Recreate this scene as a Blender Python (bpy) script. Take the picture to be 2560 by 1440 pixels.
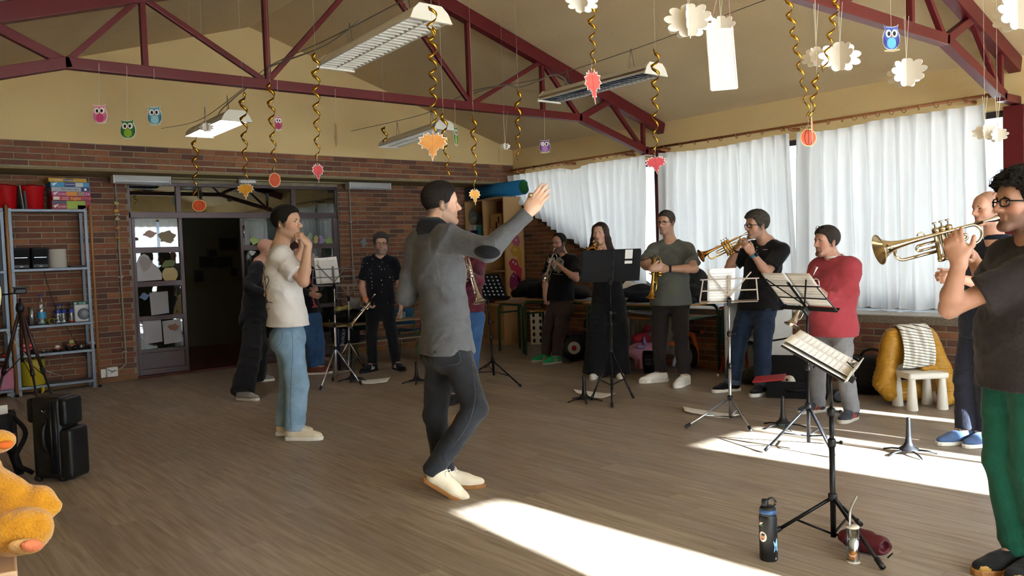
import bpy, bmesh, math, random
import numpy as np
from mathutils import Vector, Matrix
from mathutils.bvhtree import BVHTree

for _o in list(bpy.data.objects):
    bpy.data.objects.remove(_o, do_unlink=True)
SC = bpy.context.scene
COL = SC.collection
random.seed(7)

# ------------------------------------------------------------------ camera
CAM_H, FPX = 1.37, 2060.0
_y, _p, _r = (math.radians(a) for a in (39.46, -2.425, -2.036))
_fw = np.array([math.sin(_y) * math.cos(_p), math.cos(_y) * math.cos(_p), math.sin(_p)])
_rt = np.array([math.cos(_y), -math.sin(_y), 0.0])
_up = np.cross(_rt, _fw)
RT = _rt * math.cos(_r) + _up * math.sin(_r)
UP = _up * math.cos(_r) - _rt * math.sin(_r)
FW = _fw
CAM = np.array([0.0, 0.0, CAM_H])
cam_data = bpy.data.cameras.new('camera')
cam_data.sensor_width = 36.0
cam_data.lens = FPX / 2560.0 * 36.0
cam_data.clip_start = 0.05
cam = bpy.data.objects.new('camera', cam_data)
COL.objects.link(cam)
cam.matrix_world = Matrix(((RT[0], UP[0], -FW[0], 0), (RT[1], UP[1], -FW[1], 0), (RT[2], UP[2], -FW[2], CAM_H), (0, 0, 0, 1)))
SC.camera = cam

# ------------------------------------------------------------------ sky, sun, exposure
SUN_EL = math.radians(23.4)
SUN_DX = 0.105                      # the light drifts to -X while it travels to +Y
world = bpy.data.worlds.new('world'); SC.world = world
world.use_nodes = True
_wn = world.node_tree.nodes; _wl = world.node_tree.links
_bg = _wn['Background']
_bg.inputs[0].default_value = (0.60, 0.79, 1.0, 1.0)
_bg.inputs[1].default_value = 1.05
sun_data = bpy.data.lights.new('sun', 'SUN')
sun_data.energy = 42.0; sun_data.angle = math.radians(0.9); sun_data.color = (0.80, 0.91, 1.0)
sun = bpy.data.objects.new('sun', sun_data); COL.objects.link(sun)
_sd = Vector((-SUN_DX, 1.0, -math.tan(SUN_EL))).normalized()
sun.rotation_euler = _sd.to_track_quat('-Z', 'Y').to_euler()
sun.location = (5, -12, 8)
SC.view_settings.view_transform = 'Standard'
SC.view_settings.look = 'None'
SC.view_settings.gamma = 1.0
SC.view_settings.use_curve_mapping = False
SC.view_settings.exposure = 1.8
SC.cycles.use_light_tree = False
SC.cycles.max_bounces = 7
SC.cycles.diffuse_bounces = 5
SC.cycles.transparent_max_bounces = 8
SC.cycles.sample_clamp_indirect = 8.0

# ------------------------------------------------------------------ pixel helpers (photo pixels, 2560x1440)
def ray(x, y):
    return RT * ((x - 1280) / FPX) + UP * (-(y - 720) / FPX) + FW
def flo(x, y, z=0.0):
    d = ray(x, y); return CAM + d * ((z - CAM_H) / d[2])
def onx(x, y, X):
    d = ray(x, y); return CAM + d * (X / d[0])
def ony(x, y, Y):
    d = ray(x, y); return CAM + d * (Y / d[1])
def at(x, y, dep):
    return CAM + ray(x, y) * dep
def depth(P):
    return float((np.array(P) - CAM) @ FW)
def proj(P):
    v = np.array(P, float) - CAM
    w = v @ FW
    return 1280 + FPX * (v @ RT) / w, 720 - FPX * (v @ UP) / w, w

# ------------------------------------------------------------------ materials
def lin(c):
    if isinstance(c, str):
        c = c.lstrip('#'); c = [int(c[i:i + 2], 16) / 255 for i in (0, 2, 4)]
    return tuple((v / 12.92 if v <= 0.04045 else ((v + 0.055) / 1.055) ** 2.4) for v in c[:3]) + (1.0,)
MATS = {}
def mat(name, col='#808080', rough=0.6, metal=0.0, noise=0.0, nscale=8.0, bump=0.0, bscale=60.0, col2=None, spec=0.4,
        rnd=None, stretch=None, sheen=0.0, trans=0.0, emit=0.0, coat=0.0, weave=0.0, attr=None, ior=1.45, isl=False):
    """procedural principled material; noise mixes col and col2, rnd = list of colours picked per object (or per island)"""
    if name in MATS: return MATS[name]
    m = bpy.data.materials.new(name); MATS[name] = m; m.use_nodes = True
    nt = m.node_tree; N = nt.nodes; L = nt.links
    b = N['Principled BSDF']
    b.inputs['Roughness'].default_value = rough; b.inputs['Metallic'].default_value = metal
    b.inputs['Specular IOR Level'].default_value = spec
    b.inputs['Base Color'].default_value = lin(col)
    b.inputs['IOR'].default_value = ior
    if sheen: b.inputs['Sheen Weight'].default_value = sheen
    if coat: b.inputs['Coat Weight'].default_value = coat
    if trans: b.inputs['Transmission Weight'].default_value = trans
    if emit:
        b.inputs['Emission Color'].default_value = lin(col); b.inputs['Emission Strength'].default_value = emit
    tc = N.new('ShaderNodeTexCoord')
    vec = tc.outputs['Object']
    src = None
    if rnd:
        ramp = N.new('ShaderNodeValToRGB'); cr = ramp.color_ramp
        while len(cr.elements) < len(rnd): cr.elements.new(0.5)
        for i, c in enumerate(rnd):
            cr.elements[i].position = i / max(1, len(rnd) - 1); cr.elements[i].color = lin(c)
        if isl:
            g = N.new('ShaderNodeNewGeometry'); ro = g.outputs['Random Per Island']
        else:
            oi = N.new('ShaderNodeObjectInfo'); ro = oi.outputs['Random']
        L.new(ro, ramp.inputs[0]); src = ramp.outputs[0]
        off = N.new('ShaderNodeVectorMath'); off.operation = 'MULTIPLY_ADD'
        off.inputs[1].default_value = (1, 1, 1)
        sc = N.new('ShaderNodeMath'); sc.operation = 'MULTIPLY'; sc.inputs[1].default_value = 37.0
        L.new(ro, sc.inputs[0]); L.new(vec, off.inputs[0]); L.new(sc.outputs[0], off.inputs[2]); vec = off.outputs[0]
    if attr:
        a = N.new('ShaderNodeVertexColor'); a.layer_name = attr; src = a.outputs[0]
    mp = N.new('ShaderNodeMapping')
    if stretch: mp.inputs['Scale'].default_value = stretch
    L.new(vec, mp.inputs[0]); vec = mp.outputs[0]
    if noise:
        nz = N.new('ShaderNodeTexNoise'); nz.inputs['Scale'].default_value = nscale; nz.inputs['Detail'].default_value = 5
        L.new(vec, nz.inputs['Vector'])
        mx = N.new('ShaderNodeMix'); mx.data_type = 'RGBA'
        mr = N.new('ShaderNodeMapRange'); mr.inputs[1].default_value = 0.35; mr.inputs[2].default_value = 0.68
        mr.inputs[4].default_value = noise
        L.new(nz.outputs[0], mr.inputs[0]); L.new(mr.outputs[0], mx.inputs[0])
        if src: L.new(src, mx.inputs[6])
        else: mx.inputs[6].default_value = lin(col)
        mx.inputs[7].default_value = lin(col2 if col2 else '#000000')
        src = mx.outputs[2]
    if src: L.new(src, b.inputs['Base Color'])
    if bump or weave:
        nb = N.new('ShaderNodeTexNoise'); nb.inputs['Scale'].default_value = bscale; nb.inputs['Detail'].default_value = 4
        L.new(vec, nb.inputs['Vector'])
        bp = N.new('ShaderNodeBump'); bp.inputs['Strength'].default_value = bump or weave; bp.inputs['Distance'].default_value = 0.01
        L.new(nb.outputs[0], bp.inputs['Height']); L.new(bp.outputs[0], b.inputs['Normal'])
    return m
def glass_mat(name, tint='#ffffff', refl=0.12, rough=0.0, fres=True):
    if name in MATS: return MATS[name]
    m = bpy.data.materials.new(name); MATS[name] = m; m.use_nodes = True
    nt = m.node_tree; N = nt.nodes; L = nt.links; N.remove(N['Principled BSDF'])
    t = N.new('ShaderNodeBsdfTransparent'); t.inputs[0].default_value = lin(tint)
    g = N.new('ShaderNodeBsdfGlossy'); g.inputs['Roughness'].default_value = rough
    fr = N.new('ShaderNodeFresnel'); fr.inputs[0].default_value = 1.5
    ad = N.new('ShaderNodeMath'); ad.operation = 'ADD'; ad.inputs[1].default_value = refl; ad.use_clamp = True
    if fres: L.new(fr.outputs[0], ad.inputs[0])
    else: ad.inputs[0].default_value = 0.0
    mx = N.new('ShaderNodeMixShader'); L.new(ad.outputs[0], mx.inputs[0]); L.new(t.outputs[0], mx.inputs[1]); L.new(g.outputs[0], mx.inputs[2])
    L.new(mx.outputs[0], N['Material Output'].inputs[0])
    return m
def cloth_translucent(name, col, tr):
    if name in MATS: return MATS[name]
    m = bpy.data.materials.new(name); MATS[name] = m; m.use_nodes = True
    nt = m.node_tree; N = nt.nodes; L = nt.links; N.remove(N['Principled BSDF'])
    d = N.new('ShaderNodeBsdfDiffuse'); d.inputs[0].default_value = lin(col)
    t = N.new('ShaderNodeBsdfTranslucent'); t.inputs[0].default_value = lin(col)
    tc = N.new('ShaderNodeTexCoord'); nz = N.new('ShaderNodeTexNoise'); nz.inputs['Scale'].default_value = 220
    bp = N.new('ShaderNodeBump'); bp.inputs['Strength'].default_value = 0.08
    L.new(tc.outputs['Object'], nz.inputs['Vector']); L.new(nz.outputs[0], bp.inputs['Height']); L.new(bp.outputs[0], d.inputs['Normal'])
    mx = N.new('ShaderNodeMixShader'); mx.inputs[0].default_value = tr
    L.new(d.outputs[0], mx.inputs[1]); L.new(t.outputs[0], mx.inputs[2]); L.new(mx.outputs[0], N['Material Output'].inputs[0])
    return m

# ------------------------------------------------------------------ mesh builder
def _v(a): return np.array(a, float)
def nrm(a):
    a = _v(a); return a / (np.linalg.norm(a) + 1e-12)
def frame(z, up=(0, 0, 1)):
    """columns x, y, z with the given z"""
    z = nrm(z); up = _v(up)
    if abs(z @ nrm(up)) > 0.98: up = _v((0, 1, 0)) if abs(z[1]) < 0.9 else _v((1, 0, 0))
    x = nrm(np.cross(up, z)); y = np.cross(z, x)
    return np.array([x, y, z]).T
def rotz(a):
    c, s = math.cos(a), math.sin(a); return np.array([[c, -s, 0], [s, c, 0], [0, 0, 1.0]])
def rotx(a):
    c, s = math.cos(a), math.sin(a); return np.array([[1.0, 0, 0], [0, c, -s], [0, s, c]])
def roty(a):
    c, s = math.cos(a), math.sin(a); return np.array([[c, 0, s], [0, 1.0, 0], [-s, 0, c]])

class MB:
    def __init__(s): s.v = []; s.f = []; s.m = []
    def add(s, vs, fs, mi=0):
        o = len(s.v); s.v += [tuple(float(c) for c in p) for p in vs]
        s.f += [tuple(i + o for i in f) for f in fs]; s.m += [mi] * len(fs); return s
    def box(s, c, size, R=None, mi=0, taper=1.0):
        c = _v(c); hx, hy, hz = (q / 2 for q in size); vs = []
        for z in (-1, 1):
            t = taper if z > 0 else 1.0
            for x, y in ((-1, -1), (1, -1), (1, 1), (-1, 1)):
                p = _v((x * hx * t, y * hy * t, z * hz))
                vs.append(c + (R @ p if R is not None else p))
        return s.add(vs, [(3, 2, 1, 0), (4, 5, 6, 7), (0, 1, 5, 4), (1, 2, 6, 5), (2, 3, 7, 6), (3, 0, 4, 7)], mi)
    def mm(s, a, b, mi=0):
        a = _v(a); b = _v(b); return s.box((a + b) / 2, np.abs(b - a), None, mi)
    def bar(s, a, b, w, h, up=(0, 0, 1), mi=0):
        a = _v(a); b = _v(b); F = frame(b - a, up)
        return s.box((a + b) / 2, (w, h, np.linalg.norm(b - a)), F, mi)
    def tube(s, pts, r, n=8, mi=0, cap=True, closed=False):
        P = [_v(p) for p in pts]; k = len(P)
        rs = r if hasattr(r, '__len__') else [r] * k
        vs = []; F = None
        for i in range(k):
            if closed: d = P[(i + 1) % k] - P[i - 1]
            else: d = P[min(i + 1, k - 1)] - P[max(i - 1, 0)]
            d = nrm(d)
            if F is None: F = frame(d)
            else:
                x = F[:, 0] - d * (F[:, 0] @ d)
                if np.linalg.norm(x) < 1e-6: F = frame(d)
                else:
                    x = nrm(x); F = np.array([x, np.cross(d, x), d]).T
            for j in range(n):
                a = 2 * math.pi * j / n
                vs.append(P[i] + F[:, 0] * (rs[i] * math.cos(a)) + F[:, 1] * (rs[i] * math.sin(a)))
        fs = []
        for i in range(k if closed else k - 1):
            i2 = (i + 1) % k
            for j in range(n): fs.append((i * n + j, i * n + (j + 1) % n, i2 * n + (j + 1) % n, i2 * n + j))
        if cap and not closed: fs += [tuple(range(n - 1, -1, -1)), tuple((k - 1) * n + j for j in range(n))]
        return s.add(vs, fs, mi)
    def lathe(s, prof, c=(0, 0, 0), ax=(0, 0, 1), n=20, mi=0, sx=1.0, sy=1.0, F=None, cap=True):
        c = _v(c); F = frame(ax) if F is None else F; vs = []; fs = []
        for r, z in prof:
            for j in range(n):
                a = 2 * math.pi * j / n
                vs.append(c + F @ _v((r * sx * math.cos(a), r * sy * math.sin(a), z)))
        k = len(prof)
        for i in range(k - 1):
            for j in range(n): fs.append((i * n + j, i * n + (j + 1) % n, (i + 1) * n + (j + 1) % n, (i + 1) * n + j))
        if cap: fs += [tuple(range(n - 1, -1, -1)), tuple((k - 1) * n + j for j in range(n))]
        return s.add(vs, fs, mi)
    def ball(s, c, r, n=10, mi=0, R=None):
        r = _v(r if hasattr(r, '__len__') else (r, r, r)); c = _v(c); m = max(4, n // 2 + 1); vs = []; fs = []
        for i in range(m + 1):
            t = math.pi * i / m
            for j in range(n):
                a = 2 * math.pi * j / n
                p = _v((math.sin(t) * math.cos(a), math.sin(t) * math.sin(a), math.cos(t))) * r
                vs.append(c + (R @ p if R is not None else p))
        for i in range(m):
            for j in range(n): fs.append((i * n + j, (i + 1) * n + j, (i + 1) * n + (j + 1) % n, i * n + (j + 1) % n))
        return s.add(vs, fs, mi)
    def ext(s, poly, o, U, V, th, mi=0, mi_side=None):
        """polygon (u,v) in plane o+uU+vV, thickness th along UxV (centred)"""
        o = _v(o); U = nrm(U); V = nrm(V); W = np.cross(U, V); n = len(poly)
        vs = [o + U * u + V * v + W * (th / 2) for u, v in poly] + [o + U * u + V * v - W * (th / 2) for u, v in poly]
        s.add(vs, [tuple(range(n)), tuple(range(2 * n - 1, n - 1, -1))], mi)
        b = len(s.v) - 2 * n
        for i in range(n):
            s.f.append((b + i, b + n + i, b + n + (i + 1) % n, b + (i + 1) % n)); s.m.append(mi if mi_side is None else mi_side)
        return s
    def grid(s, fn, nu, nv, mi=0, wrap=False):
        vs = [fn(i / nu, j / nv) for i in range(nu + 1) for j in range(nv + 1)]
        fs = [(i * (nv + 1) + j, (i + 1) * (nv + 1) + j, (i + 1) * (nv + 1) + j + 1, i * (nv + 1) + j + 1) for i in range(nu) for j in range(nv)]
        return s.add(vs, fs, mi)
    def build(s, name, mats, parent=None, smooth=False, bevel=0.0, bseg=2, solid=0.0, subsurf=0, world=True, autos=None):
        me = bpy.data.meshes.new(name)
        off = _v((0, 0, 0))
        if parent is not None and world: off = root_loc(parent)
        me.from_pydata([(p[0] - off[0], p[1] - off[1], p[2] - off[2]) for p in s.v], [], s.f)
        if not isinstance(mats, (list, tuple)): mats = [mats]
        for m in mats: me.materials.append(m)
        if len(mats) > 1: me.polygons.foreach_set('material_index', s.m)
        if smooth: me.polygons.foreach_set('use_smooth', [True] * len(me.polygons))
        me.validate(); me.update()
        o = bpy.data.objects.new(name, me); COL.objects.link(o)
        if parent is not None: o.parent = parent
        if autos is not None: smooth_angle(me, autos)
        if solid:
            md = o.modifiers.new('solid', 'SOLIDIFY'); md.thickness = solid; md.offset = 0
        if bevel:
            md = o.modifiers.new('bevel', 'BEVEL'); md.width = bevel; md.segments = bseg; md.limit_method = 'ANGLE'; md.angle_limit = 0.6
        if subsurf:
            md = o.modifiers.new('sub', 'SUBSURF'); md.levels = subsurf; md.render_levels = subsurf
        return o
def smooth_angle(me, ang):
    me.polygons.foreach_set('use_smooth', [True] * len(me.polygons))
    bm = bmesh.new(); bm.from_mesh(me)
    for e in bm.edges:
        if len(e.link_faces) == 2 and e.calc_face_angle(0) > ang: e.smooth = False
    bm.to_mesh(me); bm.free()
def root_loc(o):
    p = _v((0, 0, 0))
    while o is not None:
        p = p + _v(o.location); o = o.parent
    return p
def tag(o, label=None, cat=None, group=None, kind=None):
    if label: o['label'] = label
    if cat: o['category'] = cat
    if group: o['group'] = group
    if kind: o['kind'] = kind
    return o
def thing(name, label, cat, loc=(0, 0, 0), group=None, rz=0.0):
    o = bpy.data.objects.new(name, None); COL.objects.link(o)
    o.empty_display_size = 0.1
    o.location = [float(c) for c in loc]; o.rotation_euler = (0, 0, rz)
    return tag(o, label, cat, group)
def struct(o):
    o['kind'] = 'structure'; return o
def copy_tree(o, parent=None, label=None):
    c = o.copy(); COL.objects.link(c); c.parent = parent
    if label: c['label'] = label
    for ch in list(o.children):
        if ch.name != c.name: copy_tree(ch, c)
    return c
def bez(p0, p1, p2, p3, n=12):
    p0, p1, p2, p3 = map(_v, (p0, p1, p2, p3))
    return [p0 * (1 - t) ** 3 + p1 * 3 * t * (1 - t) ** 2 + p2 * 3 * t * t * (1 - t) + p3 * t ** 3 for t in [i / n for i in range(n + 1)]]
def arc(c, r, a0, a1, n, U, V):
    c = _v(c); U = _v(U); V = _v(V)
    return [c + U * (r * math.cos(a)) + V * (r * math.sin(a)) for a in [math.radians(a0 + (a1 - a0) * i / n) for i in range(n + 1)]]
def spline(pts, n=6):
    """Catmull-Rom through pts"""
    P = [_v(p) for p in pts]; P = [2 * P[0] - P[1]] + P + [2 * P[-1] - P[-2]]; out = []
    for i in range(1, len(P) - 2):
        for k in range(n):
            t = k / n
            out.append(0.5 * (2 * P[i] + (P[i + 1] - P[i - 1]) * t + (2 * P[i - 1] - 5 * P[i] + 4 * P[i + 1] - P[i + 2]) * t * t + (3 * P[i] - P[i - 1] - 3 * P[i + 1] + P[i + 2]) * t ** 3))
    out.append(P[-2]); return out
# ================================================================== soft shapes: distance fields meshed with surface nets
def _axis(lo, hi, h, fine):
    out = [lo]; x = lo
    while x < hi:
        st = h
        for a, b, hf in fine:
            if a <= x < b: st = min(st, hf)
            elif x < a < x + st: st = min(st, max(a - x, hf))
        x += st; out.append(x)
    return np.array(out)
class SDF:
    def __init__(s, lo, hi, h, fine=()):
        s.ax = [_axis(lo[i], hi[i], h, [(a[i], b[i], hf) for a, b, hf in fine]) for i in range(3)]
        s.D = np.full([len(a) for a in s.ax], 1.0, np.float32)
    def _sub(s, lo, hi):
        sl = []
        for i in range(3):
            a = max(0, int(np.searchsorted(s.ax[i], lo[i])) - 1); b = min(len(s.ax[i]), int(np.searchsorted(s.ax[i], hi[i])) + 1)
            if b - a < 1: return None, None
            sl.append(slice(a, b))
        P = [s.ax[0][sl[0]][:, None, None], s.ax[1][sl[1]][None, :, None], s.ax[2][sl[2]][None, None, :]]
        return tuple(sl), P
    def _mix(s, sl, d, k, op):
        o = s.D[sl]; d = d.astype(np.float32)
        if op == 'u':
            h = np.clip(.5 + .5 * (d - o) / k, 0, 1); s.D[sl] = d * (1 - h) + o * h - k * h * (1 - h)
        elif op == 's':
            d = -d; h = np.clip(.5 - .5 * (d - o) / k, 0, 1); s.D[sl] = d * (1 - h) + o * h + k * h * (1 - h)
    def cone(s, a, ra, b, rb, k=.02, op='u', R=None, sc=None, cut0=False, cut1=False):
        """round cone; R, sc: squashed cross-section (axes in columns of R scaled by sc)"""
        a = _v(a); b = _v(b); m = max(ra, rb) * (max(sc) if sc is not None else 1) + k + .035
        sl, P = s._sub(np.minimum(a, b) - m, np.maximum(a, b) + m)
        if sl is None: return
        x, y, z = P[0] - a[0], P[1] - a[1], P[2] - a[2]; ab = b - a; g = 1.0
        if R is not None:
            x, y, z = (sum(R[j, i] * c for j, c in enumerate((x, y, z))) / sc[i] for i in range(3))
            ab = (R.T @ ab) / _v(sc); g = min(sc) ** .5 if min(sc) < 1 else 1.0
        L2 = ab @ ab + 1e-12
        tr = (x * ab[0] + y * ab[1] + z * ab[2]) / L2; t = np.clip(tr, 0, 1)
        d = np.sqrt((x - t * ab[0]) ** 2 + (y - t * ab[1]) ** 2 + (z - t * ab[2]) ** 2) - (ra + (rb - ra) * t)
        d = d * g; L = L2 ** .5
        if cut1: d = np.maximum(d, (tr - 1) * L)
        if cut0: d = np.maximum(d, -tr * L)
        s._mix(sl, d, k, op)
    def ell(s, c, r, R=None, k=.02, op='u'):
        c = _v(c); r = _v(r); m = max(r) + k + .03
        sl, P = s._sub(c - m, c + m)
        if sl is None: return
        q = (P[0] - c[0], P[1] - c[1], P[2] - c[2])
        if R is not None: q = [sum(R[j, i] * p for j, p in enumerate(q)) for i in range(3)]
        k0 = np.sqrt((q[0] / r[0]) ** 2 + (q[1] / r[1]) ** 2 + (q[2] / r[2]) ** 2)
        k1 = np.sqrt((q[0] / r[0] ** 2) ** 2 + (q[1] / r[1] ** 2) ** 2 + (q[2] / r[2] ** 2) ** 2) + 1e-9
        s._mix(sl, np.where(k0 < 1e-3, -min(r), k0 * (k0 - 1) / k1), k, op)
    def box(s, c, hs, R=None, rd=.01, k=.01, op='u'):
        c = _v(c); hs = _v(hs); m = np.linalg.norm(hs) + rd + k + .03
        sl, P = s._sub(c - m, c + m)
        if sl is None: return
        q = (P[0] - c[0], P[1] - c[1], P[2] - c[2])
        if R is not None: q = [sum(R[j, i] * p for j, p in enumerate(q)) for i in range(3)]
        q = [np.abs(q[i]) - (hs[i] - rd) for i in range(3)]
        d = np.sqrt(np.maximum(q[0], 0) ** 2 + np.maximum(q[1], 0) ** 2 + np.maximum(q[2], 0) ** 2) + np.minimum(np.maximum(np.maximum(q[0], q[1]), q[2]), 0) - rd
        s._mix(sl, d, k, op)
    def plane(s, o, n, k=0.0):
        """keep only the side opposite to n"""
        o = _v(o); n = nrm(n)
        d = ((s.ax[0] - o[0]) * n[0])[:, None, None] + ((s.ax[1] - o[1]) * n[1])[None, :, None] + ((s.ax[2] - o[2]) * n[2])[None, None, :]
        s.D = np.maximum(s.D, d.astype(np.float32))
    def disp(s, fn):
        X, Y, Z = s.ax[0][:, None, None], s.ax[1][None, :, None], s.ax[2][None, None, :]
        s.D = s.D + fn(X, Y, Z).astype(np.float32)
    def arrays(s):
        D = s.D; S = D < 0; nx, ny, nz = D.shape
        cnt = np.zeros((nx - 1, ny - 1, nz - 1), np.int8)
        for i in (0, 1):
            for j in (0, 1):
                for k in (0, 1): cnt += S[i:nx - 1 + i, j:ny - 1 + j, k:nz - 1 + k]
        ci = np.argwhere((cnt > 0) & (cnt < 8)); n = len(ci)
        if n == 0: return np.zeros((0, 3)), np.zeros((0, 4), int)
        idx = np.full(cnt.shape, -1, np.int32); idx[ci[:, 0], ci[:, 1], ci[:, 2]] = np.arange(n)
        cd = {}; cp = {}
        for i in (0, 1):
            for j in (0, 1):
                for k in (0, 1):
                    cd[i, j, k] = D[ci[:, 0] + i, ci[:, 1] + j, ci[:, 2] + k]
                    cp[i, j, k] = np.stack([s.ax[0][ci[:, 0] + i], s.ax[1][ci[:, 1] + j], s.ax[2][ci[:, 2] + k]], 1)
        acc = np.zeros((n, 3)); num = np.zeros(n)
        for e in cd:
            for ax in range(3):
                if e[ax] == 0:
                    g = tuple(1 if q == ax else e[q] for q in range(3))
                    d0, d1 = cd[e], cd[g]; m = (d0 < 0) != (d1 < 0)
                    t = np.where(m, d0 / np.where(m, d0 - d1, 1), 0)[:, None]
                    acc += np.where(m[:, None], cp[e] * (1 - t) + cp[g] * t, 0); num += m
        V = acc / num[:, None]; Q = []
        for ax in range(3):
            a1, a2 = (ax + 1) % 3, (ax + 2) % 3
            s0 = [slice(None)] * 3; s1 = [slice(None)] * 3
            s0[ax] = slice(0, -1); s1[ax] = slice(1, None)
            A, B = S[tuple(s0)], S[tuple(s1)]
            E_ = np.argwhere(A != B)
            E_ = E_[(E_[:, a1] > 0) & (E_[:, a2] > 0) & (E_[:, a1] < D.shape[a1] - 1) & (E_[:, a2] < D.shape[a2] - 1)]
            fl_ = A[E_[:, 0], E_[:, 1], E_[:, 2]]
            def cell(d1, d2):
                c = E_.copy(); c[:, a1] -= d1; c[:, a2] -= d2; return idx[c[:, 0], c[:, 1], c[:, 2]]
            q = np.stack([cell(1, 1), cell(0, 1), cell(0, 0), cell(1, 0)], 1)
            q[~fl_] = q[~fl_][:, ::-1]
            Q.append(q)
        Q = np.concatenate(Q); return V, Q[(Q >= 0).all(1)]
    def build(s, name, mats, parent=None, colfn=None, relax=0):
        V, Q = s.arrays()
        return mesh_arrays(name, V, Q, mats, parent, colfn, relax)
def mesh_arrays(name, V, Q, mats, parent=None, colfn=None, relax=0):
    for _ in range(relax):
        acc = np.zeros_like(V); cn = np.zeros(len(V))
        for a in range(4):
            for b in (1, 3):
                np.add.at(acc, Q[:, a], V[Q[:, (a + b) % 4]]); np.add.at(cn, Q[:, a], 1)
        V = V * .5 + .5 * acc / np.maximum(cn, 1)[:, None]
    off = root_loc(parent) if parent is not None else _v((0, 0, 0))
    me = bpy.data.meshes.new(name)
    me.vertices.add(len(V)); me.vertices.foreach_set('co', (V - off).astype(np.float32).ravel())
    me.loops.add(Q.size); me.loops.foreach_set('vertex_index', Q.astype(np.int32).ravel())
    me.polygons.add(len(Q)); me.polygons.foreach_set('loop_start', np.arange(0, Q.size, 4, dtype=np.int32))
    me.polygons.foreach_set('use_smooth', np.ones(len(Q), bool))
    me.update(calc_edges=True); me.validate()
    for m in (mats if isinstance(mats, (list, tuple)) else [mats]): me.materials.append(m)
    if colfn is not None:
        c = colfn(V); a = me.color_attributes.new('Col', 'FLOAT_COLOR', 'POINT')
        a.data.foreach_set('color', np.concatenate([c, np.ones((len(c), 1))], 1).astype(np.float32).ravel())
    o = bpy.data.objects.new(name, me); COL.objects.link(o)
    if parent is not None: o.parent = parent
    return o
def lin3(c): return np.array(lin(c)[:3])
# ================================================================== the setting
XL, XC, XR, X0, XW = -0.6, 8.29, 7.56, 4.13, 8.21           # left wall, window wall, low brick wall below the windows, ridge
YF, YU, YL = -2.2, 9.94, 10.63                     # window wall behind the camera, gable wall, recessed lower back wall
ZS, ZB, ZSILL = 2.458, 2.737, 0.665                # soffit, top of brick band, sill
def zc(x): return 4.27 - 0.3125 * abs(x - X0)      # ceiling height

m_plaster = mat('plaster_yellow', '#d6bc88', 0.9, noise=0.35, nscale=1.5, col2='#ccb17d', bump=0.25, bscale=45, spec=0.15)
m_ceil = mat('ceiling_stucco', '#cbb48d', 0.95, noise=0.3, nscale=2.0, col2='#bfa780', bump=0.6, bscale=38, spec=0.1)
m_mortar = mat('mortar', '#9a8f78', 0.95, noise=0.5, nscale=9, col2='#6f6552', bump=0.4, bscale=120, spec=0.1)
BR = ['#845741', '#916147', '#7a4d40', '#654841', '#a26f4e', '#8f5b45', '#744f43', '#986848', '#53403d', '#8a5f4c']
m_brick = mat('brick', rough=0.9, rnd=BR, noise=0.35, nscale=14, col2='#5d4034', bump=0.5, bscale=90, spec=0.15)
m_brick_i = mat('brick_island', rough=0.9, rnd=BR, noise=0.35, nscale=14, col2='#5d4034', bump=0.5, bscale=90, spec=0.15, isl=True)
PLK = ['#a39481', '#948575', '#9d8f7d', '#9c8f80', '#a89985', '#908375', '#a09384']
m_plank = mat('floor_plank', rough=0.42, rnd=PLK, noise=0.75, nscale=5, col2='#73624f', bump=0.04, bscale=20, stretch=(9, 0.5, 1), spec=0.4)
m_plank_i = mat('floor_plank_island', rough=0.42, rnd=PLK, noise=0.55, nscale=5, col2='#7d6f60', stretch=(7, 0.55, 1), spec=0.4, isl=True)
m_dark = mat('dark_gap', '#5f5245', 0.9)
m_red = mat('truss_paint', '#5c171b', 0.38, noise=0.25, nscale=3, col2='#4a1216', spec=0.45)
m_concrete = mat('outside_concrete', '#bdb8ae', 0.95)

# floor: slab + vinyl planks along Y
fl = struct(MB().mm((XL, YF, -0.2), (XC, YL + 0.02, -0.006)).build('floor', m_dark))
def plank_mesh(L, W):
    b = 0.0007; g = 0.0002
    x, y = W / 2 - g, L / 2 - g
    v = [(-x, -y, -0.006), (x, -y, -0.006), (x, y, -0.006), (-x, y, -0.006), (-x, -y, -b), (x, -y, -b), (x, y, -b), (-x, y, -b),
         (-x + b, -y + b, 0), (x - b, -y + b, 0), (x - b, y - b, 0), (-x + b, y - b, 0)]
    f = [(8, 9, 10, 11)]
    for a, c in ((0, 4), (4, 8)):
        for i in range(4): f.append((a + i, a + (i + 1) % 4, c + (i + 1) % 4, c + i))
    return v, f
PW, PL = 0.185, 1.24
planks = []
_x = XL; _k = 0
while _x < XC - 0.01:
    w = min(PW, XC - _x); y = YF - random.random() * PL
    while y < YL:
        y1 = min(y + PL, YL); y0 = max(y, YF)
        if y1 - y0 > 0.02: planks.append((_x + w / 2, (y0 + y1) / 2, w, y1 - y0))
        y += PL
    _x += PW
def seen(P):
    px_, py_, w = proj(P); return w > 0.3 and -250 < px_ < 2810 and -250 < py_ < 1690
def psize(p):
    P = (p[0], p[1], 0)
    if not seen(P): return 0
    d = depth(P); return p[2] * p[3] * CAM_H / d ** 3
planks.sort(key=psize, reverse=True)
_pm = {}
for i, (x, y, w, l) in enumerate(planks[:290]):
    key = (round(w, 3), round(l, 3))
    if key not in _pm:
        v, f = plank_mesh(l, w); me = bpy.data.meshes.new('plank'); me.from_pydata(v, [], f); me.materials.append(m_plank); _pm[key] = me
    o = bpy.data.objects.new('plank', _pm[key]); COL.objects.link(o); o.location = (x, y, 0); o.parent = fl
mb = MB()
for x, y, w, l in planks[290:]:
    v, f = plank_mesh(l, w); mb.add([(a + x, b + y, c) for a, b, c in v], f)
o = mb.build('plank_rest', m_plank_i, fl); o['kind'] = 'stuff'

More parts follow.
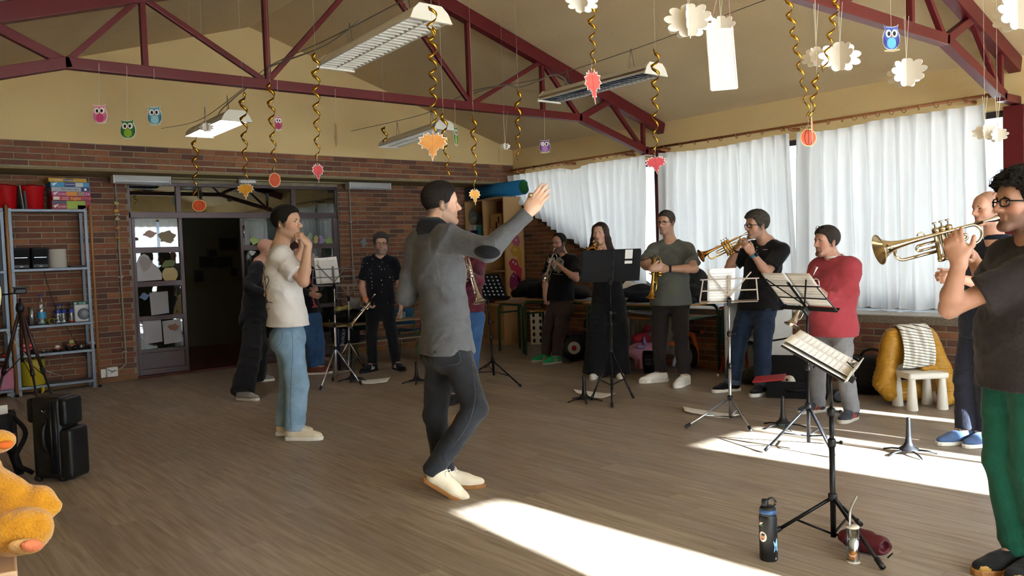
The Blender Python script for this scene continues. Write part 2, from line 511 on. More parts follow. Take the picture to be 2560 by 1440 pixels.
# brick walls -------------------------------------------------------
BPL, BPH = 0.262, 0.066
_bm = {}
def brick_geo(L, H):
    t, b, j = 0.007, 0.003, 0.0055
    x, z = L / 2 - j, H / 2 - j
    v = [(-x, 0.004, -z), (x, 0.004, -z), (x, 0.004, z), (-x, 0.004, z), (-x, -t + b, -z), (x, -t + b, -z), (x, -t + b, z), (-x, -t + b, z),
         (-x + b, -t, -z + b), (x - b, -t, -z + b), (x - b, -t, z - b), (-x + b, -t, z - b)]
    f = [(8, 9, 10, 11)]
    for a, c in ((0, 4), (4, 8)):
        for i in range(4): f.append((a + i, a + (i + 1) % 4, c + (i + 1) % 4, c + i))
    return v, f
def lay_bricks(wall, o, U, N, u0, u1, v0, v1, lim=None, shift=0.0, maxp=280):
    """bricks on the plane o + uU + vZ facing N; lim(vmid) -> (ua, ub) clips a course"""
    o = _v(o); U = nrm(U); N = nrm(N); out = []
    k = 0; v = v0
    while v + 0.03 < v1:
        h = min(BPH, v1 - v)
        a, b = (u0, u1) if lim is None else lim(v + h / 2)
        u = u0 - (BPL / 2 if k % 2 else 0) - shift - BPL
        while u < b:
            q0, q1 = max(u, a), min(u + BPL, b)
            if q1 - q0 > 0.04: out.append((q0, q1, v, h))
            u += BPL
        v += BPH; k += 1
    rot = math.atan2(U[1], U[0])
    def sz(q):
        P = o + U * ((q[0] + q[1]) / 2) + _v((0, 0, q[2]))
        return (q[1] - q[0]) * q[3] / depth(P) ** 2 if seen(P) else 0
    out.sort(key=sz, reverse=True)
    sg = 1 if np.cross(U, _v((0, 0, 1))) @ N > 0 else -1       # brick's -y must face N
    mb = MB()
    for i, q in enumerate(out):
        P = o + U * ((q[0] + q[1]) / 2) + _v((0, 0, q[2] + q[3] / 2))
        L = q[1] - q[0]
        r = rot if sg > 0 else rot + math.pi
        if i < maxp and sz(q) > 0:
            key = (round(L, 3), round(q[3], 3))
            if key not in _bm:
                vv, ff = brick_geo(L, q[3]); me = bpy.data.meshes.new('brick'); me.from_pydata(vv, [], ff); me.materials.append(m_brick); _bm[key] = me
            ob = bpy.data.objects.new('brick', _bm[key]); COL.objects.link(ob); ob.parent = wall
            ob.location = P; ob.rotation_euler = (0, 0, r)
        else:
            vv, ff = brick_geo(L, q[3]); R = rotz(r); mb.add([P + R @ _v(p) for p in vv], ff)
    if mb.v:
        ob = mb.build('brick_rest', m_brick_i, wall); ob['kind'] = 'stuff'

# upper back wall: brick band + plaster gable
w = MB()
w.ext([(XL, ZB), (XC, ZB), (XC, zc(XC)), (X0, zc(X0)), (XL, zc(XL))], (0, YU + 0.15, 0), (1, 0, 0), (0, 0, 1), 0.3)
gable = struct(w.build('wall_back_gable', m_plaster))
band = struct(MB().mm((XL, YU + 0.004, ZS), (XC, YU + 0.3, ZB)).build('wall_back_band', m_mortar))
lay_bricks(band, (0, YU + 0.004, 0), (1, 0, 0), (0, -1, 0), XL, XC, ZS + 0.012, ZB, shift=0.1)
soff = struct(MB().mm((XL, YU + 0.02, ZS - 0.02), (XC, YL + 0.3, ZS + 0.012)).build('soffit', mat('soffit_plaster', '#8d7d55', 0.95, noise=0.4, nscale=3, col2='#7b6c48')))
# lower back wall, in two piers beside the doors
DX0, DX1, DZ = 2.80, 5.60, 2.395
for nm, a, b, sh in (('wall_back_left', XL, DX0, 0.03), ('wall_back_right', DX1, XC, 0.09)):
    wl = struct(MB().mm((a, YL, 0), (b, YL + 0.3, ZS)).build(nm, m_mortar))
    lay_bricks(wl, (0, YL, 0), (1, 0, 0), (0, -1, 0), a, b, 0.075, ZS - 0.02, shift=sh, maxp=295)
struct(MB().mm((DX0, YL, DZ), (DX1, YL + 0.3, ZS)).build('wall_back_lintel', m_mortar))
m_base = mat('terracotta_skirting', '#7d5630', 0.55, noise=0.4, nscale=6, col2='#68441f')
for nm, a, b in (('baseboard_back_left', XL, DX0), ('baseboard_back_right', DX1, XR)):
    bs = struct(MB().mm((a, YL - 0.012, 0), (b, YL, 0.07)).build(nm, m_mortar))
    x = a
    while x < b - 0.02:
        x1 = min(x + 0.33, b)
        MB().mm((x + 0.003, YL - 0.022, 0.0), (x1 - 0.003, YL - 0.002, 0.072)).build('skirting_tile', m_base, bs, bevel=0.003)
        x = x1
# side reveals of the doorway
# window wall on the right: low brick wall with granite sill, lintel above
def diag(u):      # top of the sloping parapet towards the back corner, height above floor at depth u
    return min(max(ZSILL, 1.9015 - (9.326 - u) * 0.528), 2.4)
YST = 6.95
rw = struct(MB().mm((XR + 0.004, YF, 0), (XC, YST, ZSILL - 0.045)).build('wall_right_low', m_mortar))
lay_bricks(rw, (XR + 0.004, 0, 0), (0, 1, 0), (-1, 0, 0), YF, YST, 0.075, ZSILL - 0.05, maxp=295)
pts = [(YST - .1, 0), (YL, 0), (YL, 2.4), (10.27, 2.4), (YST, ZSILL), (YST - .1, ZSILL)]
rw2 = struct(MB().ext(pts, (XW + .15, 0, 0), (0, 1, 0), (0, 0, 1), .3).build('wall_right_parapet', m_mortar))
lay_bricks(rw2, (XW, 0, 0), (0, 1, 0), (-1, 0, 0), YST, YL, 0.075, 2.39, lim=lambda v: (max(YST, 9.326 - (1.9015 - v) / 0.528 + .05), YL), maxp=295)
for nm, xx, ya, yb in (('baseboard_right', XR, YF, YST), ('baseboard_right_far', XW, YST, YL)):
    bs = struct(MB().mm((xx - 0.008, ya, 0), (xx + 0.002, yb, 0.07)).build(nm, m_mortar)); y = ya
    while y < yb - 0.02:
        MB().mm((xx - 0.02, y + 0.003, 0), (xx, min(y + 0.33, yb) - 0.003, 0.072)).build('skirting_tile', m_base, bs, bevel=0.003); y += 0.33
m_granite = mat('granite', '#8d7f6d', 0.5, noise=0.9, nscale=120, col2='#4b4238', spec=0.5)
sl = struct(MB().mm((XR + 0.03, YF, ZSILL - 0.047), (XC + 0.1, YST, ZSILL - 0.012)).build('trim_1', m_granite))
y = YF
while y < YST - .1:
    y1 = min(y + 0.93, YST)
    MB().mm((XR - 0.015, y + 0.002, ZSILL - 0.075), (XR + 0.08, y1 - 0.002, ZSILL), 0).build('sill_slab', m_granite, sl, bevel=0.004)
    MB().mm((XR + 0.08, y + 0.002, ZSILL - 0.03), (XC + 0.1, y1 - 0.002, ZSILL), 0).build('sill_slab', mat('granite_pale', '#b9b4aa', 0.4, noise=0.5, nscale=90, col2='#8d877c'), sl)
    y = y1
m_board = mat('dark_board', '#4a3726', 0.6, noise=0.5, nscale=5, col2='#33251a', stretch=(1, 1, 6))
a, b = _v((XW + 0.05, YST, ZSILL + 0.03)), _v((XW + 0.05, 10.25, 2.42))
struct(MB().bar(a, b, 0.2, 0.085, up=(0, -0.47, 0.88)).build('trim_2', m_board))
struct(MB().mm((XC, YF - 0.3, 2.52), (XC + 0.3, YL + 0.3, zc(XC) + 0.05)).build('wall_right_lintel', m_plaster))
struct(MB().mm((XC, YF - 0.3, -0.2), (XC + 0.3, YL + 0.3, ZSILL - 0.045)).build('wall_right_outer', m_concrete))
struct(MB().mm((XC, 9.75, 0), (XC + 0.3, YL + 0.3, 2.6)).build('wall_right_corner', m_plaster))
# left wall (behind and beside the camera)
struct(MB().mm((XL - 0.3, YF - 0.3, -0.2), (XL, YL + 0.3, 3.0)).build('wall_left', m_plaster))
# ceiling: two slopes
for nm, xa in (('ceiling_left', XL - 0.3), ('ceiling_right', XC + 0.9)):
    z1 = 4.27 - 0.3125 * abs(xa - X0)
    pts = [(xa, z1), (X0, 4.27), (X0, 4.5), (xa, z1 + 0.23)]
    if xa > X0: pts = pts[::-1]
    struct(MB().ext(pts, (0, (YF + YL) / 2 + 0.1, 0), (1, 0, 0), (0, 0, 1), YL - YF + 1.6).build(nm, m_ceil))
# corridor beyond the doors
m_corr = mat('corridor_wall', '#6d6650', 0.9)
cw = MB(); cw.mm((2.0, YL + 3.4, 0), (7.2, YL + 3.5, 2.6)); cw.mm((1.9, YL + 0.3, 0), (2.0, YL + 3.5, 2.6)); cw.mm((7.2, YL + 0.3, 0), (7.3, YL + 3.5, 2.6))
cw.mm((1.9, YL + 0.3, 2.6), (7.3, YL + 3.5, 2.7))
struct(cw.build('wall_corridor', m_corr))
struct(MB().mm((1.9, YL + 0.02, -0.1), (7.3, YL + 3.5, -0.001)).build('floor_corridor', mat('corridor_floor', '#6a3b27', 0.35, noise=0.4, nscale=4, col2='#54301f')))
m_frame = mat('bronze_aluminium', '#56494a', 0.38, metal=0.35, noise=0.2, nscale=3, col2='#4a3f40')
m_pic = mat('dim_picture', '#2b2a2c', 0.5)
for i, (px_, py_, w_, h_) in enumerate(((570, 610, .32, .22), (517, 655, .26, .2), (560, 655, .3, .2), (585, 680, .12, .16), (497, 690, .16, .2), (530, 632, .16, .12))):
    P = ony(px_, py_, YL + 3.39); t = thing('framed_picture', ['largest', 'leftmost', 'wide', 'lowest', 'small square', 'smallest'][i] + ' dim framed picture on the dark wall beyond the doorway', 'picture', P, 'pictures beyond the doorway')
    MB().mm(P - _v((w_ / 2, 0.02, h_ / 2)), P + _v((w_ / 2, 0, h_ / 2))).build('picture_frame', m_frame, t)
    MB().mm(P - _v((w_ / 2 - .02, 0.023, h_ / 2 - .02)), P + _v((w_ / 2 - .02, -0.018, h_ / 2 - .02))).build('print', m_pic, t)

# doors: frame, transom, three leaves of glass
m_glass = glass_mat('door_glass', '#cfd6d6', 0.06)
dr = struct(bpy.data.objects.new('door_1', None)); COL.objects.link(dr); dr.location = (DX0, YL, 0)
def fr(name, x0, x1, z0, z1, y0=YL + 0.02, y1=YL + 0.075, parent=dr, m=m_frame): return MB().mm((x0, y0, z0), (x1, y1, z1)).build(name, m, parent, bevel=0.004)
fr('door_jamb', DX0, DX0 + .03, 0, DZ); fr('door_jamb', DX1 - .03, DX1, 0, DZ); fr('head_rail', DX0, DX1, DZ - .04, DZ)
fr('transom_bar', DX0, DX1, 1.957, 2.032)
for x in (3.40, 4.94): fr('transom_mullion', x - .03, x + .03, 2.03, DZ - .04)
fr('threshold', DX0, DX1, 0, 0.028, YL - 0.01, YL + 0.12, m=mat('threshold_wood', '#54261a', 0.5, noise=0.4, nscale=6, col2='#3c1a12'))
for x0, x1 in ((DX0 + .03, 3.37), (3.43, 4.91), (4.97, DX1 - .03)):
    MB().mm((x0, YL + .045, 2.03), (x1, YL + .051, DZ - .04)).build('glass_pane', m_glass, dr)
def leaf(x0, x1, n):
    st = fr('leaf_stile', x0, x0 + .035, 0.03, 1.957); fr('leaf_stile', x1 - .045, x1, 0.03, 1.957)
    for z0, z1 in ((1.53, 1.60), (1.115, 1.18), (.70, .755), (.30, .345), (.03, .10)): fr('leaf_rail', x0 + .03, x1 - .04, z0, z1)
    fr('kick_panel', x0 + .03, x1 - .04, .10, .30, YL + .04, YL + .055)
    for z0, z1 in ((1.60, 1.957), (1.18, 1.53), (.755, 1.115), (.345, .70)):
        MB().mm((x0 + .035, YL + .045, z0), (x1 - .045, YL + .051, z1)).build('glass_pane', m_glass, dr)
leaf(DX0 + .03, 3.43, 1); leaf(4.17, 4.90, 2); leaf(4.93, DX1 - .03, 3)
m_chrome = mat('chrome', '#d8d8da', 0.15, metal=1.0)
mb = MB(); mb.tube([(4.215, YL + .0, 1.88), (4.215, YL + .0, 1.66)], .007); mb.ball((4.215, YL, 1.90), .014); mb.ball((4.215, YL, 1.65), .012); mb.mm((4.205, YL, 1.7), (4.225, YL + .02, 1.86))
mb.build('slide_bolt', m_chrome, dr, smooth=True)
# grey curtain hung behind the right leaves
mb = MB(); mb.grid(lambda a, b: (4.22 + a * 1.33, YL + .16 + .018 * math.sin(a * 120) + .008 * math.sin(a * 47 + 2), .25 + b * 1.68), 260, 3)
tag(mb.build('door_curtain', mat('grey_net', '#9a958a', 0.9), smooth=True), 'pale grey gathered net curtain behind the right-hand door panes', 'curtain')

# windows on the right: columns, frames, glass -------------------------------------------------
m_wframe = mat('window_frame_dark', '#2b2024', 0.45)
m_pane = glass_mat('window_glass', '#ffffff', 0.02)
def window(name, p0, p1, U, z0, z1, cols):
    """window between p0 and p1 (xy), frame + mullions + one pane per bay"""
    p0 = _v((*p0, 0)); p1 = _v((*p1, 0)); U = nrm(p1 - p0); L = np.linalg.norm(p1 - p0)
    wn = struct(bpy.data.objects.new(name, None)); COL.objects.link(wn); wn.location = p0
    Z = _v((0, 0, 1))
    def b(nm, ua, ub, za, zb_, d, m): 
        return MB().bar(p0 + U * ua + Z * (za + zb_) / 2, p0 + U * ub + Z * (za + zb_) / 2, d, zb_ - za, up=(0, 0, 1), mi=0).build(nm, m, wn)
    b('window_frame', 0, L, z1 - .06, z1, .07, m_wframe); b('window_frame', 0, L, z0, z0 + .06, .07, m_wframe)
    for i in range(cols + 1):
        u = L * i / cols; u = min(max(u, .03), L - .03); b('mullion', u - .03, u + .03, z0, z1, .07, m_wframe)
    for i in range(cols): b('window_pane', L * i / cols + .03, L * (i + 1) / cols - .03, z0 + .06, z1 - .06, .006, m_pane)
window('window_1', (XC + .2, 9.75), (XC + .2, 7.02), None, ZSILL, 2.52, 2)
window('window_2', (XC + .12, 6.85), (XC + .12, 4.96), None, ZSILL, 2.52, 1)
window('window_3', (XC + .12, 4.90), (XC + .12, 2.93), None, ZSILL, 2.52, 1)
window('window_4', (XC + .12, 2.76), (XC + .12, -2.0), None, ZSILL, 2.52, 3)
for i, y in enumerate((6.936, 2.846)):
    cmb = MB().mm((XC - .08, y - .085, ZSILL - .02), (XC + .22, y + .085, 2.53)); struct(cmb.build('trim_%d' % (3 + i), m_red, bevel=.006))
struct(MB().mm((XC - .02, 4.90, ZSILL), (XC + .16, 4.96, 2.52)).build('trim_5', m_wframe))
# wall behind the camera with a long window; the curtains there stand a little open
FZ0, FZ1 = 0.75, 2.635
fw = MB(); fw.mm((XL, YF - .3, -.2), (XC, YF, FZ0)); fw.ext([(XL, FZ1), (XC, FZ1), (XC, zc(XC)), (X0, zc(X0)), (XL, zc(XL))], (0, YF - .15, 0), (1, 0, 0), (0, 0, 1), .3)
fw.mm((XL, YF - .3, FZ0), (0.0, YF, FZ1)); fw.mm((8.0, YF - .3, FZ0), (XC, YF, FZ1))
struct(fw.build('wall_front', m_plaster))
window('window_5', (0.0, YF - .2), (8.0, YF - .2), None, FZ0, FZ1, 1)
# open ground outside
struct(MB().mm((-40, -60, -.6), (60, 60, -.5)).build('ground', m_concrete))

# curtains -----------------------------------------------------------------------------------
m_curt = cloth_translucent('curtain_cloth', '#dcdad8', 0.42)
m_curt_f = cloth_translucent('curtain_cloth_front', '#e2e2e2', 0.36)
def curtain(label, o, U, N, poly, amp=.045, wl=.15, seed=0, m=None, group=None, name='curtain'):
    """pleated curtain: poly = ((u0t,u1t),(u0b,u1b), ztop(f), zbot(f)); hangs on the plane o+uU"""
    (ut0, ut1), (ub0, ub1), zt, zb_ = poly
    o = _v(o); U = nrm(U); N = nrm(N); rng = random.Random(seed)
    L = abs(ut1 - ut0); n = int(L / .0135); ph = []; a = 0
    for i in range(n + 1):
        a += 2 * math.pi / (wl / .0135) * (0.65 + 0.7 * rng.random()); ph.append(a)
    big = [rng.random() * 6 for _ in range(4)]
    nv = 26
    def fn(s, t):
        i = s * n; k = int(min(i, n)); A = ph[k]
        ut = ut0 + (ut1 - ut0) * s; ub = ub0 + (ub1 - ub0) * s; u = ub + (ut - ub) * t
        z = zb_(s) + (zt(s) - zb_(s)) * t
        q = 1 - t
        d = amp * (.45 + .55 * min(1, q * 6)) * (math.sin(A) + .35 * math.sin(2.1 * A + big[0] + q * 1.2) * (0.4 + q))
        d += .03 * q * math.sin(s * 9 + big[1]) + .012 * math.sin(q * 7 + s * 23 + big[2]) * q
        du = .02 * q * math.sin(s * 31 + q * 3 + big[3])
        zz = z + (.012 * math.sin(A * .5 + big[0]) if t < .02 else 0)
        return o + U * (u + du) + N * d + _v((0, 0, zz))
    ob = MB().grid(fn, n, nv).build(name, m or m_curt, smooth=True)
    return tag(ob, label, 'curtain', group)
CX = XC - .17
# top z of a curtain sags between rail fixings
GC = 'pleated white curtains of the window wall'
curtain('white pleated curtain of the corner window, its hem rising with the sloping parapet', (CX, 0, 0), (0, -1, 0), (-1, 0, 0),
        ((-9.88, -7.1), (-9.6, -7.12), lambda s: 2.56 - .05 * math.exp(-((s - .53) / .06) ** 2), lambda s: max(.74, diag(9.6 - s * 2.48) + .06)), seed=3, group=GC)
curtain('white pleated curtain between the two window gaps, behind the man in grey', (CX, 0, 0), (0, -1, 0), (-1, 0, 0),
        ((-6.86, -5.02), (-6.88, -4.98), lambda s: 2.565 - .035 * math.sin(math.pi * min(1, s * 1.15)) , lambda s: .69), seed=5, group=GC)
curtain('widest white pleated curtain, behind the man in red and the curly-haired trumpeter', (CX, 0, 0), (0, -1, 0), (-1, 0, 0),
        ((-4.93, -3.04), (-4.95, -3.02), lambda s: 2.565 - .03 * math.sin(math.pi * min(1, s * 2.2)), lambda s: .685), seed=9, group=GC)
curtain('white curtain beyond the near red column', (CX, 0, 0), (0, -1, 0), (-1, 0, 0),
        ((-2.3, 1.9), (-2.3, 1.9), lambda s: 2.56, lambda s: .69), seed=12, group=GC)
# curtains of the window behind the camera: the gaps let the sun in
def fcurt(a0, a1, b0, b1, sd):
    curtain('sunlit white curtain of the window behind the camera, %s panel' % ['first', 'second', 'third', 'fourth', 'fifth', 'sixth'][sd], (0, YF + .12, 0), (1, 0, 0), (0, 1, 0),
            ((a0, a1), (b0, b1), lambda s: 2.76, lambda s: .66), amp=.02, wl=.2, seed=20 + sd, m=m_curt_f, group='curtains behind the camera')
fcurt(-.1, 3.22, -.1, 2.35, 0); fcurt(3.42, 5.10, 3.30, 5.08, 1); fcurt(5.74, 5.80, 5.66, 5.76, 2); fcurt(5.92, 6.17, 5.84, 6.15, 3); fcurt(6.25, 6.85, 6.22, 6.86, 4); fcurt(6.93, 8.1, 6.92, 8.1, 5)

# curtain rails with rings and finials
m_wood = mat('rail_wood', '#9a6236', 0.45, noise=0.5, nscale=8, col2='#7f4c28', stretch=(1, .2, 1))
def rail(label, y0, y1, ys, fin=(1, 1)):
    z = 2.635; X = CX - .02
    t = thing('curtain_rail', label, 'curtain rail', (X, (y0 + y1) / 2, z), 'wooden curtain rails of the window wall')
    MB().tube([(X, y0, z), (X, y1, z)], .015, 10).build('rod', m_wood, t, smooth=True)
    for e, y, d in ((fin[0], y0, math.copysign(1, y0 - y1)), (fin[1], y1, math.copysign(1, y1 - y0))):
        if e: MB().lathe([(.015, 0), (.022, .01), (.016, .02), (.03, .04), (.033, .055), (.024, .075), (.012, .09), (.002, .1)], (X, y, z), (0, d, 0), 12).build('finial', m_wood, t, smooth=True)
    for y in (y0 + (y1 - y0) * .04, y0 + (y1 - y0) * .5, y0 + (y1 - y0) * .96):
        MB().tube([(X, y, z - .02), (X + .05, y, z - .03), (XC, y, z - .02)], [.014, .018, .02], 8).build('bracket', m_wood, t, smooth=True)
    ring = None
    for y in ys:
        if ring is None:
            ring = MB().tube([p - _v((X, y, z - .012)) for p in arc((X, y, z - .012), .026, 0, 345, 14, (1, 0, 0), (0, 0, 1))], .0045, 6, closed=True).build('curtain_ring', m_wood, t, smooth=True, world=False)
            ob = ring
        else:
            ob = ring.copy(); COL.objects.link(ob)
        ob.location = _v((X, y, z - .012)) - root_loc(t); ob.rotation_euler = (0, 0, random.uniform(-.5, .5))
def yat(p): return onx(p[0], p[1], CX - .02)[1]
rail('wooden curtain rail over the corner window, with brown rings', yat((1276, 429)), yat((1576, 383)), [yat((x, 400)) for x in (1296, 1311, 1332, 1352, 1366, 1379, 1395, 1410, 1427, 1485, 1501, 1518, 1539, 1556, 1573)])
rail('long wooden curtain rail from the far truss foot to the near column', yat((1625, 373)), yat((2462, 240)), [yat((x, 300)) for x in (1660, 1700, 1735, 1768, 1800, 1840, 1870, 1905, 1954, 1960, 1972, 2008, 2070, 2105, 2136, 2162, 2194, 2229, 2260, 2297, 2341, 2374, 2416)])
rail('wooden curtain rail end with turned finial beyond the near column', 2.55, -.5, [2.2, 1.9], (1, 0))

# roof trusses -----------------------------------------------------------------------------
def truss(Y, label):
    t = thing('roof_truss', label, 'roof truss', (X0, Y, 0), 'red steel roof trusses')
    zt = lambda x: zc(x) - .085
    def bm(name, a, b, w, h): MB().bar((a[0], Y, a[1]), (b[0], Y, b[1]), h, w, up=(0, 1, 0)).build(name, m_red, t, bevel=.004)
    for s in (-1, 1):
        x = lambda v: X0 + s * v
        bm('top_chord', (x(0), zt(X0) + .01), (x(4.15 if s > 0 else 4.6), zt(x(4.15 if s > 0 else 4.6))), .10, .14)
        bm('bottom_chord', (x(0), 2.915), (x(2.70), 2.915), .08, .085)
        bm('bottom_chord', (x(2.66), 2.925), (x(3.84), 2.585), .08, .085)
        bm('bearing', (x(3.79), 2.575), (x(4.2), 2.575), .08, .07)
        bm('post', (x(1.10), 2.93), (x(1.10), zt(x(1.10))), .05, .045)
        bm('post', (x(2.12), 2.93), (x(2.12), zt(x(2.12))), .05, .045)
        bm('post', (x(3.79), 2.6), (x(3.79), zt(x(3.79))), .05, .045)
        bm('diagonal', (x(1.10), 2.95), (x(.02), zt(X0) - .03), .045, .045)
        bm('diagonal', (x(1.14), 2.95), (x(2.10), zt(x(2.1)) - .04), .045, .045)
        bm('diagonal', (x(2.15), zt(x(2.15)) - .04), (x(2.66), 2.95), .045, .045)
        bm('strut', (x(2.72), 2.93), (x(3.20), zt(x(3.2)) - .03), .06, .07)
        bm('diagonal', (x(3.22), zt(x(3.2)) - .05), (x(3.77), 2.62), .045, .045)
    return t
truss(6.936, 'far dark red steel roof truss spanning the room, owls and spirals hanging from it')
truss(2.846, 'near dark red steel roof truss, only its window-side end in view')
# ================================================================== furniture and props
def pm(P, n): return n * depth(P) / FPX                  # n photo pixels at P, in metres
def text(txt, size, P, R, m, parent, name='lettering', ext=.0004, align='CENTER'):
    cu = bpy.data.curves.new(name, 'FONT'); cu.body = txt; cu.size = size; cu.extrude = ext; cu.align_x = align; cu.align_y = 'CENTER'
    o0 = bpy.data.objects.new(name, cu); me = bpy.data.meshes.new_from_object(o0); bpy.data.objects.remove(o0); me.materials.clear(); me.materials.append(m); o = bpy.data.objects.new(name, me); COL.objects.link(o)
    o.parent = parent
    q = _v(P) - root_loc(parent)
    o.matrix_local = Matrix(((R[0][0], R[0][1], R[0][2], q[0]), (R[1][0], R[1][1], R[1][2], q[1]), (R[2][0], R[2][1], R[2][2], q[2]), (0, 0, 0, 1)))
    return o
FACE_Y = np.array([[1, 0, 0], [0, 0, -1], [0, 1, 0]], float)     # text plane facing -Y
m_zinc = mat('galvanised_steel', '#6f7780', 0.45, metal=.55, noise=.4, nscale=5, col2='#5a626b')
m_pine = mat('pine', '#9b7146', 0.5, noise=.5, nscale=4, col2='#7f5832', stretch=(6, 6, .4))
m_beech = mat('beech_laminate', '#b08a5c', 0.45, noise=.35, nscale=4, col2='#9c7648', stretch=(6, 1, .5))
m_black = mat('black_plastic', '#141416', 0.45); m_blackm = mat('black_metal', '#17171a', 0.35, metal=.3); m_blackf = mat('black_nylon', '#141417', 0.85, bump=.3, bscale=300)
m_white = mat('white_plastic', '#dedbd4', 0.4); m_paper = mat('paper', '#e6e4df', 0.8, noise=.12, nscale=3, col2='#d2d0cb')
m_steel = mat('silver_tube', '#b4b5b8', 0.28, metal=.9); m_pet = glass_mat('clear_plastic', '#eef3f4', 0.13, .08, fres=False)
m_redp = mat('red_plastic', '#b3131a', 0.25, spec=.5); m_green = mat('green_tube', '#33513a', 0.4); m_navyt = mat('navy_tube', '#1c2440', 0.4)

# ---- metal shelving on the left
SY0, SY1 = 10.33, 10.61
SZ = (2.04, 1.385, .76, .445, .095)
def shelving(label, x0, x1, dz=0):
    t = thing('shelf_unit', label, 'shelves', ((x0 + x1) / 2, 10.47, 0), 'metal shelf units on the left')
    for z in SZ:
        z += dz * (z < 1.9)
        MB().mm((x0, SY0, z - .03), (x1, SY1, z)).build('shelf_board', m_zinc, t, bevel=.003)
    for x in (x0, x1 - .03):
        for y in (SY0 + .01, SY1 - .03): MB().mm((x, y, 0), (x + .03, y + .03, 2.05)).build('upright', m_zinc, t)
    return t
shelving('grey metal shelf unit holding buckets, speakers, bottles and toys', 1.50, 2.275)
shelving('grey metal shelf unit cut off at the edge of the photo', .66, 1.455, -.012)
for i, (x, lb) in enumerate(((1.478, 'wooden post between the two metal shelf units'), (2.305, 'wooden post at the door end of the metal shelves'))):
    t = thing('wooden_post', lb, 'post', (x, SY0 - .02, 0), 'wooden posts on the shelves')
    MB().lathe([(.017, .03), (.017, 2.075), (.012, 2.085)], (x, SY0 - .02, 0), n=12).build('dowel', m_pine, t, smooth=True)
    MB().lathe([(.02, 0), (.02, .025), (.012, .03)], (x, SY0 - .02, 0), n=12).build('foot', m_black, t, smooth=True)
def sh(px_, z, y=10.46): return _v((ony(px_, 650, y)[0], y, z))       # spot on a shelf below photo column px_
def sx(px_, py_, y=10.46): return ony(px_, py_, y)[0]
# red buckets
for px_, lb in ((12, 'red plastic bucket with lid cut by the photo edge'), (80, 'red plastic bucket with lid beside the board games')):
    P = _v((sx(px_, 490), 10.47, 2.041)); t = thing('bucket', lb, 'bucket', P, 'red buckets')
    MB().lathe([(.098, 0), (.103, .006), (.125, .235), (.13, .245)], P, n=28).build('pail', m_redp, t, smooth=True)
    MB().lathe([(.134, .232), (.136, .25), (.12, .262), (.06, .268), (.05, .275), (.0, .276)], P, n=28).build('lid', m_redp, t, smooth=True)
    MB().tube([P + _v((.13 * math.cos(a), -.02 - .02 * math.sin(a), .23 - .02 * math.sin(a))) for a in [math.pi * i / 10 for i in range(11)]], .004, 6).build('handle', m_redp, t)
P = _v((sx(50, 490), 10.46, 2.041)); o = MB().box(P + _v((0, 0, .13)), (.014, .2, .26), roty(-.1)).build('folder', mat('card_greygreen', '#7d8c88', .7), bevel=.002); tag(o, 'grey-green folder standing between the two red buckets', 'folder')
o = MB().box(P + _v((.035, 0, .1)), (.02, .2, .2), roty(-.06)).build('folder', mat('card_grey', '#4a5358', .7), bevel=.002); tag(o, 'dark grey folder leaning on the right red bucket', 'folder')
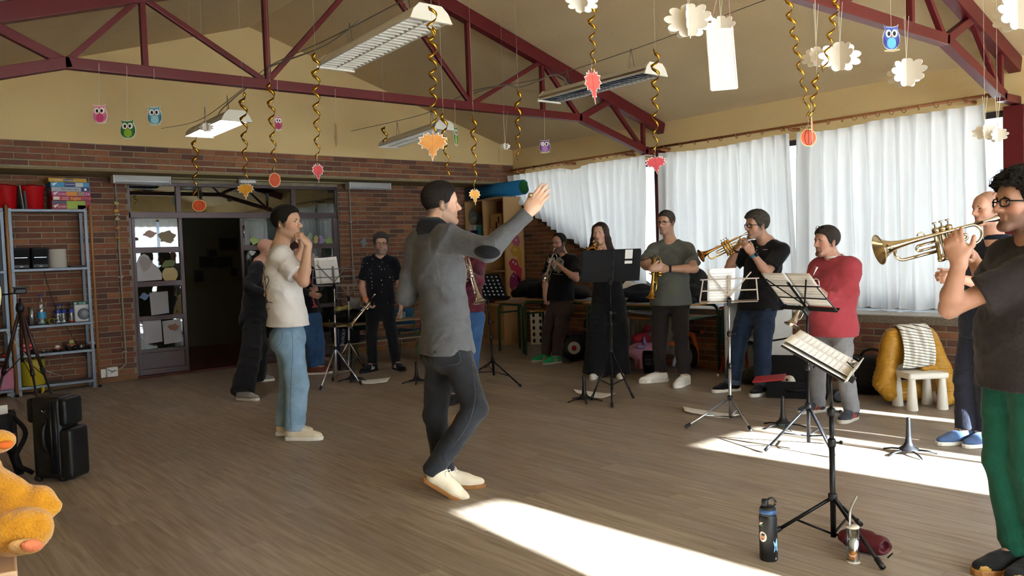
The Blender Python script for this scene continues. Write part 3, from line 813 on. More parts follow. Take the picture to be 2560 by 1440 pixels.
# board games, bottom to top
gx0 = sx(123, 480); z = 2.041
def band(t, x0, x1, z0, z1, y, col, name='print'):
    MB().mm((x0, y - .0012, z0), (x1, y + .001, z1)).build(name, mat('print_' + col, col, .5), t)
GY = 10.36
GAMES = [(.098, '#9d2a3b', 0, 'thick red and lime board game box, lowest of the stack'), (.05, '#b32631', .01, 'red board game box with yellow lettering'), (.052, '#a83a75', .005, 'pink and orange board game box'),
         (.05, '#a9adb0', .004, 'grey and navy board game box'), (.054, '#3b8fc0', -.002, 'light blue board game box'), (.046, '#c59a2c', -.02, 'yellow board game box, topmost of the stack')]
m_lw = mat('ink_white', '#e8e6e0', .6); m_lk = mat('ink_navy', '#25305c', .6); m_ly = mat('ink_yellow', '#e6c63a', .6); m_lblk = mat('ink_black', '#18181a', .6)
for i, (hh, col, dx, lb) in enumerate(GAMES):
    W = .395 if i < 5 else .385; x0 = gx0 + dx; t = thing('board_game', lb, 'board game', (x0 + W / 2, GY + .13, z), 'board games on the shelf top')
    MB().mm((x0, GY, z + .001), (x0 + W, GY + .27, z + hh - .001)).build('box', mat('print_' + col, col, .45), t, bevel=.002)
    zc_, yf = z + hh / 2, GY - .002
    if i == 0:
        band(t, x0 + .15, x0 + .34, z + .003, z + hh - .003, GY, '#94a83a'); band(t, x0 + .005, x0 + .15, z + .06, z + hh - .003, GY, '#4b4e66'); band(t, x0 + .345, x0 + W - .003, z + .003, z + .05, GY, '#b5262e')
        band(t, x0 + .26, x0 + .34, z + .003, z + .045, GY, '#9fb2b6'); text('6-8', .032, (x0 + .368, yf, z + .032), FACE_Y, m_lw, t); text('ACTION', .022, (x0 + .1, yf, z + .028), FACE_Y, m_lw, t)
    if i == 1:
        text('Inglés', .046, (x0 + .235, yf, zc_), FACE_Y, m_ly, t); text('Conecta', .018, (x0 + .13, yf, zc_ + .01), FACE_Y, m_lw, t); text('Contesta', .018, (x0 + .13, yf, zc_ - .011), FACE_Y, m_lw, t); band(t, x0 + .01, x0 + .07, z + .008, z + .044, GY, '#d8d2c4')
        band(t, x0 + .3, x0 + .37, z + .006, z + .018, GY, '#54407c')
    if i == 2:
        band(t, x0 + .145, x0 + .255, z + .003, z + hh - .003, GY, '#d98a2b'); band(t, x0 + .26, x0 + .335, z + .003, z + hh - .003, GY, '#9d8478'); text('3-6', .032, (x0 + .365, yf, zc_), FACE_Y, m_lw, t); text('ACTION', .02, (x0 + .1, yf, zc_ - .006), FACE_Y, m_lw, t)
    if i == 3:
        band(t, x0 + .3, x0 + W - .004, z + .003, z + hh - .003, GY, '#26306e'); text('Aprendo Inglés', .03, (x0 + .19, yf, zc_), FACE_Y, m_lk, t); MB().lathe([(.014, 0), (.014, .002)], (x0 + .345, yf, zc_), (0, -1, 0), 16).build('emblem', m_lw, t)
    if i == 4:
        band(t, x0 + .14, x0 + .25, z + .003, z + hh - .003, GY, '#2e3a76'); band(t, x0 + .25, x0 + .33, z + .004, z + hh - .006, GY, '#c9c7c0'); text('Emociones', .022, (x0 + .195, yf, zc_ + .004), FACE_Y, m_lw, t)
    if i in (0, 2, 4): MB().ext([(0, 0), (.06, .018), (.018, -.026)], (x0 + .012, GY - .001, z + (.04 if i == 0 else .034)), (1, 0, 0), (0, 0, 1), .002).build('emblem', m_lw, t)
    if i == 5:
        band(t, x0 + .15, x0 + .25, z + .008, z + hh - .008, GY, '#3a2a22'); text('Circuito', .03, (x0 + .2, yf - .001, zc_), FACE_Y, m_lw, t); text('Las letras', .02, (x0 + .1, yf, zc_), FACE_Y, m_lw, t)
    z += hh
# speakers, roll, tray
for px_, lb in ((50, 'small black loudspeaker, the left one of the pair'), (98, 'small black loudspeaker, beside the white roll')):
    X = sx(px_, 645, 10.42); P = _v((X, 10.43, 1.386)); t = thing('speaker', lb, 'speaker', P, 'pair of speakers on the shelf')
    MB().box(P + _v((0, 0, .115)), (.165, .15, .23)).build('cabinet', m_black, t, bevel=.012)
    MB().box(P + _v((0, -.078, .13)), (.14, .008, .17)).build('grille', m_blackf, t, bevel=.006); MB().box(P + _v((0, -.082, .122)), (.12, .004, .006)).build('trim_line', m_steel, t)
    MB().box(P + _v((.0, -.082, .025)), (.03, .003, .006)).build('badge', m_lw, t)
P = _v((sx(143, 645, 10.44), 10.45, 1.386)); t = thing('paper_roll', 'thick white roll standing by the speakers', 'paper roll', P)
MB().lathe([(.02, .0), (.094, .0), (.096, .004), (.096, .205), (.094, .21), (.02, .21)], P, n=28).build('roll', mat('roll_white', '#b9b5a8', .8), t, smooth=False, autos=.6); MB().lathe([(.02, 0), (.022, .211)], P, n=12).build('core', m_pine, t)
P = _v((sx(196, 664, 10.43), 10.43, 1.386)); tag(MB().box(P + _v((0, 0, .012)), (.19, .13, .018)).build('tray', m_black, bevel=.004), 'flat dark tray on the second shelf', 'tray')
# bottles
def pbottle(P, h, r, lab, label, liquid='#9fb7bb', cap='#2b3f8f', group='water bottles on the shelf'):
    t = thing('water_bottle', label, 'bottle', P, group)
    MB().lathe([(r * .9, 0), (r, .008), (r, h * .18), (r * .93, h * .2), (r, h * .23), (r, h * .3), (r * .94, h * .33), (r, h * .36), (r, h * .55), (r * .93, h * .58), (r, h * .61), (r * .97, h * .7), (r * .6, h * .85), (r * .34, h * .92), (r * .34, h * .96)], P, n=18).build('bottle', m_pet, t, smooth=True)
    MB().lathe([(r * .42, h * .95), (r * .42, h), (r * .3, h * 1.004)], P, n=12).build('cap', mat('cap_' + cap, cap, .4), t, smooth=True)
    MB().lathe([(r * 1.015, h * lab[0]), (r * 1.015, h * lab[1])], P, n=18, cap=False).build('label_wrap', mat('wrap_' + lab[2], lab[2], .4), t, smooth=True)
    MB().lathe([(r * .3, h * .012), (r * .85, h * .012), (r * .85, h * .1), (0, h * .1)], P, n=14).build('water', mat('water_' + liquid, liquid, .2), t, smooth=True)
pbottle(_v((sx(40, 780, 10.43), 10.43, .761)), .31, .045, (.24, .42, '#3f6fb8'), 'large clear water bottle behind the tripod head')
pbottle(_v((sx(103, 770, 10.43), 10.43, .761)), .33, .045, (.2, .42, '#2f86b0'), 'large clear water bottle with blue-green wrapper on the third shelf')
for px_, y, lb in ((144, 10.40, 'first of the small bottles with blue wrapper, from the yellow torch'), (158, 10.41, 'second of the small bottles, front row'), (150, 10.5, 'small bottle in the row behind'), (178, 10.41, 'small bottle with a red base next to the toy washer')):
    pbottle(_v((sx(px_, 780, y), y, .761)), .215, .03, (.52, .7, '#2a3d94'), lb + '', liquid='#c04038' if px_ == 178 else '#9fb7bb')
P = _v((sx(78, 780, 10.45), 10.45, .761)); tag(MB().lathe([(.03, 0), (.03, .2), (.027, .2), (.027, .01)], P, n=16).build('steel_cup', m_steel, smooth=True), 'tall narrow metal cup behind the tripod', 'cup')
P = _v((sx(120, 800, 10.42), 10.40, .795)); t = thing('torch', 'yellow toy torch lying beside the large bottle', 'torch', P)
MB().lathe([(.02, -.06), (.022, .03), (.034, .05), (.034, .07)], P, (.3, -.9, 0), 14).build('barrel', mat('yellow_plastic', '#c7a52a', .4), t, smooth=True); MB().lathe([(.028, .068), (.028, .072)], P, (.3, -.9, 0), 14).build('glass', m_black, t)
# toy washing machine
P = _v((sx(207, 775, 10.40), 10.45, .761)); t = thing('toy_washer', 'white and mint toy washing machine with round grey door', 'toy', P)
MB().box(P + _v((0, 0, .1)), (.185, .14, .2)).build('cabinet', mat('toy_white', '#bfc0c2', .4), t, bevel=.012); MB().box(P + _v((0, .0, .212)), (.185, .14, .03)).build('control_panel', mat('toy_mint', '#7fb5a5', .4), t, bevel=.008)
MB().lathe([(.066, 0), (.066, .012), (.055, .018)], P + _v((.005, -.069, .09)), (0, -1, 0), 28).build('door', mat('toy_grey', '#55585c', .35), t, smooth=False); MB().lathe([(.045, 0), (.045, .02), (.02, .03)], P + _v((.005, -.069, .09)), (0, -1, 0), 24).build('porthole', mat('toy_glass', '#8b9094', .15), t, smooth=True)
MB().box(P + _v((.06, -.084, .09)), (.02, .008, .03)).build('latch', mat('toy_mint', '#7fb5a5', .4), t)
for dx in (-.05, -.005): MB().lathe([(.012, 0), (.012, .01)], P + _v((dx, -.07, .212)), (0, -1, 0), 14).build('knob', m_black if dx < -.02 else mat('toy_teal', '#3b7f7a', .4), t)
MB().box(P + _v((.052, -.071, .212)), (.05, .004, .02)).build('display', m_black, t)
# toy cars on the fourth shelf
def toycar(P, L, W, H, col, label, cab=.5, cabcol='#9aa6ae', wc=None):
    t = thing('toy_car', label, 'toy car', P, 'toy cars on the shelf'); m = mat('toy_' + col, col, .3)
    b = MB(); pr = [(-.5, .22), (-.5, .5), (-.42, .6), (.42, .6), (.5, .45), (.5, .22)]
    MB().ext([(a * L, z * H) for a, z in pr], P, (1, 0, 0), (0, 0, 1), W).build('car_body', m, t, bevel=W * .12)
    MB().ext([(-cab * .5 * L - .02 * L, .6 * H), (-cab * .36 * L, H), (cab * .36 * L, H), (cab * .5 * L + .02 * L, .6 * H)], P, (1, 0, 0), (0, 0, 1), W * .8).build('cabin', mat('toy_' + cabcol, cabcol, .3), t, bevel=W * .1)
    for dx in (-.3, .3):
        for q in (-1, 1): MB().lathe([(.24 * H, -.012), (.25 * H, 0), (.24 * H, .012)], P + _v((dx * L, q * W * .48, .25 * H)), (0, 1, 0), 14).build('wheel', m_black, t, smooth=True)
    return t
toycar(_v((sx(65, 868, 10.42), 10.42, .446)), .2, .12, .12, '#a8201f', 'rounded red toy car with a black handle, behind the tripod legs', .7, '#a8201f')
toycar(_v((sx(109, 877, 10.40), 10.40, .446)), .05, .03, .028, '#1c2030', 'tiny dark toy car on the fourth shelf')
toycar(_v((sx(143, 868, 10.41), 10.41, .446)), .085, .06, .07, '#9c2b26', 'little red and white toy car in the middle of the fourth shelf', .6, '#c9c6c0')
toycar(_v((sx(178, 862, 10.42), 10.42, .446)), .1, .08, .12, '#7a3f26', 'rusty brown toy truck on the fourth shelf', .6, '#8c8440')
toycar(_v((sx(203, 868, 10.42), 10.42, .446)), .035, .03, .05, '#c9c6c0', 'tiny white toy car beside the brown truck')
toycar(_v((sx(230, 862, 10.41), 10.41, .446)), .085, .06, .085, '#b0302e', 'red and white toy fire engine at the shelf end', .8, '#d8d5d0')
P = _v((sx(10, 882, 10.4), 10.4, .434)); tag(MB().ball(P + _v((0, 0, .02)), .02, 12).build('toy_ball', m_redp, smooth=True), 'small red ball near the photo edge', 'ball')
# yellow bucket, pink crate, oddments
P = _v((sx(82, 930, 10.42), 10.45, .096)); t = thing('storage_bucket', 'yellow fabric storage bucket on the lowest shelf', 'bucket', P)
MB().lathe([(.118, 0), (.125, .01), (.128, .28), (.13, .285), (.124, .285), (.12, .03)], P, n=28).build('tub', mat('yellow_fabric', '#b5a022', .8, noise=.4, nscale=14, col2='#94861c'), t, smooth=True)
MB().lathe([(.13, .27), (.133, .275), (.133, .288), (.128, .29)], P, n=28, cap=False).build('rim', mat('yellow_rim', '#8b8440', .7), t, smooth=True)
MB().tube([P + _v((.07, -.115, -.02)), P + _v((.075, -.12, -.06)), P + _v((.06, -.12, -.09))], [.022, .018, .008], 8).build('strap', mat('yellow_fabric', '#b5a022'), t, smooth=True)
P = _v((sx(2, 940, 10.40), 10.45, .083)); t = thing('storage_box', 'pink plastic storage box at the photo edge', 'box', P)
MB().box(P + _v((0, 0, .11)), (.24, .22, .22), None, 0, 1.1).build('tub', mat('pink_plastic', '#b8728a', .4), t, bevel=.012); MB().box(P + _v((0, 0, .222)), (.28, .26, .018)).build('rim', mat('pink_plastic', '#b8728a'), t, bevel=.006)
P = flo(31, 992); tag(MB().lathe([(.002, -.05), (.02, -.045), (.024, .0), (.02, .04), (.008, .055)], P + _v((0, 0, .024)), (1, -.4, 0), 12).build('plastic_scrap', m_white, smooth=True), 'small white plastic piece on the floor by the shelf post', 'scrap')
tag(MB().tube(spline([(sx(110, 690, 10.58), 10.59, 1.36), (sx(138, 760, 10.58), 10.6, .95), (sx(180, 840, 10.58), 10.6, .6), (sx(228, 915, 10.58), 10.6, .25)], 6), .004, 6).build('cable', m_black, smooth=True), 'thin black cable running down behind the shelves', 'cable')
# wall box, plug and white cable
P = ony(278, 929, YL); t = thing('wall_socket', 'white wall box with black scribble by the shelf', 'socket', P)
MB().box(P + _v((0, -.03, 0)), (.125, .06, .115)).build('housing', m_white, t, bevel=.008); MB().box(P + _v((-.1, -.02, -.01)), (.07, .04, .1)).build('adaptor', m_white, t, bevel=.006)
MB().tube([P + _v((-.05, -.062, .035)), P + _v((-.01, -.062, .01)), P + _v((.05, -.062, .02)), P + _v((-.02, -.062, -.01))], .004, 5).build('scribble', m_lblk, t)
wp = [ony(263, 938, 10.58), flo(258, 955), flo(245, 965), flo(215, 968), flo(180, 962), flo(165, 950) + _v((0, 0, .03)), at(125, 930, 8.2), at(80, 905, 7.6), at(15, 828, 7.2)]
tag(MB().tube(spline(wp, 8), .004, 6).build('cable', mat('cable_white', '#c9c5b8', .5), smooth=True), 'white cable running from the wall socket to the tripod', 'cable')
# conduits and fittings on the back wall
m_cond = mat('conduit_grey', '#8f887a', .5)
cx0, cx1 = ony(290, 500, YL)[0], ony(312, 880, YL)[0]
t = thing('conduit', 'grey conduit running down the brick pier left of the doors', 'conduit', (cx0, YL - .02, 0))
MB().tube(spline([(cx0 + .12, YL - .022, 2.44), (cx0 + .05, YL - .022, 2.435), (cx0, YL - .022, 2.39), (cx0, YL - .022, 1.6), ((cx0 + cx1) / 2, YL - .022, 1.0), (cx1, YL - .022, .3), (cx1 - .01, YL - .022, .2), (cx1 - .07, YL - .022, .15), (cx1 - .12, YL - .022, .148)], 6), .012, 8).build('pipe', m_cond, t, smooth=True)
for z in (2.0, 1.25, .35): MB().box((cx0, YL - .015, z), (.045, .03, .012)).build('clip', m_white, t)
gm = [mat('garland_' + c, c, .7) for c in ('#b9a25a', '#c88a2a', '#b9a27c', '#b07a4a', '#a8842a')]
t = thing('garland', 'string of small paper animals hanging along the grey conduit', 'garland', ony(291, 560, YL - .05))
MB().tube([ony(290, 490, YL - .045), ony(297, 600, YL - .045)], .0015, 5).build('string', m_lblk, t)
for i, (a, b) in enumerate(((291, 508), (291, 527), (293.5, 547), (295, 569), (296, 594))):
    P = ony(a, b, YL - .05); MB().ext([(.026 * math.cos(k * .628) * (1 + .3 * math.sin(k * 2.2 + i)), .02 * math.sin(k * .628) * (1 + .35 * math.cos(k * 1.7 + i))) for k in range(10)], P, (1, 0, 0), (0, 0, 1), .008).build('paper_animal', gm[i], t)
t = thing('conduit', 'pale conduit with clips along the lintel above the doors', 'conduit', (4.2, YL - .1, 2.43))
xa, xb = ony(424, 450, 10.4)[0], ony(866, 457, 10.4)[0]
MB().tube([(xa, 10.4, 2.435), (xb, 10.4, 2.435)], .012, 8).build('pipe', mat('conduit_cream', '#a89a72', .5), t, smooth=True)
for px_ in (520, 742, 842): MB().box((ony(px_, 450, 10.4)[0], 10.4, 2.442), (.02, .03, .035)).build('clip', mat('conduit_cream', '#a89a72'), t)
t = thing('conduit', 'grey conduit down the brick pier right of the doors', 'conduit', (5.8, YL - .02, 0))
xd = ony(875, 560, YL)[0]; MB().tube(spline([(ony(862, 462, YL)[0], YL - .022, 2.4), (xd - .02, YL - .022, 2.37), (xd, YL - .022, 2.28), (xd, YL - .022, .7)], 6), .011, 8).build('pipe', m_cond, t, smooth=True)
for z in (1.9, 1.2): MB().box((xd, YL - .015, z), (.045, .03, .012)).build('clip', m_white, t)
def batten(label, pa, pb, h=.09):
    A, B = ony(*pa, 10.36), ony(*pb, 10.36); z = ZS - .02 - h / 2; t = thing('batten_light', label, 'light', ((A[0] + B[0]) / 2, 10.36, z), 'fluorescent battens on the lintel')
    MB().mm((A[0], 10.30, z - .01), (B[0], 10.42, ZS - .02)).build('housing', mat('batten_white', '#b5b4ae', .4), t, bevel=.004)
    MB().ext([(-.06, .03), (-.05, -.03), (-.02, -.05), (.02, -.05), (.05, -.03), (.06, .03)], ((A[0] + B[0]) / 2, 10.36, z), (0, 1, 0), (0, 0, 1), B[0] - A[0] - .03).build('diffuser', mat('diffuser_grey', '#a9aaab', .25), t)
    for x in (A[0] + .008, B[0] - .008): MB().box((x, 10.36, z), (.018, .13, h + .012)).build('end_cap', mat('batten_cap', '#d2d0ca', .4), t, bevel=.004)
batten('switched-off fluorescent batten over the left end of the doors', (279, 440), (423, 446)); batten('switched-off fluorescent batten over the brick pier right of the doors', (868, 455), (972, 462))
A = ony(617, 455, 10.36); t = thing('emergency_light', 'small grey emergency light above the open doorway', 'light', A)
MB().box((A[0], 10.36, 2.41), (.24, .07, .055)).build('housing', m_cond, t, bevel=.006); MB().box((A[0], 10.322, 2.405), (.2, .008, .035)).build('lens', m_white, t)
tag(MB().tube([(ony(0, 398, YU)[0], YU - .02, ony(0, 398, YU)[2]), ony(640, 422, YU - .02), ony(900, 431, YU - .02), ony(1275, 446, YU - .02)], .005, 6).build('wire', mat('wire_pale', '#b4aa90', .5), smooth=True), 'thin pale wire running along the brick band of the back wall', 'wire')
P = ony(1255, 388, YU); t = thing('wall_vent', 'small painted vent on the yellow gable wall near the corner', 'vent', P); MB().box(P - _v((0, .008, 0)), (.14, .012, .2)).build('cover', m_plaster, t)
for i in range(7): MB().box(P + _v((0, -.017, -.075 + i * .025)), (.12, .006, .008)).build('slat', m_plaster, t)
# stickers and papers on the door glass
def dcut(name, label, px_, py_, pts, col, cat, y=YL + .038, parent=None):
    P = ony(px_, py_, y); s = depth(P) / FPX
    o = MB().ext([((a - px_) * s, -(b - py_) * s) for a, b in pts], P, (1, 0, 0), (0, 0, 1), .0016).build(name, mat('cut_' + col, col, .8))
    return tag(o, label, cat, 'cut-outs on the doors')
def blobby(cx_, cy_, w, h, k=16, lob=3, ph=0, am=.25): return [(cx_ + w * math.cos(2 * math.pi * i / k) * (1 + am * math.sin(lob * 2 * math.pi * i / k + ph)), cy_ - h * math.sin(2 * math.pi * i / k) * (1 + am * math.cos(lob * 2 * math.pi * i / k + ph * 2))) for i in range(k)]
dcut('paper_animal', 'beige paper animal, highest on the left door', 375, 585, blobby(375, 585, 15, 8, lob=4), '#a98f80', 'paper cut-out'); dcut('paper_animal', 'large brown paper lion on the left door', 418, 592, blobby(418, 592, 20, 15, lob=5, am=.2), '#8e8168', 'paper cut-out')
dcut('paper_sheet', 'large white paper sheep shape filling the second pane of the left door', 366, 672, [(335, 703), (334, 660), (345, 655), (352, 640), (362, 634), (372, 640), (378, 655), (393, 668), (402, 685), (402, 701)], '#b9b9bd', 'paper'); dcut('paper_animal', 'pale paper mouse over the white sheep shape', 364, 660, blobby(364, 660, 14, 18, lob=3, am=.2), '#a59c98', 'paper cut-out', YL + .034)
dcut('paper_animal', 'green and brown paper snail on the left door', 422, 660, blobby(422, 660, 15, 13, lob=2, am=.3), '#6d7a52', 'paper cut-out'); dcut('paper_disc', 'paper colour wheel on the left door', 425, 686, blobby(425, 686, 19, 20, am=.0), '#b9a878', 'paper'); 
dcut('paper_animal', 'small blue and yellow paper elephant on the left door', 361, 741, blobby(361, 741, 11, 8, lob=4), '#6f86a8', 'paper cut-out')
for a, b, w, h, lb in ((398, 759, 22, 28, 'white sheet taped to the third pane of the left door'), (381, 830, 22, 29, 'left white sheet on the lowest pane of the left door'), (430, 830, 22, 29, 'right white sheet with an ant on the lowest pane')): dcut('paper_sheet', lb, a, b, [(a - w, b - h), (a + w, b - h - 2), (a + w + 1, b + h - 3), (a - w + 2, b + h)], '#a3a4ab', 'paper')
dcut('paper_animal', 'brown paper ant on the right white sheet', 434, 818, blobby(434, 818, 13, 8, lob=5), '#8f6a58', 'paper cut-out', YL + .034); dcut('paper_animal', 'grey paper house shape at the bottom of the left door', 350, 858, [(343, 876), (342, 848), (350, 842), (360, 850), (361, 874)], '#8b9089', 'paper cut-out')
for i, (a, b, w, h, col, lb) in enumerate(((637, 602, 12, 9, '#9db06a', 'green paper snail left of the bald man'), (775, 590, 6, 10, '#8ea08a', 'small pale paper insect on the right door'), (791, 599, 8, 10, '#b5a06a', 'tan paper snail on the right door'), (803, 600, 9, 12, '#9186a8', 'violet paper shell on the right door'), (822, 603, 11, 8, '#8fa860', 'green paper snail near the right door edge'), (786, 655, 12, 20, '#b5a89a', 'pale paper fox below the snails'), (631, 632, 8, 6, '#b9bcc0', 'white paper butterfly behind the bald man'))): dcut('paper_animal', lb, a, b, blobby(a, b, w, h, lob=3 + i % 3, ph=i), col, 'paper cut-out')
P = ony(910, 606, YL - .01); tag(MB().ext(blobby(0, 0, .05, .06, lob=4, am=.4), P, (1, 0, 0), (0, 0, 1), .003).build('paper_butterfly', mat('cut_pale', '#7b828c', .8)), 'grey paper butterfly on the brick pier beside the dotted man', 'paper cut-out')

# ---- corner cupboard and its contents
def cupboard():
    k_ = 1.085; X, Xb, Y0, Y1, Z0, Z1 = 7.8, 8.19, 9.61, 10.6, .0, 2.215
    t = thing('bookcase', 'tall beech bookcase in the corner with open compartments', 'bookcase', ((X + Xb) / 2, (Y0 + Y1) / 2, 0))
    MB().mm((X, Y0, Z0), (Xb, Y0 + .02, Z1)).build('side_panel', m_beech, t, bevel=.002); MB().mm((X, Y1 - .02, Z0), (Xb, Y1, Z1)).build('side_panel', m_beech, t)
    ym = onx(1209, 600, X)[1]; MB().mm((X, ym - .01, .7), (Xb, ym + .01, Z1)).build('divider', m_beech, t); MB().mm((Xb - .012, Y0, Z0), (Xb, Y1, Z1)).build('back_panel', m_pine, t)
    for z in (Z1 - .01, 1.598, 1.1, .69, .08): MB().mm((X + .005, Y0 + .02, z - .012), (Xb - .01, Y1 - .02, z + .012)).build('shelf_board', m_beech, t)
    zz_ = lambda z: 1.37 + (z - 1.37) * k_; bx = lambda a, b, z0, z1, col, nm, lb, x0=X + .06, cat='box': tag(MB().mm((x0, min(a, b), zz_(z0)), (Xb - .05, max(a, b), zz_(z1))).build(nm, mat('card_' + col, col, .8), bevel=.003), lb, cat)
    yp = lambda q: onx(q, 560, X + .06)[1]
    bx(yp(1227), yp(1253), 1.74, 1.93, '#a37b4a', 'cardboard_box', 'brown cardboard box with black tape, upper one in the corner bookcase'); bx(yp(1221), yp(1262), 1.593, 1.735, '#a8804e', 'cardboard_box', 'brown cardboard box, lower one in the corner bookcase')
    for a, z in ((1247, 1.84), (1241, 1.77), (1234, 1.66)): 
        y = yp(a); z = zz_(z); tag(MB().mm((X + .0565, y - .015, z - .05), (X + .0605, y + .015, z + .05)).build('tape_mark', m_lblk), 'black tape mark on a brown cardboard box, %s one' % {1247: 'highest', 1241: 'middle', 1234: 'lowest'}[a], 'tape')
    bx(yp(1153), yp(1176), 1.593, 1.69, '#8f8674', 'carton', 'grey-brown carton in the left compartment'); bx(yp(1176), yp(1192), 1.593, 1.72, '#3a3566', 'carton', 'violet and white carton in the left compartment'); bx(yp(1193), yp(1203), 1.593, 1.79, '#3c8f9b', 'carton', 'turquoise box in the left compartment'); bx(yp(1166), yp(1184), 1.722, 1.80, '#b4b2ac', 'carton', 'white carton lying on the others in the left compartment')
    bx(yp(1185), yp(1205), 1.8, 1.95, '#4a4d50', 'carton', 'dark grey bin at the back of the left compartment', X + .15)
    f = SDF((X + .05, yp(1180) - .12, 1.74), (Xb, yp(1166) + .12, 2.2), .014); f.ell((X + .15, yp(1173), 1.96), (.09, .1, .12), None, .03); f.ell((X + .15, yp(1170), 2.06), (.04, .05, .06), None, .03); f.disp(lambda A, B, C: .01 * np.sin(A * 70 + B * 40) * np.sin(C * 60 + B * 50))
    tag(f.build('plastic_bag', mat('bag_grey', '#6d7269', .35)), 'crumpled clear plastic bag in the left compartment', 'bag')
    tag(MB().mm((X + .08, yp(1262), 2.0), (Xb - .06, yp(1240), 2.16)).build('toy_bundle', mat('card_maroon', '#4a1c22', .8), bevel=.02), 'dark maroon toy at the top of the right compartment', 'toy')
    # painted board of animals on the side panel: plain stand-in shapes in its colours
    bd = thing('picture_board', 'tall wooden board with red and ochre cartoon animals on the bookcase side', 'board', (8.0, Y0 - .02, .6))
    x0 = ony(1270, 640, Y0 - .02)[0]; x1 = ony(1306, 640, Y0 - .02)[0]
    MB().mm((x0 - .03, Y0 - .02, .62), (x1 + .02, Y0 - .005, 1.75)).build('panel', m_beech, bd, bevel=.004)
    def sp(a, b): P = ony(a, b, Y0 - .021); return (P[0], P[2])
    for pts, c in (([(1278, 600), (1284, 585), (1296, 590), (1300, 606), (1296, 618), (1284, 612)], '#9a4a5c'), ([(1276, 626), (1284, 614), (1297, 616), (1304, 630), (1304, 668), (1296, 660), (1294, 640), (1284, 640)], '#a57b22'), ([(1272, 656), (1280, 646), (1292, 650), (1296, 664), (1304, 672), (1303, 706), (1296, 704), (1290, 680), (1278, 674)], '#9c2136'), ([(1275, 694), (1284, 680), (1296, 690), (1302, 706), (1300, 724), (1290, 716), (1280, 726), (1274, 716)], '#6b1a44')):
        q = [sp(*c_) for c_ in pts]; MB().ext(q, (0, Y0 - .022, 0), (1, 0, 0), (0, 0, 1), .005).build('painted_shape', mat('paint_' + c, c, .6), bd)
    for a, b in ((1290, 600), (1288, 624), (1283, 655), (1289, 660), (1283, 690)): P = ony(a, b, Y0 - .026); MB().lathe([(.014, 0), (.014, .003)], P, (0, -1, 0), 12).build('painted_eye', m_lw, bd); MB().lathe([(.007, 0), (.007, .003)], P - _v((0, .003, 0)), (0, -1, 0), 10).build('painted_pupil', m_lblk, bd)
    # rolled mat on top
    a, b = at(1120, 480, 11.9), at(1298, 468, 11.1); a = _v((7.92, 10.5, 2.335)); b = _v((8.0, 9.36, 2.345))
    r = .112; t2 = thing('rolled_mat', 'rolled foam mat, blue outside and green inside, on top of the bookcase', 'mat', (7.95, 9.9, 2.22)); dv = nrm(b - a); L = np.linalg.norm(b - a); F = frame(dv)
    MB().lathe([(r * .93, 0), (r, .0), (r, L), (r * .93, L)], a, n=32, F=F, cap=False).build('outer_layer', mat('mat_blue', '#1c6ea0', .75), t2, smooth=True)
    sp_ = [(r * (.93 - .03 * k / 8), k * .35) for k in range(42)]
    MB().grid(lambda u, v: a + dv * (L * v) + F[:, 0] * (r * (.93 - .28 * u) * math.cos(u * 11)) + F[:, 1] * (r * (.93 - .28 * u) * math.sin(u * 11)), 70, 1).build('inner_layer', mat('mat_green', '#1d5a2c', .75), t2, smooth=True, solid=.008)
    tag(MB().mm((7.82, 10.3, 2.217), (7.86, 10.59, 2.42)).build('carton', mat('card_dark', '#3d4246', .7), bevel=.006), 'dark grey box on the bookcase beside the rolled mat', 'box')
    f = SDF((7.75, 9.5, 2.15), (8.25, 10.4, 2.32), .014); f.ell((8.0, 9.95, 2.228), (.17, .33, .022), None, .02); f.disp(lambda A, B, C: .006 * np.sin(A * 60 + B * 33) * np.sin(B * 45 + C * 50)); tag(f.build('plastic_sheet', mat('sheet_film', '#8d9093', .2, spec=.6)), 'folded plastic film lying under the rolled mat', 'plastic film')
    # low cupboard below
    t3 = thing('low_cupboard', 'low beech cupboard with two doors below the corner bookcase', 'cupboard', (7.72, 10.0, 0))
    MB().mm((7.65, 9.5, .05), (7.79, 10.6, .585)).build('carcass', m_beech, t3, bevel=.003); MB().mm((7.62, 9.48, .585), (7.795, 10.6, .61)).build('top', m_beech, t3)
    ys = [9.52, 9.88, 10.24, 10.59]
    for i in range(3):
        d = MB().mm((7.635, ys[i] + .004, .08), (7.65, ys[i + 1] - .004, .575)).build('door', mat('door_beech', '#9c6f42', .45, noise=.35, nscale=4, col2='#8a5f36', stretch=(6, 1, .5)), t3, bevel=.003)
        MB().tube(bez((7.634, ys[i] + .06, .26), (7.6, ys[i] + .06, .26), (7.6, ys[i] + .06, .4), (7.634, ys[i] + .06, .4), 8), .005, 6).build('handle', m_chrome, d, smooth=True)
    MB().mm((7.67, 9.54, 0), (7.79, 10.58, .05)).build('plinth', m_beech, t3)
cupboard()

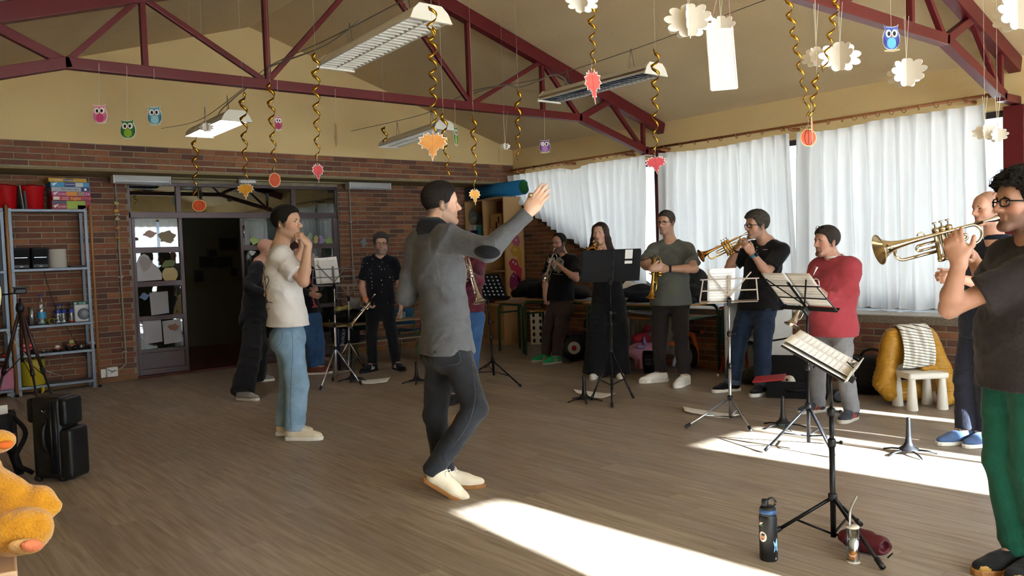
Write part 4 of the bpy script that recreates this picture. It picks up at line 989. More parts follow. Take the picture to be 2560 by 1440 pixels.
# ---- school desks along the window wall
def desk(label, x0, x1, y0, y1, z, shelf=True):
    t = thing('school_desk', label, 'desk', ((x0 + x1) / 2, (y0 + y1) / 2, 0), 'green-framed school desks')
    MB().mm((x0, y0, z - .022), (x1, y1, z - .004)).build('tabletop', mat('desk_edge', '#a9793f', .5, noise=.3, nscale=6, col2='#8f6330'), t, bevel=.002)
    MB().mm((x0 + .004, y0 + .004, z - .004), (x1 - .004, y1 - .004, z)).build('laminate', mat('desk_laminate', '#8d8f8d', .35), t)
    r = .08
    for x in (x0 + .03, x1 - .03):
        a, b = y0 + .04, y1 - .04
        MB().tube([(x, a, 0), (x, a, z - .04 - r)] + arc((x, a + r, z - .04 - r), r, 180, 90, 6, (0, 1, 0), (0, 0, 1)) + arc((x, b - r, z - .04 - r), r, 90, 0, 6, (0, 1, 0), (0, 0, 1)) + [(x, b, 0)], .017, 10).build('leg_loop', m_green, t, smooth=True)
    for y in (y0 + .04, y1 - .04): MB().tube([(x0 + .03, y, z - .16), (x1 - .03, y, z - .16)], .014, 8).build('cross_tube', m_green, t, smooth=True)
    if shelf: MB().mm((x0 + .05, y0 + .06, z - .17), (x1 - .1, y1 - .06, z - .152)).build('under_shelf', mat('desk_edge', '#a9793f'), t)
    return t
desk('school desk with green legs under the black bags, nearest the corner cupboard', 7.07, 7.6, 7.1, 8.42, .76); desk('wide school desk with green legs behind the man in grey-green', 6.79, 7.53, 5.52, 6.95, .762); desk('lower school desk half hidden beside the corner cupboard', 7.17, 7.6, 8.5, 9.1, .70, False)
# soft bags and jackets heaped on the desks
def heap(name, label, cat, blobs, m, seed=0, amp=.012, res=.015, fq=1.0):
    b = np.array([q[0] for q in blobs]); R_ = max(max(q[1]) for q in blobs) + .08
    f = SDF(b.min(0) - R_, b.max(0) + R_, res)
    for c, r in blobs: f.ell(c, r, rotz((hash((seed, round(c[1], 2))) % 7) * .2), .05)
    rs = np.random.RandomState(seed).rand(6) * 6
    f.disp(lambda X, Y, Z: amp * fq * .5 * (np.sin(21 * X + 13 * Y + 2 * np.sin(17 * Z) + rs[0]) * np.sin(25 * Z - 9 * X + rs[1]) + .6 * np.sin(40 * Y + 33 * Z + rs[2] + 2 * np.sin(20 * X))))
    zmin = min(c[2] - r[2] for c, r in blobs) + .012
    f.plane((0, 0, zmin), (0, 0, -1))
    return tag(f.build(name, m), label, cat)
heap('gig_bag', 'black gig bag lying on the desk beside the picture board', 'bag', [((7.3, 8.45, .88), (.2, .22, .13)), ((7.28, 8.15, .87), (.17, .2, .12)), ((7.2, 8.6, .82), (.1, .12, .07))], m_blackf, 1)
heap('jacket', 'dark grey jacket on the desk behind the man in green trainers', 'jacket', [((7.3, 7.85, .87), (.17, .2, .12)), ((7.3, 7.55, .84), (.15, .2, .09))], fabric_grey if 'fabric_grey' in globals() else mat('jacket_charcoal', '#2a2b2e', .9, bump=.3, bscale=200), 2)
heap('jacket', 'dark blue jacket crumpled on the desk left of the man in grey-green', 'jacket', [((7.2, 6.62, .83), (.2, .2, .08)), ((7.15, 6.3, .82), (.16, .2, .07)), ((7.3, 6.5, .87), (.12, .16, .09))], mat('jacket_navy', '#141a26', .9, bump=.3, bscale=200), 3)
heap('instrument_bag', 'upright black instrument bag on the desk right of the man in grey-green', 'bag', [((7.42, 5.85, .95), (.1, .22, .2)), ((7.25, 5.75, .86), (.14, .18, .1)), ((7.3, 5.62, .83), (.12, .09, .07))], m_blackf, 4)
heap('beanie', 'small round black pouch at the end of the wide desk', 'pouch', [((7.08, 5.58, .79), (.06, .055, .04))], m_blackf, 5, .004, .01)
tag(MB().tube([(7.35, 7.1, .78), (7.3, 6.98, .78)], .05, 12).build('case_end', m_black, smooth=True), 'dark rounded case on the desk beside the long-haired woman', 'case')
o = MB().grid(lambda u, v: (7.0 + .33 * u, 6.75 - .28 * v, .768 + .22 * u * (1 - v * .2) + .01 * math.sin(v * 9)), 8, 8).build('poster', m_paper, solid=.002, smooth=True); tag(o, 'white sheet propped on the desk behind the woman', 'paper')
# radiator between the desks and the wall
t = thing('radiator', 'white panel radiator on the low wall under the desks', 'radiator', (7.5, 6.7, .1))
for i in range(14): MB().mm((7.49, 6.18 + i * .075, .12), (7.54, 6.248 + i * .075, .62)).build('radiator_section', mat('radiator_white', '#9b978c', .5), t, bevel=.008)
# white pegboard with holes
P0 = flo(1328, 862); t = thing('pegboard', 'white board with rows of oval holes leaning under the desk', 'board', P0)
D_ = _v((.28, -.33, 0)); D_ = D_ / np.linalg.norm(D_); N_ = _v((D_[1], -D_[0], 0)); N_ = N_ if N_ @ -P0 > 0 else -N_
mbp = MB(); hw, hh = .30, .50
mbp.ext([(0, 0), (hw, 0), (hw, hh), (0, hh)], P0 + _v((0, 0, .005)), D_, (0, 0, 1), .012); mbp.build('panel', m_white, t)
for i in range(3):
    for j in range(5): MB().lathe([(.02, 0), (.02, .003)], P0 + D_ * (.05 + i * .1) + _v((0, 0, .06 + j * .095)) + N_ * .0055, N_, 12, sy=1.6 if abs(N_[2]) < .1 else 1).build('hole', m_black, t)
# tractor
P = flo(1428, 905) + _v((.1, .06, 0)); t = thing('toy_tractor', 'black ride-on toy tractor with a white and red wheel hub under the desk', 'toy tractor', P)
ax = nrm((-.55, -.83, 0)); fw_ = nrm((.83, -.55, 0))
def wheel(C_, r, w, hub, label='wheel', m=None):
    wh = MB().lathe([(r * .55, -w / 2), (r * .92, -w / 2), (r, -w * .3), (r, w * .3), (r * .92, w / 2), (r * .55, w / 2)], C_, ax, 26).build(label, m or m_black, t, smooth=True)
    MB().lathe([(r * .5, -w * .55), (r * .5, w * .5), (r * .42, w * .56), (r * .2, w * .5)], C_, ax, 22).build('hub', hub, wh, smooth=True); MB().lathe([(r * .16, 0), (r * .16, w * .62), (0, w * .64)], C_, ax, 14).build('hub_cap', m_redp, wh, smooth=True)
    for k in range(14):
        a = 2 * math.pi * k / 14; F = frame(ax); MB().box(C_ + F[:, 0] * math.cos(a) * r + F[:, 1] * math.sin(a) * r, (.02, .03, w), np.array([F[:, 0] * math.cos(a) + F[:, 1] * math.sin(a), -F[:, 0] * math.sin(a) + F[:, 1] * math.cos(a), ax]).T).build('tread', m or m_black, wh)
hubw = mat('hub_white', '#aaa79f', .5)
wheel(P + _v((0, 0, .165)), .16, .11, hubw); wheel(P - ax * .38 + _v((0, 0, .165)), .16, .11, hubw); wheel(P + fw_ * .45 + _v((0, 0, .11)), .105, .08, hubw)
MB().box(P - ax * .19 + fw_ * .2 + _v((0, 0, .27)), (.26, .62, .16), np.array([ax, fw_, ZU_ if 'ZU_' in globals() else _v((0, 0, 1))]).T).build('chassis', m_black, t, bevel=.03); MB().box(P - ax * .19 - fw_ * .1 + _v((0, 0, .40)), (.24, .1, .2), np.array([ax, fw_, _v((0, 0, 1))]).T).build('seat', m_black, t, bevel=.02)
MB().tube(arc(P - ax * .19 + fw_ * .22 + _v((0, 0, .47)), .085, 0, 345, 18, nrm(ax), nrm(fw_ * .4 + _v((0, 0, .9)))), .013, 8, closed=True).build('steering_wheel', m_black, t, smooth=True)
MB().box(P + _v((0, 0, .345)), (.13, .26, .03), np.array([ax, fw_, _v((0, 0, 1))]).T).build('mudguard', mat('dark_red_plastic', '#4a1518', .4), t, bevel=.01)
# pink ride-on
P = flo(1600, 922); t = thing('ride_on_toy', 'pink ride-on toy with red seat and lilac handlebar under the desk', 'ride-on toy', P); m_pk = mat('pink_toy', '#b87f92', .4); m_lil = mat('lilac_toy', '#8d7fae', .4)
fw_ = nrm((.45, -.9, 0)); ax = nrm((.9, .45, 0))
f = SDF(P - _v((.4, .4, 0)), P + _v((.45, .5, .5)), .014); f.cone(P + ax * .05 + _v((0, 0, .2)), .1, P + ax * .3 + _v((0, 0, .22)), .09, .05); f.cone(P - fw_ * .05 + _v((0, 0, .2)), .085, P + fw_ * .16 + ax * .05 + _v((0, 0, .22)), .08, .05); f.cone(P + _v((0, 0, .18)), .06, P - ax * .02 + _v((0, 0, .03)), .045, .04); f.cone(P + ax * .25 + _v((0, 0, .2)), .06, P + ax * .27 + _v((0, 0, .04)), .045, .04)
f.build('toy_shell', m_pk, t)
f = SDF(P - _v((.4, .4, 0)), P + _v((.5, .5, .6)), .014); f.ell(P + ax * .12 + _v((0, 0, .34)), (.14, .1, .07), None, .03); f.cone(P + ax * .3 + _v((0, 0, .34)), .07, P + ax * .38 + _v((0, 0, .44)), .04, .04); f.build('seat', mat('red_toy', '#a32f3a', .4), t)
MB().tube([P - ax * .16 + fw_ * .02 + _v((0, 0, .27)), P + ax * .05 + fw_ * .1 + _v((0, 0, .24)), P + ax * .12 + fw_ * .14 + _v((0, 0, .2))], .018, 8).build('handlebar', m_lil, t, smooth=True)
MB().lathe([(.035, 0), (.02, .06), (.004, .1)], P + fw_ * .06 + _v((0, 0, .27)), (0, 0, 1), 12).build('horn', m_lil, t, smooth=True); MB().ext(blobby(0, 0, .09, .05, lob=2), P + ax * .2 + fw_ * .1 + _v((0, 0, .36)), ax, _v((0, 0, 1)), .03).build('side_fairing', mat('fairing_grey', '#8f8a8e', .4), t)
for q, d in ((.0, -.06), (.14, .05), (.3, 0)): MB().lathe([(.06, -.025), (.065, 0), (.06, .025)], P + ax * (q - .03) + fw_ * (.05 + d) + _v((0, 0, .065)), fw_, 18).build('wheel', mat('wheel_pink', '#8d5564', .5), t, smooth=True)
# loose knobby tyres
for i, (a, lb) in enumerate(((1618, 'first of two knobby black toy tyres beside the pink toy'), (1636, 'second knobby black toy tyre, nearer the man in grey-green'))):
    P = flo(a, 933); r, w = .12, .075; ax = nrm((.75, -.66, 0)); t = thing('knobby_ring', lb, 'toy ring', P, 'loose toy tyres')
    MB().lathe([(r * .5, -w / 2), (r * .9, -w / 2), (r * .97, 0), (r * .9, w / 2), (r * .5, w / 2)], P + _v((0, 0, r + .004)), ax, 28).build('tyre_ring', m_black, t, smooth=True)
    F = frame(ax)
    for k in range(18):
        b = 2 * math.pi * k / 18; MB().box(P + _v((0, 0, r + .004)) + (F[:, 0] * math.cos(b) + F[:, 1] * math.sin(b)) * r * .95, (.022, .018, w * .95), np.array([F[:, 0] * math.cos(b) + F[:, 1] * math.sin(b), -F[:, 0] * math.sin(b) + F[:, 1] * math.cos(b), ax]).T).build('tread_block', m_black, t)
# orange balance bike
P = flo(1733, 920); t = thing('balance_bike', 'orange balance bike leaning under the wide desk', 'balance bike', P); m_or = mat('orange_toy', '#c2561c', .4); ax = nrm((.85, -.5, 0))
MB().lathe([(.1, -.025), (.13, -.02), (.135, 0), (.13, .02), (.1, .025)], P - _v((.02, 0, -.14)), ax, 26).build('wheel', m_black, t, smooth=True); MB().lathe([(.085, -.028), (.085, .028)], P - _v((.02, 0, -.14)), ax, 22).build('hub', mat('hub_grey', '#8c8d8f', .5), t)
zz = lambda p_, z: _v((p_[0], p_[1], z))
A = at(1744, 905, depth(P)); B = at(1728, 830, depth(P)); C_ = at(1718, 835, depth(P) + .02)
MB().tube(spline([A, at(1742, 880, depth(P)), at(1736, 850, depth(P)), B], 4), [.02] * 4 + [.024] * 4 + [.028] * 4 + [.03], 10).build('fork', m_or, t, smooth=True); MB().tube([B, C_, at(1700, 862, depth(P) + .25)], .03, 10).build('frame_tube', m_or, t, smooth=True); MB().tube([at(1722, 828, depth(P)), at(1752, 830, depth(P) - .05)], .016, 10).build('handlebar', m_black, t, smooth=True); MB().ball(at(1754, 830, depth(P) - .06), .02, 10).build('grip', m_or, t, smooth=True)
P2 = flo(1684, 930); MB().tube(spline([at(1683, 916, depth(P2)), at(1688, 895, depth(P2)), at(1696, 882, depth(P2))], 4), [.02] * 9, 10).build('grey_fork', mat('fork_grey', '#7f848c', .4), t, smooth=True); MB().box(at(1686, 858, depth(P2) + .1), (.12, .08, .05)).build('saddle', m_or, t, bevel=.02)
# teal folding chair with red legs, white cabinet
P = flo(1795, 940); d = depth(P) + .25; t = thing('folding_chair', 'teal chair with red metal legs and faint lettering beside the wide desk', 'chair', flo(1830, 930)); m_teal = mat('teal_panel', '#1b4a52', .6, noise=.3, nscale=6, col2='#153b43'); m_rt = mat('red_tube', '#8c1f24', .4)
U_ = nrm(at(1850, 780, d) - at(1803, 780, d)); U_ = nrm((U_[0], U_[1], 0)); o_ = at(1800, 850, d)
MB().ext([(0, 0), (.3, 0), (.29, .34), (.03, .34)], o_, U_, (0, 0, 1), .02).build('backrest', m_teal, t, bevel=.006); nn = np.cross(U_, _v((0, 0, 1))); nn = nn if nn @ (CAM - o_) > 0 else -nn
MB().ext([(0, 0), (.3, 0), (.3, .32), (0, .32)], o_ - _v((0, 0, .02)), U_, nn, .025).build('seat', m_teal, t, bevel=.006)
Rt = np.array([U_, _v((0, 0, 1)), nn]).T; m_lo = mat('ink_orange', '#7c4a36', .7); text('RECORTE', .05, o_ + U_ * .17 + _v((0, 0, .30)) + nn * .0115, Rt, m_lo, t); text('REPORTE', .05, o_ + U_ * .17 + _v((0, 0, .25)) + nn * .0115, Rt, m_lo, t)
for a, b in ((o_ + nn * .02 + U_ * .13, P), (o_ + U_ * .28, flo(1868, 945)), (o_ + U_ * .05, flo(1850, 905)), (o_ + U_ * .3, flo(1872, 915))): MB().tube([a, b], .011, 8).build('leg', m_rt, t, smooth=True); MB().lathe([(.014, 0), (.014, .025)], b, n=10).build('foot', m_white, t)
MB().tube([o_ + U_ * .0 + _v((0, 0, .345)), o_ + U_ * .16 + _v((0, 0, .375)), o_ + U_ * .3 + _v((0, 0, .35))], .012, 8).build('top_rail', m_rt, t, smooth=True)
t = thing('white_cabinet', 'white melamine cabinet behind the man in the black henley', 'cabinet', (7.35, 4.85, 0)); m_mel = mat('melamine', '#c4c2bc', .45)
yA, yB, xA, xB = 4.66, 5.2, 7.12, 7.53
MB().mm((xA, yA, 0), (xB, yA + .018, .78)).build('side_panel', m_mel, t); MB().mm((xA, yB - .018, 0), (xB, yB, .78)).build('side_panel', m_mel, t); MB().mm((xB - .01, yA, 0), (xB, yB, .78)).build('back_panel', m_mel, t); MB().mm((xA - .01, yA - .01, .78), (xB, yB + .01, .8)).build('top', m_mel, t)
for z in (.05, .4): MB().mm((xA, yA, z), (xB, yB, z + .018)).build('shelf_board', m_mel, t)
heap('jacket', 'black and blue jacket folded on the white cabinet', 'jacket', [((7.3, 4.72, .86), (.16, .17, .07)), ((7.22, 4.62, .8), (.1, .08, .1))], mat('jacket_blueblack', '#151b2c', .9, bump=.3, bscale=200), 8)
# bags and cases on the floor by the wall
P = flo(1990, 998); U_ = nrm((.45, -.9, 0)); V_ = nrm((.9, .45, 0)); R3 = np.array([U_, V_, _v((0, 0, 1))]).T
t = thing('instrument_case', 'open black instrument case with a white mute inside, behind the man in red', 'case', P); C0 = P + V_ * .16 + _v((0, 0, .075))
for s_, w_ in (((0, 0, -.07), (.5, .28, .012)),): MB().box(C0 + R3 @ _v(s_), w_, R3).build('tray', m_blackf, t)
for s_, w_ in (((0, -.135, 0), (.5, .014, .15)), ((0, .135, 0), (.5, .014, .15)), ((-.245, 0, 0), (.014, .28, .15)), ((.245, 0, 0), (.014, .28, .15))): MB().box(C0 + R3 @ _v(s_), w_, R3).build('case_side', m_blackf, t, bevel=.01)
MB().box(C0 + R3 @ _v((0, .2, .14)), (.5, .02, .26), R3 @ rotx(-.4)).build('lid', m_blackf, t, bevel=.02); MB().tube([C0 + R3 @ _v((-.08, -.145, .0)), C0 + R3 @ _v((0, -.165, .0)), C0 + R3 @ _v((.08, -.145, .0))], .01, 8).build('handle', m_black, t)
t = thing('trumpet_mute', 'round white mute lying in the open instrument case', 'mute', C0 + R3 @ _v((-.05, 0, .0))); MB().lathe([(.03, 0), (.055, .03), (.06, .06), (.05, .08), (.02, .085)], C0 + R3 @ _v((-.05, -.02, .03)), U_ * -.3 + V_ * -.6 + _v((0, 0, .5)), 20).build('mute_body', m_white, t, smooth=True); MB().lathe([(.012, .084), (.012, .088)], C0 + R3 @ _v((-.05, -.02, .03)), U_ * -.3 + V_ * -.6 + _v((0, 0, .5)), 12).build('hole', m_black, t)
tag(MB().lathe([(.03, -.03), (.055, -.03), (.058, 0), (.055, .03), (.03, .03)], flo(2095, 1006) + _v((0, 0, .058)), (-.6, -.8, 0), 22).build('tape_roll', m_black, smooth=True), 'black round roll on the floor between the legs of the man in red', 'roll')
heap('camouflage_bag', 'olive camouflage bag under the red folder', 'bag', [((6.98, 4.62, .1), (.14, .2, .1)), ((6.9, 4.75, .07), (.1, .1, .07))], mat('camo', '#3b3a28', .9, noise=.9, nscale=22, col2='#201f17'), 9, .008)
Pf = flo(1920, 945, .22); tag(MB().box(Pf + _v((.02, 0, -.005)), (.3, .26, .014), rotz(.5) @ rotx(-.12)).build('folder', mat('red_card', '#a82a2e', .5), bevel=.003), 'flat red folder resting on the camouflage bag', 'folder')
P = flo(2190, 992); f = SDF(P - _v((.3, .5, 0)), P + _v((.6, .5, .5)), .014); R3b = np.array([nrm((.3, -.95, 0)), nrm((.95, .3, 0)), _v((0, 0, 1))]).T; Cg = P + R3b @ _v((-.05, .17, .17)); f.box(Cg, (.27, .13, .165), R3b, .05, .02); f.box(Cg + R3b @ _v((.0, -.1, -.02)), (.19, .06, .1), R3b, .03, .02); f.disp(lambda X, Y, Z: .004 * np.sin(X * 40 + Z * 30) * np.sin(Y * 35))
t = thing('gig_bag', 'bulky black gig bag on the floor against the brick wall', 'bag', P); f.build('bag_shell', m_blackf, t); MB().tube(bez(Cg + R3b @ _v((-.1, 0, .16)), Cg + R3b @ _v((-.08, 0, .25)), Cg + R3b @ _v((.08, 0, .25)), Cg + R3b @ _v((.1, 0, .16)), 8), .012, 8).build('handle', m_blackf, t, smooth=True)
tag(MB().box(Cg + R3b @ _v((-.22, -.05, .2)), (.14, .12, .06), R3b).build('pouch', mat('pink_pouch', '#a35862', .6), bevel=.02), 'small pink pouch on top of the black gig bag', 'pouch')

# ---- child's chair with clothes over its back
P = _v((6.76, 3.05, 0)); Rc = rotz(math.radians(-36)) ; t = thing('childs_chair', 'white plastic child\'s chair with thick conical legs', 'chair', P); mw = mat('chair_white', '#d6d1c4', .45)
c0 = lambda x, y, z: P + Rc @ _v((x, y, z))
f = MB().box(c0(0, 0, .275), (.33, .3, .05), Rc).build('seat', mw, t, bevel=.018, bseg=3)
for x in (-.125, .125):
    for y in (-.11, .11): MB().lathe([(.042, 0), (.044, .004), (.026, .255)], c0(x, y, 0), n=20).build('leg', mw, t, smooth=False, autos=.6)
MB().box(c0(0, .145, .45), (.26, .03, .34), Rc).build('backrest', mw, t, bevel=.012)
f = SDF(P - _v((.5, .5, 0)), P + _v((.55, .55, .75)), .011)
f.box(c0(0, .155, .49), (.19, .055, .15), Rc, .04, .05); f.cone(c0(-.17, .14, .52), .075, c0(-.23, .12, .2), .085, .06); f.cone(c0(-.23, .12, .2), .08, c0(-.2, .1, .1), .06, .05); f.cone(c0(.17, .14, .53), .075, c0(.23, .1, .3), .085, .06); f.cone(c0(.23, .1, .3), .075, c0(.27, .04, .1), .085, .05); f.cone(c0(.27, .04, .1), .08, c0(.2, -.03, .05), .05, .05); f.cone(c0(.15, .02, .32), .03, c0(.02, -.02, .315), .02, .04); f.cone(c0(-.12, .22, .1), .09, c0(.1, .22, .1), .09, .06)
def puff(X, Y, Z):
    return .009 * np.cos(2 * math.pi * (Z + .12 * np.sin(9 * X + 7 * Y)) / .075) ** 8 + .004 * np.sin(40 * X + 25 * Z) * np.sin(33 * Y - 20 * Z)
f.disp(puff); f.plane((0, 0, .012), (0, 0, -1)); tag(f.build('puffer_jacket', mat('mustard_nylon', '#a8791e', .5, noise=.35, nscale=7, col2='#8a6016', bump=.15, bscale=60)), 'mustard yellow puffer jacket draped over the child\'s chair', 'jacket')
m_str = mat('striped_jersey', '#dedbd2', .9); nt = m_str.node_tree; N, L = nt.nodes, nt.links; tc = N.new('ShaderNodeTexCoord'); wv = N.new('ShaderNodeTexWave'); wv.wave_type = 'BANDS'; wv.bands_direction = 'Y'; wv.inputs['Scale'].default_value = 5.6; wv.inputs['Distortion'].default_value = .25; L.new(tc.outputs['UV'], wv.inputs['Vector']); gt = N.new('ShaderNodeMath'); gt.operation = 'GREATER_THAN'; gt.inputs[1].default_value = .90; L.new(wv.outputs[1], gt.inputs[0]); mx = N.new('ShaderNodeMix'); mx.data_type = 'RGBA'; mx.inputs[6].default_value = lin('#dedbd2'); mx.inputs[7].default_value = lin('#1e1e22'); L.new(gt.outputs[0], mx.inputs[0]); L.new(mx.outputs[2], N['Principled BSDF'].inputs['Base Color'])
nu, nv = 26, 34; mbs = MB()
def jersey(u, v):      # u across, v from the back over the top down to the seat
    x = (-.13 + .25 * u) * (1 + .1 * v) + .02 * math.sin(v * 3) ; w = .011 * math.sin(u * 19 + v * 2) + .008 * math.sin(u * 33 - v * 5)
    if v < .12: y, z = .215, .63 - (.12 - v) * .6
    elif v < .25: a = (v - .12) / .13; y = .215 - a * .13; z = .63 + .035 * math.sin(a * math.pi)
    else: a = (v - .25) / .75; y = .085 - a * .05 - .03 * math.sin(a * 3); z = .63 - a * .31
    return c0(x, y - w - .012, z)
mbs.grid(jersey, nu, nv); o = mbs.build('striped_top', m_str, smooth=True, solid=.006); tag(o, 'white top with thin black stripes over the mustard jacket', 'top')
uv = o.data.uv_layers.new(name='UVMap')
for l in o.data.loops: i = l.vertex_index; uv.data[l.index].uv = ((i // (nv + 1)) / nu, (i % (nv + 1)) / nv - .12 * (i // (nv + 1)) / nu)

# ---- music stands -------------------------------------------------------------------------
m_music = mat('music_print', '#f0efec', .8); nt = m_music.node_tree; N, L = nt.nodes, nt.links
tc = N.new('ShaderNodeTexCoord'); sx_ = N.new('ShaderNodeSeparateXYZ'); L.new(tc.outputs['Object'], sx_.inputs[0])
def mth(op, a, b=None):
    n_ = N.new('ShaderNodeMath'); n_.operation = op
    for i, q in enumerate((a, b)):
        if q is None: continue
        if isinstance(q, (int, float)): n_.inputs[i].default_value = q
        else: L.new(q, n_.inputs[i])
    return n_.outputs[0]
fr_ = mth('FRACT', mth('MULTIPLY', sx_.outputs[1], 42.0)); bandm = mth('MULTIPLY', mth('GREATER_THAN', fr_, .3), mth('LESS_THAN', fr_, .62)); inx = mth('LESS_THAN', mth('ABSOLUTE', sx_.outputs[0]), .088); iny = mth('LESS_THAN', mth('ABSOLUTE', sx_.outputs[1]), .118)
nz = N.new('ShaderNodeTexNoise'); nz.inputs['Scale'].default_value = 330; L.new(tc.outputs['Object'], nz.inputs['Vector']); nb = mth('ADD', mth('MULTIPLY', mth('GREATER_THAN', nz.outputs[0], .56), .55), .12)
fac = mth('MULTIPLY', mth('MULTIPLY', bandm, nb), mth('MULTIPLY', inx, iny)); mx = N.new('ShaderNodeMix'); mx.data_type = 'RGBA'; mx.inputs[6].default_value = lin('#f0efec'); mx.inputs[7].default_value = lin('#30302e'); L.new(fac, mx.inputs[0]); L.new(mx.outputs[2], N['Principled BSDF'].inputs['Base Color'])
def sheet(label, C_, R, w=.21, h=.297, m=None, bend=.0, group='sheets of music', name='sheet_music', curl=0.0):
    """page centred at C_, axes = columns of R (right, up, towards reader)"""
    mb = MB(); mb.grid(lambda u, v: ((u - .5) * w, (v - .5) * h, bend * ((u - .5) ** 2) * 4 * w + curl * max(0, v - .6) ** 2), 8, 8); o = mb.build(name, m or m_music, smooth=True, solid=.0015)
    o.matrix_world = Matrix(((R[0][0], R[0][1], R[0][2], C_[0]), (R[1][0], R[1][1], R[1][2], C_[1]), (R[2][0], R[2][1], R[2][2], C_[2]), (0, 0, 0, 1)))
    return tag(o, label, 'sheet music', group)
def deskframe(a, tilt):
    """desk whose reader side faces the photo direction a, leaning back by tilt degrees"""
    n0 = ang_(a); r0 = nrm(np.cross(_v((0, 0, 1)), n0)); t_ = math.radians(tilt); n = nrm(n0 * math.cos(t_) + _v((0, 0, 1)) * math.sin(t_)); return np.array([r0, np.cross(n, r0), n]).T
def ang_(a):
    a = math.radians(a); return nrm((RT[0], RT[1], 0)) * math.cos(a) + nrm((FW[0], FW[1], 0)) * math.sin(a)
def stand(label, foot, top, style, R, mt, md, w=.46, h=.3, hub=.32, spread=.28, a0=90, low=.1, lean=True, foots=None, off=0.0, ml=None):
    """tripod stand: foot pixel on the floor, top pixel of the pole, desk axes R"""
    P = flo(*foot); T = at(top[0], top[1], depth(P)); t = thing('music_stand', label, 'music stand', P, 'music stands'); ax = T - P; L_ = np.linalg.norm(ax); ax = ax / L_
    up = lambda z: P + ax * (z * L_ / max(T[2], .01))
    MB().tube([up(low * .6), up(hub + .25)], .013, 10).build('lower_tube', mt, t, smooth=True); MB().tube([up(hub + .2), up(T[2] * .72)], .0105, 10).build('middle_tube', mt, t, smooth=True); MB().tube([up(T[2] * .7), T], .008, 10).build('upper_tube', mt, t, smooth=True)
    for z in (hub + .25, T[2] * .72): c = MB().lathe([(.015, -.02), (.018, -.012), (.018, .012), (.014, .02)], up(z), ax, 12).build('clamp', m_black, t, smooth=True); MB().tube([up(z), up(z) + ang_(0) * .04], .004, 6).ball(up(z) + ang_(0) * .042, .009, 8).build('clamp_knob', m_black, c, smooth=True)
    MB().lathe([(.014, -.02), (.021, -.015), (.021, .015), (.014, .02)], up(hub), ax, 12).build('hub', m_black, t, smooth=True)
    for k in range(3):
        F_ = P + ang_(a0 + k * 120) * spread if foots is None else flo(*foots[k])
        lg = MB().tube([up(hub), F_ + _v((0, 0, .012))], .0085, 8).build('leg', mt, t, smooth=True); m_ = up(hub) * .42 + F_ * .58
        MB().tube([up(low), m_ + _v((0, 0, .0))], .0055, 6).build('strut', mt, lg, smooth=True); dv = nrm(F_ - up(hub)); MB().tube([F_ + _v((0, 0, .012)) - dv * .05, F_ + _v((0, 0, .014))], .0125, 8).build('rubber_foot', m_black, lg, smooth=True)
    Q = lambda x, y, z=0: T + R @ _v((x, y + off, z))
    if style == 'wire':
        for nm, pts in (('ledge', None), ('top_bar', [Q(-w / 2, h * .62), Q(w / 2, h * .62)]), ('side_bar', [Q(-w / 2, 0), Q(-w / 2 * .9, h * .62)]), ('side_bar', [Q(w / 2, 0), Q(w / 2 * .9, h * .62)]), ('cross_bar', [Q(-w / 2 * .95, h * .3), Q(w / 2 * .95, h * .3)]), ('spine', [Q(0, -.03), Q(0, h * .72)]), ('fan_bar', [Q(0, h * .1), Q(-w * .36, h * .8)]), ('fan_bar', [Q(0, h * .1), Q(w * .36, h * .8)])):
            if pts is None: MB().box(Q(0, -.01, .012), (w, .004, .036), R).build('ledge', md, t)
            else: MB().bar(pts[0], pts[1], .010 if nm != 'spine' else .022, .004, up=R[:, 2]).build(nm, md, t)
    else:
        d = MB().box(Q(0, h / 2, -.004), (w, h, .005), R).build('desk_plate', md, t, bevel=.002); MB().box(Q(0, -.005, .025), (w, .005, .055), R).build('ledge', ml or md, t)
        if style == 'holes':
            for i in range(6):
                for j in range(9): MB().lathe([(.0115, 0), (.0115, .0012)], Q(-w * .42 + j * w * .105, h * .2 + i * h * .14, -.0085), -R[:, 2], 10).build('perforation', mat('hole_pale', '#8f9ba0', .6), d)
    MB().box(Q(0, .0, -.02), (.03, .06, .03), R).build('tilt_bracket', m_black, t, bevel=.004)
    return t, Q, P
R_A = deskframe(95, 20)
t, Q, P = stand('silver folding wire stand behind the man in white', (840, 962), (836, 712), 'wire', R_A, m_steel, mat('grey_wire', '#8b8c90', .4, metal=.6), .47, .3, .40, .27, foots=((800, 978), (904, 965), (832, 955)))
sheet('white sheet of music standing on the silver wire stand, behind the man in white', Q(.09, .16, .02), R_A, .21, .3); sheet('second page tucked behind on the silver wire stand', Q(.05, .165, .017), R_A @ rotz(-.06), .21, .3, m_paper)
t, Q, P = stand('slim silver stand half hidden behind the dotted man\'s trumpet', (872, 925), (872, 745), 'wire', deskframe(95, 15), m_steel, m_steel, .3, .25, .35, .22, a0=40)
R_B = deskframe(62, 35); t, Q, P = stand('black orchestral stand with perforated plate, right of the conductor', (1236, 952), (1219, 748), 'holes', R_B, m_blackm, m_blackm, .52, .34, .22, .3, foots=((1162, 952), (1302, 968), (1214, 920)), off=.0)
R_C = deskframe(95, 22); t, Q, P = stand('black stand with solid plate in front of the long-haired woman', (1530, 990), (1525, 702), 'plate', R_C, m_blackm, m_black, .56, .3, .42, .25, foots=((1478, 1003), (1584, 999), (1530, 1020)))
fo = thing('ring_binder', 'black spiral folder with two white cards on the woman\'s stand', 'folder', Q(0, .16, .02)); MB().box(Q(0, .16, -.013), (.54, .32, .006), R_C).build('cover', m_blackf, fo); 
for k in range(22): MB().tube(arc(Q(-.02 + .01 * math.sin(0), .02 + k * .0135, -.018), .006, 0, 330, 7, R_C[:, 0], R_C[:, 2]), .0012, 5).build('spiral_ring', m_steel, fo)
